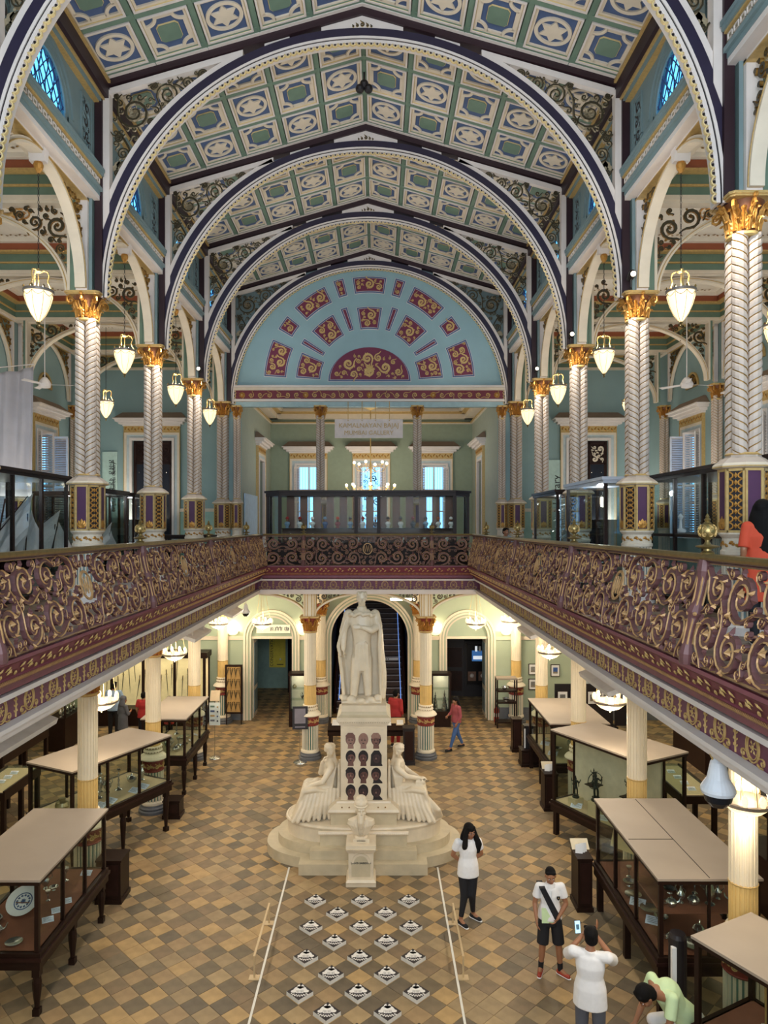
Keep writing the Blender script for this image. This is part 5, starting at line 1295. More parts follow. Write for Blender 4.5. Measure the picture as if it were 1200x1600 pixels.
# black cluster on the ridge
t = thing('ceiling_speaker', 'small black three-lobed fitting on the ceiling ridge', 'fitting', (0, 14.3, 15.32)); m = MB()
for k in range(3): m.ball((.1*cos(2*pi*k/3+pi/2), 0, .06*sin(2*pi*k/3+pi/2)), .09, 'black', 10)
m.tube([(0, 0, 0), (0, 0, .3)], .02, 'black'); add('body', m, t)
# ================================================================== organic modelling helpers
def _cap(s, a, b, r0, r1, m='marble', n=12, flat=False, sq=1.0):
    """tapered limb with round (or flat) ends"""
    a = Vector(a); b = Vector(b); d = (b-a); L = d.length or 1e-4; d = d/L; u = d.orthogonal().normalized(); w_ = d.cross(u); rows = []
    if flat: rows = [(0, 1e-3), (0, r0), (L, r1), (L, 1e-3)]
    else:
        rows = [(-r0*cos(q), max(1e-3, r0*sin(q))) for q in (0.05, .5, 1.0, pi/2)]+[(L+r1*cos(q), max(1e-3, r1*sin(q))) for q in (pi/2, 1.0, .5, .05)]
    vs = []
    for t, r in rows:
        for k in range(n): an = 2*pi*k/n; vs.append(tuple(a+d*t+(u*cos(an)+w_*sin(an)*sq)*r))
    R = len(rows); fs = [(i*n+k, i*n+(k+1)%n, (i+1)*n+(k+1)%n, (i+1)*n+k) for i in range(R-1) for k in range(n)]
    fs += [tuple(range(n-1,-1,-1)), tuple((R-1)*n+k for k in range(n))]; return s.add(vs, fs, m)
def _limb(s, pts, rs, m='marble', n=12, **k):
    for i in range(len(pts)-1): _cap(s, pts[i], pts[i+1], rs[i], rs[i+1], m, n, **k)
    return s
def _loft(s, rings, m='marble', n=28, folds=0, amp=0.0, ph=0.0):
    """closed elliptical loft; ring = (cx,cy,z,rx,ry[,foldscale])"""
    vs = []; 
    for R in rings:
        fsx = R[5] if len(R) > 5 else 1
        for k in range(n):
            a = 2*pi*k/n; f = 1+amp*fsx*sin(folds*a+ph+R[2]*1.5)*(.6+.4*sin(2.3*folds*a)); vs.append((R[0]+R[3]*f*cos(a), R[1]+R[4]*f*sin(a), R[2]))
    N = len(rings); fs = [(i*n+k, i*n+(k+1)%n, (i+1)*n+(k+1)%n, (i+1)*n+k) for i in range(N-1) for k in range(n)]+[tuple(range(n-1,-1,-1)), tuple((N-1)*n+k for k in range(n))]
    if rings[0][2] > rings[-1][2]: fs = [f[::-1] for f in fs]
    return s.add(vs, fs, m)
def _ell(s, c, r, m='marble', rot=None, n=14):
    b = len(s.v); k = 8; mt = Euler(rot).to_matrix() if rot else None; vs = []
    for i in range(k+1):
        q = max(.04, min(pi-.04, pi*i/k))
        for j in range(n):
            a = 2*pi*j/n; v = Vector((r[0]*sin(q)*cos(a), r[1]*sin(q)*sin(a), -r[2]*cos(q)))
            if mt: v = mt @ v
            vs.append(tuple(v+Vector(c)))
    fs = [(i*n+j, i*n+(j+1)%n, (i+1)*n+(j+1)%n, (i+1)*n+j) for i in range(k) for j in range(n)]+[tuple(range(n-1,-1,-1)), tuple(k*n+j for j in range(n))]
    return s.add(vs, fs, m)
MB.cap = _cap; MB.limb = _limb; MB.loft = _loft; MB.ell = _ell
def organic(name, mb, parent=None, voxel=.012, sm=4, loc=(0,0,0), rot=(0,0,0), scale=(1,1,1)):
    me = mb.mesh(name); o = bpy.data.objects.new(name, me); COL.objects.link(o)
    r = o.modifiers.new('r', 'REMESH'); r.mode = 'VOXEL'; r.voxel_size = voxel; r.use_smooth_shade = True
    if sm: q = o.modifiers.new('s', 'SMOOTH'); q.iterations = sm; q.factor = .5
    dg = bpy.context.evaluated_depsgraph_get(); m2 = bpy.data.meshes.new_from_object(o.evaluated_get(dg)); m2.name = name
    o.modifiers.clear(); o.data = m2; bpy.data.meshes.remove(me)
    m2.materials.clear(); m2.materials.append(mb.mats[0])
    m2.polygons.foreach_set('material_index', [0]*len(m2.polygons)); m2.polygons.foreach_set('use_smooth', [True]*len(m2.polygons))
    o.location = loc; o.rotation_euler = rot; o.scale = scale
    if parent: o.parent = parent
    return o
def hand(m, wrist, d, palm_n, mt, s=1.0, curl=.5, side=1):
    """palm + four bent fingers + thumb. d: direction of the fingers, palm_n: normal of the palm, side: thumb side sign"""
    w_ = Vector(wrist); d = Vector(d).normalized(); pn = Vector(palm_n); pn = (pn-d*pn.dot(d)).normalized(); x = d.cross(pn).normalized()
    for k in range(4):
        o = x*(k-1.5)*.019*s; m.cap(w_+o*.6+d*.01*s, w_+o+d*.085*s, .013*s, .012*s, mt, 8)
    for k, L in enumerate((.066, .08, .074, .058)):
        o = x*(k-1.5)*.021*s; p = w_+o+d*.088*s; dd = d.copy()
        for j, fr in enumerate((.45, .32, .25)):
            dd = (dd+pn*curl*.75).normalized(); q = p+dd*L*fr*s; m.cap(p, q, (.0098-.0006*j)*s, (.0092-.0008*j)*s, mt, 8); p = q
    t0 = w_+x*side*-.026*s+d*.02*s; t1 = t0+(x*side*-1*.8+d*.9+pn*.5).normalized()*.04*s; t2 = t1+(d+pn*.6).normalized()*.032*s
    m.cap(t0, t1, .013*s, .0115*s, mt, 8); m.cap(t1, t2, .0112*s, .009*s, mt, 8)
def head(m, c, s, yaw, pitch, mt, beard=False):
    """head centre c; s scales; faces -Y turned by yaw, pitched down by pitch"""
    R = Euler((-pitch*-1 if 0 else pitch, 0, yaw)).to_matrix(); C = Vector(c); P = lambda v: tuple(C+R @ Vector(v)*s)
    rot = R.to_euler()
    m.ell(P((0, .012, .03)), (.076*s, .094*s, .092*s), mt, rot); m.ell(P((0, -.018, -.035)), (.06*s, .068*s, .078*s), mt, rot)
    m.ell(P((0, -.05, -.088)), (.032*s, .028*s, .024*s), mt, rot)                                  # chin
    m.cap(P((0, -.082, .018)), P((0, -.104, -.022)), .009*s, .014*s, mt, 8)                          # nose
    m.ell(P((-.011, -.094, -.026)), (.009*s, .01*s, .008*s), mt, rot); m.ell(P((.011, -.094, -.026)), (.009*s, .01*s, .008*s), mt, rot)
    m.cap(P((-.017, -.081, -.052)), P((.017, -.081, -.052)), .0085*s, .0085*s, mt, 8)                # lips
    m.cap(P((-.04, -.07, .03)), P((.04, -.07, .03)), .012*s, .012*s, mt, 8)                          # brow
    for q in (-1, 1):
        m.ell(P((q*.078, .01, -.005)), (.012*s, .022*s, .032*s), mt, rot); m.ell(P((q*.045, -.055, -.025)), (.022*s, .022*s, .02*s), mt, rot)
    return P, rot
def face_bits(t, P, s, rot, brow='hair_black', lip='lip', glasses=False):
    e = MB(); 
    for q in (-1, 1): e.ell(P((q*.03, -.077, .005)), (.012*s, .008*s, .0065*s), 'eye_white', rot, 8)
    add('eyes', e, t); e = MB()
    for q in (-1, 1): e.ell(P((q*.03, -.083, .005)), (.006*s, .004*s, .006*s), 'eye_dark', rot, 8); e.cap(P((q*.015, -.084, .026)), P((q*.046, -.074, .028)), .0045*s, .003*s, brow, 6)
    add('brows_and_irises', e, t); e = MB(); e.cap(P((-.02, -.084, -.053)), P((.02, -.084, -.053)), .005*s, .005*s, lip, 6); add('lips', e, t)
    if glasses:
        e = MB()
        for q in (-1, 1): e.tube([P((q*.031+.019*cos(a), -.092, .004+.014*sin(a))) for a in [2*pi*i/10 for i in range(11)]], .0018*s, 'black', 4)
        e.tube([P((-.012, -.092, .006)), P((.012, -.092, .006))], .0018*s, 'black', 4); add('spectacles', e, t)
mat('skin_brown', '#9A6A4C', .5, var=.04); M['skin'] = MATS['skin_brown']; M['skin2'] = mat('skin_tan', '#B27E5C', .5, var=.04); M['lip'] = mat('lip_tone', '#8A4438', .5); M['hair_black'] = mat('black_hair', '#0E0B0A', .8, var=.3, scale=60, spec=.2)
M['eye_white'] = mat('eye_white', '#E4DED6', .4, var=0); M['eye_dark'] = mat('eye_dark', '#1A120E', .3, var=0)
M['cloth_white'] = mat('white_cotton', '#E6E4E2', .8, var=.03, scale=20); M['cloth_black'] = mat('black_cotton', '#15151A', .8, var=.1); M['cloth_grey'] = mat('grey_trousers', '#565860', .8, var=.1)
M['cloth_lime'] = mat('pale_lime_cotton', '#C9E0AE', .8, var=.03); M['cloth_orange'] = mat('orange_cotton', '#C4472A', .8, var=.06); M['cloth_red'] = mat('red_cotton', '#A82A2A', .8, var=.08); M['cloth_pink'] = mat('dusty_red_cotton', '#9A4A50', .8, var=.1); M['denim'] = mat('blue_denim', '#3E5E90', .8, var=.1); M['cloth_blue'] = mat('light_blue_cotton', '#8EA8C4', .8, var=.06)

def person(label, loc, rz, sc, J, look, voxel=.0095):
    """J: joints in metres for a 1.7 m figure facing -Y; look: clothing description"""
    t = thing('person', label, 'person', loc, rz); t.scale = (sc, sc, sc); g = lambda k: Vector(J[k]); L = look; sk = L.get('skin', 'skin')
    m = MB(); hd = g('head'); P, rot = head(m, hd, 1.0*L.get('hs', 1), J.get('yaw', 0), J.get('pitch', 0), sk)
    nk = g('neck'); m.cap(nk, hd+Vector((0, .02, -.05)), .056, .05, sk)
    ch = g('chest'); pv = g('pelvis')
    sl, sr = g('shl'), g('shr')
    m.limb([pv, (pv+ch)/2, ch, nk-Vector((0, 0, .04))], [.11, .105, .12, .07], sk); m.limb([sl, nk-Vector((0, 0, .05)), sr], [.055, .06, .055], sk)
    for q in 'lr':
        sh, el, wr = g('sh'+q), g('el'+q), g('wr'+q); m.limb([sh, sh*.5+el*.5, el, el*.65+wr*.35, wr], [.052, .046, .038, .038, .025], sk)
        dv = J.get('hd'+q) or tuple(wr-el); pn = J.get('hn'+q) or (1 if q == 'r' else -1, 0, 0); hand(m, wr, dv, pn, sk, 1.0, J.get('curl'+q, .5), J.get('th'+q, 1))
        hp, kn, an = g('hp'+q), g('kn'+q), g('an'+q); m.limb([hp, hp*.5+kn*.5, kn, kn*.68+an*.32, an], [.085, .072, .054, .054, .034], sk)
        m.cap(an, an+Vector(J.get('ft'+q, (0, -.14, -.05))), .036, .028, sk)
    organic('body', m, t, voxel, 3)
    if not L.get('noface'): face_bits(t, P, 1.0, rot, glasses=L.get('glasses', False))
    # top
    if L.get('top'):
        m = MB(); tm_ = L['top']; hem = pv+Vector((0, 0, L.get('hem', -.06)))
        ax = (nk-pv).normalized(); lens = (nk-pv).length
        pts = [hem, pv+ax*.1, pv+ax*lens*.5, ch, nk-ax*.05]; rr = [.155, .15, .145, .155, .075]
        if L.get('loft', True):
            r = [(hem.x, hem.y, hem.z, .205*L.get('wd', 1), .15), (pv.x, pv.y, pv.z+.1, .19*L.get('wd', 1), .14), ((pv.x+ch.x)/2, (pv.y+ch.y)/2, (pv.z+ch.z)/2+.05, .155*L.get('wd', 1), .112), (ch.x, ch.y, ch.z, .175*L.get('wd', 1), .12), (ch.x*.4+nk.x*.6, ch.y*.4+nk.y*.6, ch.z*.35+nk.z*.65, .165*L.get('wd', 1), .09), (nk.x, nk.y, nk.z-.03, .075, .07), (nk.x, nk.y, nk.z+.015, .064, .062)]
            m.loft(r, tm_, 36, L.get('folds', 9), .02)
        else: m.limb(pts, rr, tm_, 16)
        for q in 'lr':
            sh, el, wr = g('sh'+q), g('el'+q), g('wr'+q); fr = L.get('sleeve', .7); m.cap(nk-ax*.06, sh, .06, .068, tm_)
            if fr <= 1: m.cap(sh, sh+(el-sh)*fr, .067, .07, tm_, 14, flat=True); m.ell(sh, (.068,)*3, tm_)
            else: m.limb([sh, el], [.066, .055], tm_); m.cap(el, el+(wr-el)*(fr-1), .055, .042, tm_, flat=True)
        organic('top', m, t, voxel*1.1, 3)
    if L.get('legs'):
        m = MB(); lm = L['legs']; m.loft([(pv.x, pv.y, pv.z-.12, .15, .11), (pv.x, pv.y, pv.z, .16, .115), (pv.x, pv.y, pv.z+.1, .14, .1)], lm, 24) if L.get('loft', True) else m.ell(pv, (.16, .13, .14), lm)
        for q in 'lr':
            hp, kn, an = g('hp'+q), g('kn'+q), g('an'+q); m.cap(hp, kn, .093, .072 if not L.get('shorts') else .095, lm, 14, flat=bool(L.get('shorts')))
            if not L.get('shorts'): m.limb([kn, kn*.6+an*.4], [.07, .066*L.get('slim', 1)], lm); m.cap(kn*.6+an*.4, an+(kn-an)*L.get('ankle', .08), .064*L.get('slim', 1), .05*L.get('slim', 1), lm, 14, flat=True)
            m.ell(hp, (.095, .1, .1), lm)
        organic('shorts' if L.get('shorts') else 'trousers', m, t, voxel*1.1, 3)
    for q in 'lr':
        an = g('an'+q); fv = Vector(J.get('ft'+q, (0, -.14, -.05))); b = an+Vector((0, 0, -.045)); f = Vector((fv.x, fv.y, 0)).normalized(); tz = an.z-.075
        if L.get('shoe'):
            m = MB(); m.cap((b.x-f.x*.03, b.y-f.y*.03, tz+.035), (b.x+f.x*.15, b.y+f.y*.15, tz+.028), .042, .036, L['shoe']); m.cap(an+Vector((0, 0, -.02)), (b.x+f.x*.02, b.y+f.y*.02, tz+.045), .042, .042, L['shoe']); sh_ = organic('shoe', m, t, .009, 2)
            m = MB(); m.cap((b.x-f.x*.035, b.y-f.y*.035, tz+.008), (b.x+f.x*.16, b.y+f.y*.16, tz+.008), .042, .038, L.get('sole', 'cloth_white'), 14, sq=1); so = organic('sole', m, sh_, .01, 1); so.scale = (1, 1, .35); so.location.z = tz*.65+.004
            m = MB()
            for k in range(4): p = Vector((b.x, b.y, 0))+f*(.04+.022*k); n_ = Vector((-f.y, f.x, 0))*.022; m.tube([(p.x-n_.x, p.y-n_.y, tz+.072-.006*k), (p.x, p.y, tz+.08-.006*k), (p.x+n_.x, p.y+n_.y, tz+.072-.006*k)], .004, L.get('lace', 'cloth_white'), 4)
            add('laces', m, sh_)
        if L.get('sock'):
            m = MB(); m.cap(an+Vector((0, 0, -.02)), an+(g('kn'+q)-an)*.28, .04, .047, L['sock'], flat=True); organic('sock', m, t, .009, 2)
    return t, P, rot
def hair_cap(t, P, rot, s=1.0, mt='hair_black', back=0, extra=None):
    m = MB(); m.ell(P((0, .025, .05)), (.085*s, .098*s, .088*s), mt, rot); m.ell(P((0, .05, -.005)), (.08*s, .066*s, .075*s), mt, rot)
    m.cap(P((-.055, -.04, .088)), P((.05, -.045, .09)), .022*s, .024*s, mt)
    if back:
        for k in range(9):
            a = -1.25+2.5*k/8; x = .085*sin(a); y = .03+.06*cos(a); m.limb([P((x*.8, y*.7, .06)), P((x*1.2, y+.01, -.08)), P((x*1.45, y+.02, -.08-back*.6)), P((x*1.25, y+.01, -.08-back+.02*(k % 3)))], [.035*s, .038*s, .036*s, .012*s], mt)
    if extra: extra(m)
    organic('hair', m, t, .009, 2)

# ------------------------------------------------------------------ marble monument
mon = thing('marble_monument', 'stepped white marble monument base with tall square pedestal in the middle of the hall', 'monument', (0, 14.4, 0))
def ell_tier(a, b, z0, z1, mt, rim=None, n=64):
    m = MB(); P = []
    for k in range(n):
        q = 2*pi*k/n; c, s_ = cos(q), sin(q); P.append((a*(abs(c)**.85)*(1 if c > 0 else -1), b*(abs(s_)**.85)*(1 if s_ > 0 else -1)))
    m.extr(P, lambda u, v, d: (u, v, d), z0, z1, mt)
    if rim: m.tube([(x*1.0, y*1.0, z1-.03) for x, y in P+[P[0]]], .04, rim, 8, False)
    return m
add('step', ell_tier(1.95, 1.08, 0, .2, 'marbleg'), mon); add('step', ell_tier(1.73, .92, .2, .38, 'marbleg'), mon); add('step', ell_tier(1.54, .78, .38, .7, 'marble', 'marble'), mon)
for hw, d, z0, z1 in ((1.2, 1.21, 0, .206), (1.01, 1.03, .15, .372), (.83, .83, .3, .64)):
    m = MB(); m.box(-hw, hw, -d, d, z0, z1, 'marbleg'); add('step', m, mon)
# carved rim cushion
m = MB()
for y in (-.83, .83): m.tube([(-.86, y, .62), (.86, y, .62)], .045, 'marble', 8)
for k in range(44):
    for y in (-.875,): rosette(m, -.84+k*.039, .62, .018, lambda u, v, d: (u, y-d, v), .01, 'marble', n=4)
add('carved_rim', m, mon)
m = MB(); m.box(-.64, .64, -.64, .64, .64, .92, 'marbleg'); add('plinth', m, mon)
m = MB(); m.lathe([(.94,.92),(.98,.96),(.95,1.0),(.80,1.07),(.76,1.08),(.74,1.11)], 'marble', n=4, rot=pi/4); 
for x in (-.42, -.28, .28, .42):
    for sg in (-1, 1): m.beam((x+sg*.03, -.645, .985), (x, -.625, 1.045), .01, .01, 'golddk')
add('cushion_moulding', m, mon)
m = MB(); m.box(-.455, .455, -.44, .44, 1.1, 2.6, 'marble'); m.box(-.4, .4, -.445, .445, 1.16, 2.52, 'ivory' if 0 else 'marble'); add('pedestal', m, mon)
m = MB(); m.box(-.48, .48, -.48, .48, 2.58, 2.63, 'marble'); m.box(-.53, .53, -.53, .53, 2.66, 2.74, 'marble'); m.box(-.5, .5, -.5, .5, 2.63, 2.66, 'marbleg')
for k in range(22):
    for y in (-.49, .49): m.cbox((-.47+k*.0447, y, 2.635), (.026, .05, .04), 'marble')
m.lathe([(.74,2.74),(.66,2.78),(.62,2.83),(.62,2.84)], 'marbleg', n=4, rot=pi/4); m.box(-.44, .44, -.44, .44, 2.84, 2.96, 'marble'); add('cornice', m, mon)
# twelve printed portraits on the front face
hair_c = [0, 1, 2, 3, 4, 5, 6, 7, 8, 9, 10, 11]; sk_d = [mat('print_face_'+str(i), c, .6, var=.1, scale=25) for i, c in enumerate(('#5A3A34', '#8A6A5E', '#6A4A42', '#3A2626'))]; pr_b = mat('print_black', '#1A1214', .6, var=.1)
for r in range(4):
    for c in range(3):
        x = (-.25, 0, .25)[c]-.01; z = (2.28, 1.94, 1.60, 1.27)[r]; k = r*3+c; rn = random.Random(k+3); fc = sk_d[(1, 1, 2, 2, 0, 3, 2, 0, 0, 0, 3, 3)[k]]; hm = pr_b if k not in (0, 1) else (sk_d[2] if k == 0 else fc)
        f = lambda u, v, d, x=x, z=z: (x+u, -.446-d, z+v); p = MB()
        sh_w = .125 if k in (5, 8, 11) else .06
        p.extr([(-.05, -.06), (.05, -.06), (sh_w, -.14), (sh_w, -.165), (-min(sh_w, .07), -.165), (-.055, -.14)], f, 0, .003, pr_b if k in (5, 8, 11) else fc)
        p.extr([(.098*cos(a), .02+.125*sin(a)) for a in [2*pi*i/20 for i in range(20)]] if k != 5 else [(-.11, -.165), (.11, -.165), (.11, .05), (.06, .14), (-.04, .14), (-.1, .06)], f, .003, .005, hm)
        p.extr([(.072*cos(a)+(.012 if k % 2 else -.008), -.008+.1*sin(a)*(1 if sin(a) < 0 else .72)) for a in [2*pi*i/20 for i in range(20)]], f, .005, .007, fc)
        for q in (-1, 1): p.extr([(q*.03+.016*cos(a), .0+.009*sin(a)) for a in [2*pi*i/8 for i in range(8)]], f, .007, .008, pr_b); p.extr([(q*.03+.02*cos(a), .022+.004*sin(a)) for a in [2*pi*i/8 for i in range(8)]], f, .007, .008, pr_b)
        p.extr([(-.007, .0), (.007, .0), (.012, -.03), (-.012, -.03)], f, .007, .008, sk_d[1]); p.extr([(.025*cos(a), -.058+.007*sin(a)) for a in [2*pi*i/8 for i in range(8)]], f, .007, .008, pr_b)
        if k == 3: p.ring(.018, .024, f, .008, .01, pr_b, 0, 2*pi, 12, cx=-.03); p.ring(.018, .024, f, .008, .01, pr_b, 0, 2*pi, 12, cx=.03)
        if k in (0, 2, 6): p.extr([(-.09, .03), (.0, .05), (.085, .03), (.09, .09), (.04, .15), (-.05, .15), (-.1, .09)], f, .006, .009, (sk_d[2], sk_d[1], sk_d[0])[k//2 % 3] if k != 6 else pr_b)
        add('portrait_print', p, mon)
# ------------------------------------------------------------------ standing statue
sta = thing('marble_statue', 'tall standing marble statue of a cloaked man, one arm across his chest', 'statue', (-.05, 14.42, 2.96))
m = MB(); m.ell((0, 0, .02), (.42, .36, .1)); m.box(-.4, .4, -.33, .36, 0, .05, 'marble')
for k in range(12): m.ell((.38*cos(k*.52), .3*sin(k*.52), .06), (.09, .08, .06+.02*(k % 3)))
organic('rock_base', m, sta, .02, 3)
m = MB(); P, rot = head(m, (0, -.05, 2.06), 1.22, .06, .12, 'marble'); m.cap((0, 0, 1.8), (0, -.02, 1.98), .075, .07); m.loft([(0, -.04, 1.79, .1, .09), (0, -.045, 1.86, .1, .09), (0, -.05, 1.9, .095, .085)], folds=2, amp=0)
for k in range(24): a = k*2.4; m.ell((.085*cos(a), -.02+.1*sin(a), 2.13+.05*sin(k*1.7)), (.03, .03, .028))
m.loft([(0, 0, .8, .2, .14), (0, 0, 1.0, .19, .14), (0, 0, 1.2, .18, .13), (0, -.01, 1.5, .23, .15), (0, 0, 1.72, .26, .13), (0, 0, 1.84, .14, .1)], folds=7, amp=.015)
m.limb([(-.1, -.02, .85), (-.13, -.06, .48), (-.16, -.1, .12)], [.125, .1, .075]); m.limb([(.1, 0, .85), (.11, -.05, .48), (.13, -.08, .12)], [.125, .1, .075])
for x, q in ((-.17, -.13), (.13, .02)): m.limb([(x, -.06, .09), (x+q*.3, -.26, .07)], [.07, .045]); 
for k in range(7): m.cap((-.12+.04*k, -.13-.01*(k % 2), 1.15+.02*(k % 3)), (-.14+.045*k, -.12, .62), .016, .02)
# left arm folded over the chest, hand on the cloak
m.limb([(.27, 0, 1.74), (.33, -.06, 1.5), (.2, -.19, 1.44), (.02, -.22, 1.5)], [.1, .09, .07, .045]); hand(m, (.0, -.22, 1.5), (-1, -.1, .1), (0, 1, -.2), 'marble', 1.15, .25)
m.limb([(-.27, 0, 1.74), (-.37, -.03, 1.4), (-.37, -.12, 1.05)], [.1, .085, .045]); hand(m, (-.36, -.13, 1.03), (.05, -.1, -1), (1, 0, 0), 'marble', 1.15, .4)
for k in range(26): a = 2*pi*k/26; m.ell((.26*cos(a), -.02+.15*sin(a)-.01, 1.77+.02*sin(k*2.1)-.04*abs(cos(a))), (.05, .045, .04))   # fur collar
organic('figure', m, sta, .0125, 3)
m = MB()   # the cloak: a wide hollow fall behind, swung over both arms
for sg, outx in ((-1, (.33, .38, .45, .44, .40, .38, .36)), (1, (.33, .36, .40, .43, .46, .46, .44))):
    zs = (1.7, 1.4, 1.1, .85, .55, .3, .06)
    for j in range(11):
        f = j/10; pts = []; 
        for x, z in zip(outx, zs):
            aa = (-.15+f*1.55); rx = x*cos(aa*.9)+.0; ry = .10+.17*sin(aa)-.13*(1-f)*(1.7-z)*.5+.02*sin(j*2+z*4); pts.append((sg*max(.05, rx), ry-.03, z))
        m.limb(pts, [.036+.008*(j % 2)]*len(pts), n=8)
    # sleeve sweep on the outside
for k in range(8): m.limb([(-.31-.008*k, -.08+.03*k, 1.66), (-.40-.006*k, -.10+.04*k, 1.38-.03*k), (-.47, -.08+.04*k, 1.10-.02*k), (-.43+.01*k, -.1+.03*k, .92)], [.03, .042, .04, .03], n=8)
for k in range(6): m.limb([(.32, -.1+.04*k, 1.64), (.38, -.14+.04*k, 1.42), (.36+.01*k, -.15+.05*k, 1.1), (.38+.012*k, -.12+.05*k, .6), (.39+.01*k, -.1+.05*k, .08)], [.035, .045, .04, .04, .035], n=8)
m.loft([(0, .15, .05, .4, .1), (0, .15, .8, .4, .1), (0, .12, 1.3, .34, .09), (0, .09, 1.7, .26, .08)], n=40, folds=14, amp=.05)
organic('cloak', m, sta, .0135, 2)
# ------------------------------------------------------------------ seated marble women
def seated(s, label):
    t = thing('seated_statue', label, 'statue', (s*.0, 14.35, 0), group='seated marble women beside the pedestal')
    X = lambda x, y, z: (s*x, y, z); m = MB()
    m.box(*sorted((s*.5, s*1.0)), -.26, .3, .7, 1.12, 'marble'); organic('block_seat', m, t, .02, 1)
    m = MB(); P, rot = head(m, X(.69, -.12, 2.0), 1.12, s*-.5+(pi/2*0), .25, 'marble')
    m.cap(X(.68, -.02, 1.8), X(.69, -.08, 1.94), .06, .055)
    for k in range(26): a = k*2.4; m.ell((s*.69+.085*cos(a), -.09+.1*sin(a), 2.06+.05*sin(k*1.3)-.02), (.035, .035, .03))
    m.ell(X(.66, .03, 2.03), (.06, .06, .055)); m.limb([X(.62, .02, 1.98), X(.60, .0, 1.86), X(.57, -.04, 1.76)], [.03, .028, .02])
    m.limb([X(.7, 0, 1.2), X(.67, 0, 1.45), X(.67, 0, 1.68), X(.68, 0, 1.78)], [.18, .145, .16, .1]); m.limb([X(.66, -.19, 1.68), X(.68, -.02, 1.76), X(.68, .17, 1.68)], [.075, .08, .075])
    m.ell(X(.74, -.1, 1.56), (.075, .07, .075)); m.ell(X(.74, .07, 1.56), (.075, .07, .075))
    if s < 0:
        m.limb([X(.66, -.2, 1.66), X(.82, -.3, 1.42), X(1.02, -.26, 1.36)], [.065, .055, .038]); hand(m, X(1.03, -.26, 1.36), (s, .1, -.2), (0, 0, -1), 'marble', 1.1, .3)
        m.limb([X(.68, .12, 1.66), X(.88, .02, 1.5), X(.84, -.1, 1.75)], [.065, .055, .036]); hand(m, X(.84, -.1, 1.76), (s*-.5, 0, 1), (s*-1, 0, 0), 'marble', 1.0, .8)
    else:
        m.limb([X(.66, -.2, 1.66), X(.85, -.26, 1.52), X(1.08, -.2, 1.47)], [.065, .055, .038]); hand(m, X(1.09, -.2, 1.47), (s, .2, .0), (0, 0, -1), 'marble', 1.1, .5)
        m.limb([X(.68, .15, 1.66), X(.9, .1, 1.5), X(1.08, -.08, 1.45)], [.065, .055, .038]); hand(m, X(1.09, -.08, 1.45), (s, -.2, 0), (0, 0, -1), 'marble', 1.1, .5)
        m.box(*sorted((s*1.02, s*1.22)), -.26, .02, 1.37, 1.42, 'marble')
    for y in (-.14, .1): m.limb([X(.72, y, 1.22), X(1.12, y-.06, 1.27), X(1.2, y-.12, 1.0), X(1.28, y-.12, .76)], [.15, .115, .09, .06]); m.limb([X(1.26, y-.12, .75), X(1.42, y-.18, .73)], [.05, .032])
    organic('figure', m, t, .013, 3)
    m = MB()   # drapery folds over lap, shins and down the block
    for k in range(13):
        y = -.30+.045*k; m.limb([X(.72, y*.9, 1.34-.4*abs(y)), X(.95, y-.03, 1.37-.3*abs(y)), X(1.2, y-.1, 1.27-.02*(k % 2)), X(1.27, y-.12+.02*sin(k), 1.0), X(1.33+.03*(k % 3), y*1.15-.12, .74)], [.03, .045, .045, .04, .045], n=8)
    for k in range(9): m.limb([X(.58+.07*k, -.24-.012*k, 1.26), X(.6+.08*k, -.30-.02*k, .98), X(.58+.1*k, -.30-.03*k-.03*(k % 2), .74)], [.035, .045, .04], n=8)
    for k in range(8): m.limb([X(.56+.03*k, -.15+.01*k, 1.68-.02*k), X(.6+.025*k, -.20, 1.5), X(.64+.01*k, -.22, 1.28)], [.018, .024, .026], n=8)
    for k in range(5): m.limb([X(.5, -.15+.08*k, 1.7), X(.5, -.2+.1*k, 1.3), X(.52, -.3+.1*k, .8)], [.03, .04, .045], n=8)
    if s > 0:
        for k in range(9): m.limb([X(1.15, -.3+.02*k, 1.2), X(1.3+.02*k, -.32-.02*k, .95), X(1.2+.04*k, -.42+.015*k, .76)], [.03, .045, .045], n=8)
    organic('drapery', m, t, .0135, 2)
seated(-1, 'seated draped marble woman left of the pedestal, hand raised to her chin'); seated(1, 'seated draped marble woman right of the pedestal, hands forward over her knees')
# ------------------------------------------------------------------ bust on its own small pedestal
t = thing('bust_pedestal', 'small square marble pedestal in front of the monument steps, carrying the turbaned bust', 'pedestal', (-.03, 12.98, 0)); m = MB()
m.box(-.27, .27, -.22, .22, 0, .1, 'marble'); m.lathe([(.38,.1),(.34,.14)], 'marble', n=4, rot=pi/4); add('base', m, t)
m = MB(); m.box(-.225, .225, -.18, .18, .12, .64, 'marble'); m.box(-.17, .17, -.19, -.18, .17, .42, 'marbleg'); m.ring(.13, .17, lambda u, v, d: (u, -.18-d, v), 0, .02, 'marble', cz=.42, n=16); m.extr([(.13*cos(pi*i/12), .42+.13*sin(pi*i/12)) for i in range(13)], lambda u, v, d: (u, -.18-d, v), 0, .01, 'marbleg'); add('shaft', m, t)
m = MB(); m.lathe([(.33,.62),(.36,.66),(.38,.69)], 'marble', n=4, rot=pi/4); m.box(-.27, .27, -.24, .24, .69, .75, 'marble'); add('cap', m, t)
text('lettering', 'DAVID SASSOON', .047, 'ink', t, (0, -.195, .42))
t = thing('marble_bust', 'white marble bust of a bearded man in a turban, in front of the monument', 'bust', (-.03, 12.98, .75)); m = MB(); m.box(-.15, .15, -.11, .11, 0, .07, 'marble'); m.lathe([(.12,.07),(.09,.1),(.12,.14)], 'marble', n=20); text('lettering', 'DAVID SASSOON', .02, 'ink', t, (0, -.115, .035)); add('socle', m, t)
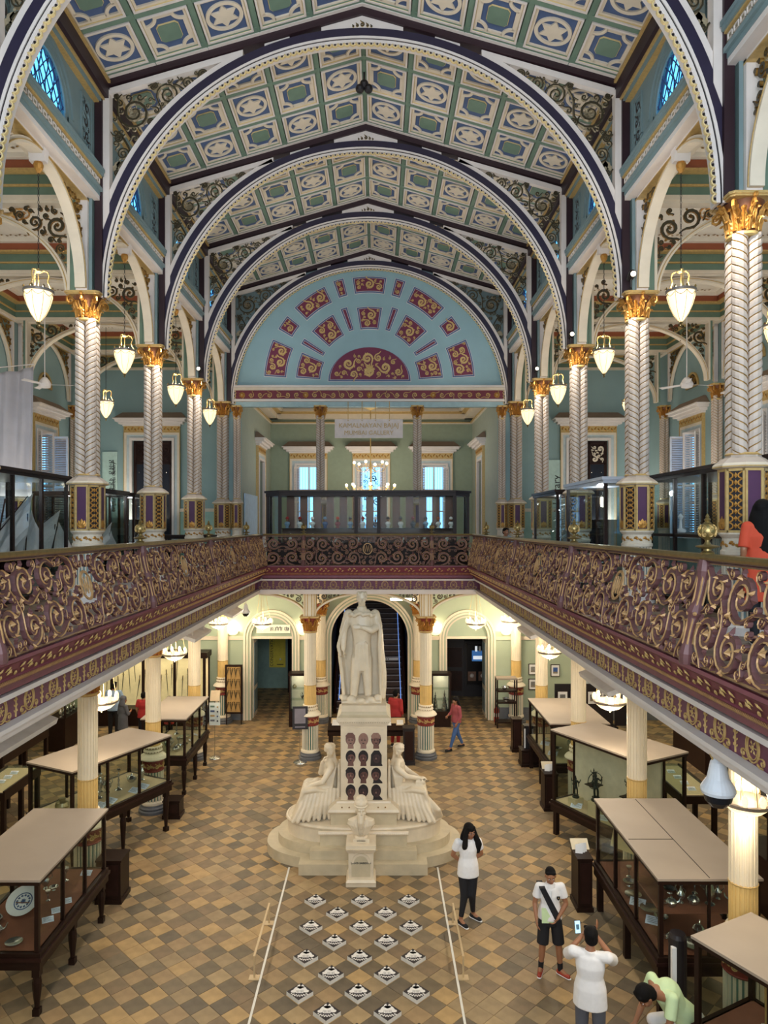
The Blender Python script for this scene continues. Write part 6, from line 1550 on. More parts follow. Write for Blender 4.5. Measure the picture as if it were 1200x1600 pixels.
m = MB(); P, rot = head(m, (0, -.035, .555), 1.2, .1, .0, 'marble'); m.cap((0, .02, .3), (0, 0, .5), .08, .065)
m.loft([(0, .01, .12, .1, .09), (0, .01, .18, .17, .12), (0, .01, .3, .255, .14), (0, .01, .38, .235, .12), (0, .01, .43, .1, .09)], folds=8, amp=.03)
m.ell((0, -.075, .45), (.085, .06, .10)); m.limb([(0, -.12, .48), (0, -.15, .38), (0, -.155, .27)], [.06, .055, .022])
for k in range(9): m.limb([(-.05+.0125*k, -.115, .5), (-.04+.01*k, -.165, .38), (-.02+.005*k, -.17, .28+.01*(k % 3))], [.012, .014, .008], n=6)
for k in range(5): m.limb([(-.09-.03*k, -.09+.015*k, .41-.015*k), (-.07-.03*k, -.135+.018*k, .29), (-.04-.02*k, -.115+.01*k, .14)], [.012, .015, .01], n=6); m.limb([(.09+.03*k, -.09+.015*k, .41-.015*k), (.07+.03*k, -.135+.018*k, .29), (.04+.02*k, -.115+.01*k, .14)], [.012, .015, .01], n=6)
organic('head_and_shoulders', m, t, .0065, 1)
m = MB(); m.ell((0, .005, .68), (.128, .135, .10)); m.ell((0, .01, .75), (.10, .10, .075))
for k in range(4): a0 = k*.35; m.limb([(.118*cos(a)*(1-.12*k), .005+.124*sin(a)*(1-.12*k), .65+.02*k+.02*sin(a+k)) for a in [2*pi*i/16 for i in range(17)]], [.02]*17, n=6)
organic('turban', m, t, .007, 1)

# ------------------------------------------------------------------ visitors
ST = dict(head=(0, -.03, 1.57), neck=(0, 0, 1.44), chest=(0, 0, 1.27), pelvis=(0, 0, .92), shl=(.175, 0, 1.39), shr=(-.175, 0, 1.39), ell=(.22, .03, 1.12), elr=(-.22, .03, 1.12), wrl=(.2, -.08, .9), wrr=(-.2, -.08, .9),
          hpl=(.09, 0, .9), hpr=(-.09, 0, .9), knl=(.1, -.01, .5), knr=(-.1, -.01, .5), anl=(.1, .02, .08), anr=(-.1, .02, .08))
# woman: white blouse, black trousers, hands behind her back, legs crossed
J = dict(ST, ell=(.25, .08, 1.14), elr=(-.25, .08, 1.14), wrl=(.08, .17, .98), wrr=(-.08, .16, .98), hdl=(-1, .1, -.2), hdr=(1, .1, -.2), hnl=(0, -1, 0), hnr=(0, -1, 0), head=(.02, -.04, 1.575), knl=(.06, -.03, .5), anl=(.12, .14, .08), knr=(-.07, -.03, .5), anr=(-.14, -.04, .08), ftl=(.09, -.12, -.05), ftr=(.07, -.13, -.05), yaw=.35, pitch=.1)
t, P, rot = person('woman with long black hair in a white blouse and black trousers, hands behind her back', (1.75, 11.62, 0), .1, .955, J, dict(top='cloth_white', sleeve=.55, hem=-.1, legs='cloth_black', slim=.85, ankle=.14, shoe='cloth_black', glasses=True, folds=11, wd=.92, skin='skin'))
hair_cap(t, P, rot, 1.12, back=.34, extra=lambda m: [m.limb([P((q*.06, -.01, .07)), P((q*.1, -.03, -.06)), P((q*(.115+.012*k), -.06-.01*k, -.2)), P((q*(.10+.02*k), -.075, (-.36 if q > 0 else -.24)))], [.034, .042, .044, .014], 'hair_black') for k in range(4) for q in (-1, 1)])
# boy with a sash across his polo shirt
J = dict(ST, ell=(.25, -.02, 1.13), elr=(-.24, .02, 1.13), wrl=(.08, -.17, .97), wrr=(-.24, -.1, .93), hdl=(-.6, -.3, -.5), curll=.8, anl=(.16, -.02, .08), knl=(.13, -.02, .5), anr=(-.14, .04, .08), knr=(-.12, -.01, .5), ftl=(.1, -.12, -.05), ftr=(-.05, -.13, -.05), yaw=-.05, pitch=.32)
M['shoe_red'] = mat('red_shoe', '#A03A26', .5); t, P, rot = person('boy in a white polo shirt with a black sash, black shorts and red shoes', (2.77, 10.3, 0), 0, .91, J, dict(top='cloth_white', sleeve=.62, hem=-.02, legs='cloth_black', shorts=True, shoe='shoe_red', sole='cloth_white', sock='cloth_black', skin='skin', hs=1.04, wd=.95))
hair_cap(t, P, rot); m = MB(); m.strip([(-.19, 1.41), (.02, .98), (.07, .86)], [(-.10, 1.42), (.11, 1.02), (.15, .90)], lambda u, v, d: (u, -.133-.0*d-d+.08*(abs(u)*1.2 if abs(u) > .1 else 0), v), -.012, .012, 'cloth_black'); m.strip([(-.19, 1.41), (.02, .98), (.07, .86)], [(-.10, 1.42), (.11, 1.02), (.15, .90)], lambda u, v, d: (u, .135+d, v), -.01, .01, 'cloth_black'); m.box(-.19, -.1, -.13, .13, 1.405, 1.425, 'cloth_black'); add('sash', m, t)
m = MB(); m.extr([(-.025, .03), (.025, .03), (.025, -.01), (0, -.035), (-.025, -.01)], lambda u, v, d: (.1+u, -.128-d, 1.27+v), 0, .008, 'cloth_black'); m.ball((.1, -.136, 1.275), .008, 'goldp', 6); add('badge', m, t)
m = MB(); m.loft([(0, -.01, 1.40, .085, .08), (0, -.01, 1.46, .07, .07)], 'cloth_white', 20); m.loft([(0, -.125, 1.24, .006, .006), (0, -.115, 1.38, .006, .006)], 'cloth_white', 8); add('collar', m, t)
m = MB(); m.extr([(-.16, .88), (-.165, 1.12), (-.1, 1.12), (.02, .9), (.02, .88)], lambda u, v, d: (u, -.137-d+.1*max(0, abs(u)-.09), v), 0, .004, 'cloth_lime'); add('lime_panel', m, t)
# man photographing with a phone, back to us
J = dict(ST, shl=(.2, 0, 1.40), shr=(-.2, 0, 1.40), ell=(.3, -.2, 1.22), elr=(-.27, -.24, 1.24), wrl=(.12, -.42, 1.38), wrr=(-.02, -.44, 1.42), hdl=(-.4, -.2, .8), hdr=(-.35, -.1, .9), hnl=(-1, 0, 0), hnr=(1, -.2, 0), curll=.5, curlr=.35, yaw=.25, pitch=.05, head=(0, -.05, 1.58))
t, P, rot = person('man in a white t-shirt and grey trousers seen from behind, photographing with a phone', (2.80, 8.45, 0), pi-.35, 1.0, J, dict(top='cloth_white', sleeve=.68, hem=-.12, legs='cloth_grey', shoe='cloth_black', wd=.98, skin='skin', folds=7))
hair_cap(t, P, rot); m = MB(); m.loft([(-.03, -.43, 1.36, .034, .034), (-.03, -.43, 1.375, .034, .034)], 'black', 12); add('wristband', m, t)
ph = thing('phone', 'lit phone held up by the man in the white t-shirt', 'phone', (2.78, 8.92, 1.46), .12, rot=(-.25, 0, .1)); m = MB(); m.box(-.037, .037, -.005, .005, -.075, .075, 'black'); add('case', m, ph); m = MB(); m.box(-.034, .034, -.0065, -.005, -.07, .07, mat('phone_screen', '#A8D0E8', .3, emit=.9)); m.box(-.02, .02, -.0075, -.0065, -.03, .03, mat('phone_picture', '#4A6A7A', .4, emit=.3)); add('screen', m, ph)
# person bending in a lime shirt, bottom right
J = dict(head=(-.34, 0, 1.0), neck=(-.2, 0, 1.06), chest=(-.05, 0, 1.0), pelvis=(.28, 0, .62), shl=(-.12, -.19, 1.06), shr=(-.12, .19, 1.06), ell=(-.2, -.24, .8), elr=(-.2, .22, .8), wrl=(-.42, -.14, .66), wrr=(-.42, .08, .66), hpl=(.28, -.1, .58), hpr=(.28, .1, .58), knl=(-.1, -.2, .56), knr=(-.1, .2, .56), anl=(.1, -.16, .1), anr=(.1, .16, .1), ftl=(-.14, 0, -.05), ftr=(-.14, 0, -.05), yaw=-pi/2, pitch=.9, hnl=(0, 0, -1), hnr=(0, 0, -1))
t, P, rot = person('person in a pale lime shirt crouching at the bottom right, head bowed', (3.72, 8.35, .0), .25, 1.02, J, dict(top='cloth_lime', loft=False, sleeve=.75, legs='cloth_white', shoe='cloth_black', skin='skin'))
hair_cap(t, P, rot, 1.1, extra=lambda m: m.ell(P((0, .06, -.02)), (.09, .08, .09), 'hair_black', rot))
# the passer-by in a dusty red top, near the right doorway
J = dict(ST, elr=(-.22, -.06, 1.14), wrr=(-.14, -.24, 1.08), knl=(.1, -.14, .52), anl=(.1, -.28, .1), knr=(-.08, .1, .5), anr=(-.1, .3, .12), pitch=.1)
t, P, rot = person('woman in a dusty red top and blue jeans walking by the right doorway', (2.55, 20.6, 0), -1.15, .9, J, dict(top='cloth_pink', sleeve=1.7, hem=-.02, legs='denim', slim=.9, shoe='cloth_black', sole='cloth_black', skin='skin'), voxel=.013); hair_cap(t, P, rot, 1.1, back=.3)
J = dict(ST); t, P, rot = person('person in a red kurta at the foot of the staircase', (.80, 20.9, 0), 2.6, .98, J, dict(top='cloth_red', sleeve=1.6, hem=-.35, legs='cloth_red', shoe='cloth_black', skin='skin'), voxel=.014); hair_cap(t, P, rot)
# group before the sword display
J = dict(ST, elr=(-.25, -.05, 1.15), wrr=(-.12, -.2, 1.2))
t, P, rot = person('man in a light blue shirt and dark trousers before the sword display, back turned', (-7.75, 21.6, 0), pi, 1.03, J, dict(top='cloth_blue', sleeve=.8, legs='cloth_black', shoe='cloth_black'), voxel=.014); hair_cap(t, P, rot)
t, P, rot = person('person in a patterned grey tunic with a headscarf beside the man in light blue', (-7.15, 20.7, 0), 2.4, .9, J, dict(top='cloth_grey', sleeve=1.5, hem=-.3, legs='cloth_black', shoe='cloth_black'), voxel=.014); hair_cap(t, P, rot, 1.12, 'cloth_grey', back=.12)
t, P, rot = person('child in a red shirt looking at the swords', (-6.72, 21.2, 0), 3.0, .9, J, dict(top='cloth_red', sleeve=.7, legs='cloth_black', shoe='cloth_black'), voxel=.014); hair_cap(t, P, rot)
t, P, rot = person('black-haired person in red holding a phone behind the far left case', (-5.75, 20.5, 0), 2.2, .92, J, dict(top='cloth_red', sleeve=.7, legs='cloth_black', shoe='cloth_black'), voxel=.014); hair_cap(t, P, rot, 1.1)
# gallery visitors upstairs
J = dict(ST, yaw=-.5, elr=(-.25, .0, 1.12), wrr=(-.2, -.16, .95))
t, P, rot = person('woman with long black hair and orange kurta on the right gallery', (4.62, 8.0, ZG), pi-.3, .96, J, dict(top='cloth_orange', sleeve=.9, hem=-.4, legs='cloth_black', shoe='cloth_black', wd=1.1), voxel=.011)
hair_cap(t, P, rot, 1.15, back=.62)
J = dict(ST, pelvis=(0, 0, .5), chest=(0, 0, .85), neck=(0, 0, 1.02), head=(0, -.03, 1.15), shl=(.175, 0, .97), shr=(-.175, 0, .97), ell=(.22, 0, .72), elr=(-.22, 0, .72), wrl=(.15, -.25, .6), wrr=(-.15, -.25, .6), hpl=(.09, 0, .48), hpr=(-.09, 0, .48), knl=(.1, -.42, .48), knr=(-.1, -.42, .48), anl=(.1, -.42, .08), anr=(-.1, -.42, .08))
t, P, rot = person('person in a pale blue shirt seated on the gallery by the far right columns', (4.15, 21.6, ZG), .5, 1.0, J, dict(top='cloth_blue', loft=False, sleeve=.8, legs='cloth_black', shoe='cloth_black'), voxel=.014); hair_cap(t, P, rot)
ch = thing('stool', 'small dark stool under the seated visitor on the gallery', 'stool', (4.15, 21.62, ZG)); m = MB(); m.box(-.18, .18, -.18, .18, .36, .4, 'wood'); add('seat', m, ch)
for a in (-.15, .15):
    for b in (-.15, .15): m = MB(); m.box(a-.02, a+.02, b-.02, b+.02, 0, .36, 'wood'); add('leg', m, ch)
# ================================================================== showcases
M['deckbrown'] = mat('brown_baize', '#7A4A34', .85, var=.08); M['decktan'] = mat('tan_linen', '#C9B48E', .85, var=.05); M['topgrey'] = mat('taupe_case_top', '#988C7E', .7, var=.04, scale=2); M['dark'] = mat('case_dark_wood', '#24150F', .42, var=.15, scale=8, spec=.2)
def leg_mesh(h, kind):
    m = MB()
    if kind == 'turned': m.box(-.05, .05, -.05, .05, h-.12, h, 'dark'); m.lathe([(.05,h-.12),(.062,h-.2),(.058,h-.3),(.035,.14),(.032,.1)], 'dark', n=10); m.box(-.045, .045, -.045, .045, 0, .09, 'dark')
    elif kind == 'square': m.box(-.045, .045, -.045, .045, 0, h, 'dark')
    else: m.box(-.06, .06, -.06, .06, 0, h, 'dark')
    return m.mesh('leg')
def showcase(label, x, y, w_, l_, rz, zt, zd, zf, div, kind='turned', top='topgrey', deck='decktan', legs=3, endiv=1, base0=0.0, group='tall glazed table cases', lit=0, z0=0, name='showcase', doors=False):
    """x,y centre; w_ across, l_ along local y; zt top, zd deck inside, zf underside of the frame"""
    t = thing(name, label, 'display case', (x, y, z0), rz, group); hw, hl = w_/2, l_/2
    m = MB(); m.box(-hw-.03, hw+.03, -hl-.03, hl+.03, zt-.03, zt, top); m.box(-hw-.02, hw+.02, -hl-.02, hl+.02, zt-.08, zt-.03, 'dark'); add('top', m, t)
    m = MB(); m.box(-hw, hw, -hl, hl, zd-.06, zd-.03, 'dark'); m.box(-hw+.02, hw-.02, -hl+.02, hl-.02, zd-.03, zd, deck); add('deck', m, t)
    m = MB()
    for (a, b, c, d) in ((-hw-.03, -hw+.04, -hl-.03, hl+.03), (hw-.04, hw+.03, -hl-.03, hl+.03), (-hw+.04, hw-.04, -hl-.03, -hl+.04), (-hw+.04, hw-.04, hl-.04, hl+.03)):
        m.box(a, b, c, d, zf, zd, 'dark')
        o = .025; m.box(a-o if a < 0 and b < 0 or a < -hw else a, b+o if b > hw else b, c-o if c < -hl else c, d+o if d > hl else d, zd-.1, zd-.06, 'wood')
    add('base_frame', m, t)
    for sx in (-1, 1):
        for k in range(div+1):
            yy = -hl+.02+(l_-.04)*k/div; wd = .028 if k in (0, div) else .016
            m = MB(); m.box(sx*(hw-.028)-.028, sx*(hw-.028)+.028, yy-wd, yy+wd, zd, zt-.08, 'dark'); add('post', m, t)
        for k in range(div):
            a, b = -hl+.02+(l_-.04)*k/div+.02, -hl+.02+(l_-.04)*(k+1)/div-.02; m = MB(); m.box(sx*(hw-.02)-.003, sx*(hw-.02)+.003, a, b, zd, zt-.08, 'pglass'); add('pane', m, t)
    for sy in (-1, 1):
        m = MB(); m.box(-hw+.05, hw-.05, sy*(hl-.02)-.003, sy*(hl-.02)+.003, zd, zt-.08, 'pglass'); add('pane', m, t)
        for k in range(1, endiv): m = MB(); xx = -hw+w_*k/endiv; m.box(xx-.016, xx+.016, sy*(hl-.02)-.02, sy*(hl-.02)+.02, zd, zt-.08, 'dark'); add('post', m, t)
    if legs and zf > .05:
        lm = leg_mesh(zf, kind)
        for sx in (-1, 1):
            for k in range(legs): add('leg', lm, t, (sx*(hw-.05), -hl+.06+(l_-.12)*k/(legs-1), 0))
    else:
        m = MB(); m.box(-hw+.03, hw-.03, -hl+.03, hl-.03, 0, zf+.01, 'dark'); add('plinth', m, t)
    if lit: light('case_light', 'AREA', (0, 0, zt-.1), lit, (1, .95, .86), w_*.5, (0, 0, 0), l_*.8, parent=t)
    return t
# ---- exhibits ----
EX = {}
def ex_mesh(kind):
    if kind in EX: return EX[kind]
    m = MB(); k = kind
    if k == 'candlestick': m.lathe([(.06,0),(.065,.01),(.03,.03),(.015,.06),(.022,.09),(.01,.12),(.02,.17),(.009,.2),(.018,.26),(.008,.3),(.03,.34),(.035,.35),(.012,.36)], 'silver', n=14)
    elif k == 'tall_vase': m.lathe([(.05,0),(.055,.01),(.02,.03),(.04,.08),(.055,.14),(.04,.2),(.018,.26),(.035,.31)], 'silver', n=14)
    elif k == 'goblet': m.lathe([(.04,0),(.01,.02),(.01,.09),(.035,.12),(.045,.16),(.042,.17)], 'silver', n=12)
    elif k == 'bowl': m.lathe([(.04,0),(.03,.015),(.07,.04),(.1,.08),(.095,.08),(.06,.045)], 'silver', n=16)
    elif k == 'teapot':
        m.lathe([(.04,0),(.07,.03),(.08,.07),(.05,.11),(.02,.12),(.015,.14),(.001,.15)], 'silver', n=14); m.tube([(.07,0,.05),(.11,0,.07),(.13,0,.12)], [.016,.011,.008], 'silver', 6); m.tube([(-.06,0,.1),(-.11,0,.1),(-.11,0,.05),(-.07,0,.04)], .007, 'silver', 5)
    elif k == 'plate': m.lathe([(.001,.01),(.08,.008),(.1,.02),(.14,.03),(.14,.035),(.1,.026),(.001,.014)], 'silver', n=24)
    elif k == 'blue_plate':
        m.lathe([(.001,.0),(.12,.0),(.2,.03),(.2,.035),(.12,.008),(.001,.006)], 'paper', n=28); f = lambda u, v, d: (u, v, .008+d)
        for q in range(12): rosette(m, .075*cos(q*pi/6), .075*sin(q*pi/6), .02, f, .002, 'blue', n=4)
        m.ring(.1, .112, f, 0, .003, 'blue', 0, 2*pi, 28); rosette(m, 0, 0, .04, f, .003, 'blue')
    elif k == 'casket': m.box(-.09, .09, -.06, .06, 0, .08, 'silver'); m.lathe([(.1,.08),(.08,.11),(.03,.13),(.01,.15)], 'silver', n=4, rot=pi/4); [m.ball((sx*.08, sy*.05, .0), .015, 'silver', 6) for sx in (-1, 1) for sy in (-1, 1)]
    elif k == 'ewer': m.lathe([(.045,0),(.02,.03),(.06,.09),(.07,.14),(.03,.2),(.018,.26),(.03,.3)], 'silver', n=14); m.tube([(.06,0,.14),(.12,0,.2),(.1,0,.28)], [.012,.009,.007], 'silver', 5); m.tube([(-.03,0,.27),(-.1,0,.24),(-.07,0,.12)], .007, 'silver', 5)
    elif k == 'pot': m.lathe([(.05,0),(.1,.03),(.12,.09),(.1,.15),(.05,.18),(.06,.21),(.055,.215)], mat('pale_brass', '#A89C78', .3, .7), n=16)
    elif k == 'label_card': m.extr([(-.07, 0), (.07, 0), (.07, .1), (-.07, .1)], lambda u, v, d: (u, v*.8, v*.35+d), 0, .004, mat('caption_card', '#D8E2F0', .7)); [m.box(-.055, .055-.02*(q % 2), .015+q*.015, .019+q*.015, .012+q*.0066, .0135+q*.0066, 'ink') for q in range(4)]
    elif k == 'open_book': m.extr([(-.12, .03), (0, .0), (.12, .03), (.12, .045), (0, .018), (-.12, .045)], lambda u, v, d: (u, d, v), -.09, .09, 'paper'); m.box(-.12, .12, -.095, .095, -.004, 0, 'woodm')
    o = m.mesh(kind, True); EX[kind] = o; return o
def bronze(n):
    m = MB(); m.lathe([(.07,0),(.075,.02),(.05,.04),(.06,.06)], 'bronze', n=12); m.limb([(-.02, 0, .06), (-.025, 0, .15), (-.015, 0, .22)], [.016, .016, .022], 'bronze', 8); m.limb([(.03, -.01, .06), (.03, -.01, .15), (.015, 0, .22)], [.016, .016, .022], 'bronze', 8)
    m.limb([(0, 0, .22), (.005, 0, .28), (0, 0, .33)], [.03, .024, .034], 'bronze', 8); m.ell((0, 0, .385), (.02, .022, .026), 'bronze', n=8); m.cap((0, 0, .4), (0, 0, .45), .016, .006, 'bronze', 8)
    arms = [((-.035, 0, .34), (-.08, -.01, .29), (-.06, -.03, .24)), ((.035, 0, .34), (.08, -.01, .3), (.1, -.02, .36)), ((-.035, .01, .34), (-.09, .01, .36), (-.1, 0, .42)), ((.035, .01, .34), (.07, .01, .28), (.06, -.02, .22))]
    for a in arms[:2+2*(n % 2)]: m.limb(a, [.012, .01, .008], 'bronze', 6)
    m.lathe([(.025,.205),(.04,.2),(.03,.23)], 'bronze', n=10)
    if n == 2: m.ring(.12, .13, lambda u, v, d: (u, .02+d, v), -.004, .004, 'bronze', 0, 2*pi, 24, cz=.3)
    return organic_free(m)
def organic_free(m): return m
def put(kind, label, case, lx, ly, z, s=1.0, rz=0, group=None, cat=None):
    """exhibit standing inside a case, at case-local lx,ly; stays top-level"""
    c, s_ = cos(case.rotation_euler[2]), sin(case.rotation_euler[2]); X = case.location.x+c*lx-s_*ly; Y = case.location.y+s_*lx+c*ly
    o = add(kind, ex_mesh(kind), None, (X, Y, case.location.z+z), (0, 0, case.rotation_euler[2]+rz), (s, s, s)); tag(o, label, cat or kind.replace('_', ' '), group); return o
NAMES = dict(candlestick='tall silver candlestick', tall_vase='slender silver vase', goblet='small silver goblet', bowl='shallow silver bowl', teapot='silver teapot', plate='round silver plate', casket='little silver casket', ewer='silver ewer with a curved spout', pot='round brass pot', label_card='white caption card', open_book='open printed book')
ORD = ['', 'second ', 'third ', 'fourth ', 'fifth ', 'sixth ', 'seventh ', 'eighth ', 'ninth ']
def fill(case, where, items, z, grp):
    cnt = {}
    for kind, lx, ly, s, rz in sorted(items, key=lambda q: q[2]):
        n = cnt.get(kind, 0); cnt[kind] = n+1
        put(kind, '%s%s, %s' % (ORD[n] or 'nearest ', NAMES[kind].replace(' with a curved spout', ''), where), case, lx, ly, z, s, rz, grp, cat={'label_card': 'card', 'open_book': 'book', 'tall_vase': 'vase'}.get(kind, kind))
A_ = showcase('dark wooden glazed case with taupe top, cut by the left picture edge, nearest', -4.79, 10.54, 1.17, 2.32, 0, 1.83, .86, .64, 3, deck='deckbrown')
fill(A_, 'the nearest left case', [('bowl', -.3, -.95, 1, 0), ('teapot', -.2, -.75, 1.1, .4), ('label_card', .38, -.45, 1.1, .5), ('label_card', .40, -.2, 1.1, .5), ('label_card', .42, .05, 1.1, .5), ('ewer', -.1, .5, .9, 0), ('goblet', .1, .75, 1.2, 0), ('plate', .15, -.95, .8, 0), ('teapot', -.35, -.45, 1, 2), ('goblet', .1, .15, .9, 0), ('bowl', .05, .45, .7, 0), ('label_card', .35, .9, 1.2, 0), ('label_card', -.45, -.6, 1.3, .6), ('casket', -.3, .1, 1, .3)], .86, 'silver and cards in the nearest left case')
o = put('blue_plate', 'large blue and white patterned plate tilted in the nearest left case', A_, -.12, -.15, 1.0, 1.15, 0, None, 'plate'); o.rotation_euler = (.6, 0, 0)
m = MB(); m.box(-.1, .1, -.06, .06, 0, .14, 'deckbrown'); o = add('plate_stand', m, None, (-4.91, 10.42, .86)); tag(o, 'brown block under the blue and white plate', 'stand')
B_ = showcase('dark wooden glazed case on turned legs, set askew, second on the left', -5.25, 14.30, 1.18, 2.5, -.463, 2.03, 1.07, .85, 3)
fill(B_, 'the second left case', [('pot', -.1, -.9, 1.1, 0), ('candlestick', .0, -.55, 1.15, 0), ('candlestick', .05, -.15, 1.1, 0), ('tall_vase', -.2, .1, 1.2, 0), ('candlestick', .05, .35, 1.2, 0), ('ewer', -.05, .15, 1.2, 0), ('teapot', -.05, .8, 1.2, 0), ('label_card', .42, -.5, 1.6, .0), ('label_card', .42, -.25, 1.6, .0), ('label_card', .42, .35, 1.6, .0), ('label_card', .42, .6, 1.6, 0), ('tall_vase', .05, 1.0, 1.0, 0)], 1.07, 'silver and cards in the second left case')
C_ = showcase('dark wooden glazed case on turned legs, third on the left, before the sword display', -4.88, 18.2, 1.05, 2.2, 0, 1.85, .95, .72, 3)
fill(C_, 'the third left case', [(k, x, y, 1.1, x*5) for k, x, y in (('teapot', -.2, -.8), ('ewer', .0, -.7), ('teapot', .2, -.75), ('bowl', .3, -.4), ('teapot', -.1, -.4), ('goblet', .1, -.2), ('casket', -.2, 0), ('label_card', .38, .1), ('plate', .1, .4), ('label_card', .38, .6), ('candlestick', -.2, .7))], .95, 'silver in the third left case')
D_ = showcase('biggest dark glazed case with jointed taupe top, second from the front on the right', 4.64, 10.7, 1.33, 2.7, 0, 1.86, .82, .58, 3, kind='square', deck='deckbrown', endiv=2)
m = MB(); m.box(-.005, .005, -1.35, 1.35, 1.86, 1.864, 'dark'); m.box(-.66, .0, -.2, -.19, 1.86, 1.864, 'dark'); add('top_joint', m, D_)
m = MB(); m.box(-.62, .62, -1.3, -.35, 1.36, 1.38, 'deckbrown'); add('shelf', m, D_)
fill(D_, 'the biggest right case', [('plate', -.45, .2, .9, 0), ('bowl', -.4, .5, 1, 0), ('plate', -.35, -.2, 1, 0), ('label_card', -.5, -.1, 1.6, -.5), ('label_card', -.45, -.6, 1.6, -.5), ('bowl', -.3, -.5, 1, 0), ('plate', -.1, -1.1, 1.1, 0), ('teapot', -.35, -1.0, 1, 0), ('bowl', .2, -1.1, 1, 0), ('plate', .35, -.9, 1, 0), ('goblet', -.3, .8, 1, 0), ('teapot', .1, -.8, 1, 1)], .82, 'silver low in the biggest right case')
fill(D_, 'the biggest right case, upper shelf', [('teapot', -.42, -1.15, .95, 0), ('ewer', -.25, -1.05, .8, 2), ('teapot', -.1, -1.1, 1.0, 1), ('bowl', -.3, -.8, .9, 0), ('tall_vase', .12, -1.1, 1.2, 0), ('ewer', .3, -.95, .7, 0), ('teapot', .45, -1.1, 1, 2.5), ('goblet', .05, -.8, 1, 0), ('casket', .3, -.65, .9, 0)], 1.38, 'silver on the upper shelf of the biggest right case')
m = MB(); m.box(-.22, .22, -.01, .01, 0, .42, mat('gilt_panel_print', '#D8C48A', .4)); o = add('framed_plaque', m, None, (4.3, 11.7, 1.15), (-.35, 0, -.9)); tag(o, 'bright gilt plaque leaning inside the far end of the biggest right case', 'plaque')
E_ = showcase('dark glazed case of bronze figures, set askew, third from the front on the right', 5.05, 14.25, 1.19, 2.35, .505, 2.2, .72, .5, 1, kind='square', legs=2, endiv=2)
m = MB(); m.box(-.02, .02, -1.1, 1.1, .72, 2.1, mat('cream_display_back', '#D8CFB4', .7)); add('back_panel', m, E_); m = MB()
for xx, yy, z in ((-.3, .3, 1.25), (-.3, -.6, 1.3), (.2, -1.0, 1.0)): m.box(xx-.14, xx+.14, yy-.12, yy+.12, z, z+.015, 'dark')
add('shelf', m, E_)
for k, (lx, ly, z, s, l) in enumerate(((-.35, .75, .86, 1.0, 'dancing bronze figure with raised arms on a cream block, left in the bronze case'), (-.4, .15, 1.0, 1.3, 'tallest standing bronze figure on a block in the bronze case'), (-.3, .3, 1.27, .7, 'small bronze figure on the upper glass shelf, left in the bronze case'), (-.35, -.35, .8, .8, 'small seated bronze figure at the foot of the bronze case'), (-.32, -.6, 1.32, .8, 'bronze figure on the upper shelf behind the fluted column'), (-.3, -.9, .84, .9, 'bronze deity at the right end of the bronze case'))):
    m = bronze(k+1); c, s_ = cos(.505), sin(.505); X = 5.05+c*lx-s_*ly; Y = 14.25+s_*lx+c*ly
    o = add('bronze_figure', m, None, (X, Y, z), (0, 0, .3), (s, s, s), smooth=True); tag(o, l, 'figurine', 'bronze figures in the askew right case')
    if z < 1.2: mb_ = MB(); mb_.box(-.12, .12, -.1, .1, 0, z-.72, mat('cream_block', '#C8B890', .7)); b_ = add('display_block', mb_, None, (X, Y, .72), (0, 0, .505)); tag(b_, 'cream block under the %sbronze figure' % (ORD[k] or 'first '), 'block', 'display blocks in the bronze case')
fill(E_, 'the bronze figure case', [('label_card', -.5, .6, 1.6, -1), ('label_card', -.5, -.1, 1.6, -1)], .72, 'cards in the bronze case')
F_ = showcase('dark glazed case with taupe top, fourth on the right, seen past a fluted column', 5.02, 17.9, 1.36, 2.4, 0, 1.85, .9, .68, 3, kind='square')
fill(F_, 'the fourth right case', [('label_card', -.5, -.6, 1.6, -.5), ('label_card', -.5, .2, 1.6, -.5), ('bowl', -.3, -.3, 1.2, 0), ('pot', .1, -.7, 1, 0), ('plate', -.3, .6, 1, 0), ('casket', .2, .2, 1.2, 0)], .9, 'things in the fourth right case')
G_ = showcase('dark glazed case cut by the bottom right corner, nearest on the right', 4.71, 7.5, 1.0, 1.75, .48, 1.85, .85, .6, 2, kind='square', deck='deckbrown')
m = MB(); m.lathe([(.1,0),(.1,.7)], mat('case_model_green', '#6E8E80', .5), n=10)
for k in range(10): m.beam((.105*cos(k*pi/5), .105*sin(k*pi/5), 0), (.105*cos(k*pi/5), .105*sin(k*pi/5), .7), .02, .02, 'goldp')
o = add('model_column', m, None, (4.6, 7.7, .85)); tag(o, 'small green and gold fluted model inside the bottom right case', 'model')
fill(G_, 'the bottom right case', [('goblet', -.2, -.3, 1.4, 0), ('goblet', -.1, .3, 1.2, 0), ('bowl', -.2, .1, 1.2, 0)], .85, 'glassware in the bottom right case')
# ---- other ground furniture ----
def block_thing(name, label, cat, x, y, dims, mt='dark', rz=0, z=0, extra=None, group=None):
    t = thing(name, label, cat, (x, y, z), rz, group); m = MB(); a, b, c = dims; m.box(-a/2, a/2, -b/2, b/2, .07, c-.01, mt); m.box(-a/2-.02, a/2+.02, -b/2-.02, b/2+.02, 0, .08, mt); m.box(-a/2-.015, a/2+.015, -b/2-.015, b/2+.015, c-.03, c, mt); add('body', m, t)
    m = MB(); m.box(-a/2+.04, a/2-.04, -b/2-.008, -b/2, .14, c-.08, 'wood'); add('front_panel', m, t)
    if extra: extra(t)
    return t
def leaflets(h):
    def f(t):
        for k in range(3): m = MB(); m.box(-.06, .06, -.004, .004, 0, .16, 'paper'); o = add('leaflet', m, t, (-.05+.05*k, -.02+.03*k, h-.02), (-.3, 0, .2*k-.2))
        m = MB(); m.box(-.15, .15, -.01, .01, 0, .2, mat('reading_board', '#D8CCB0', .7)); add('sloping_board', m, t, (.02, .12, h), (-.9, 0, 0))
    return f
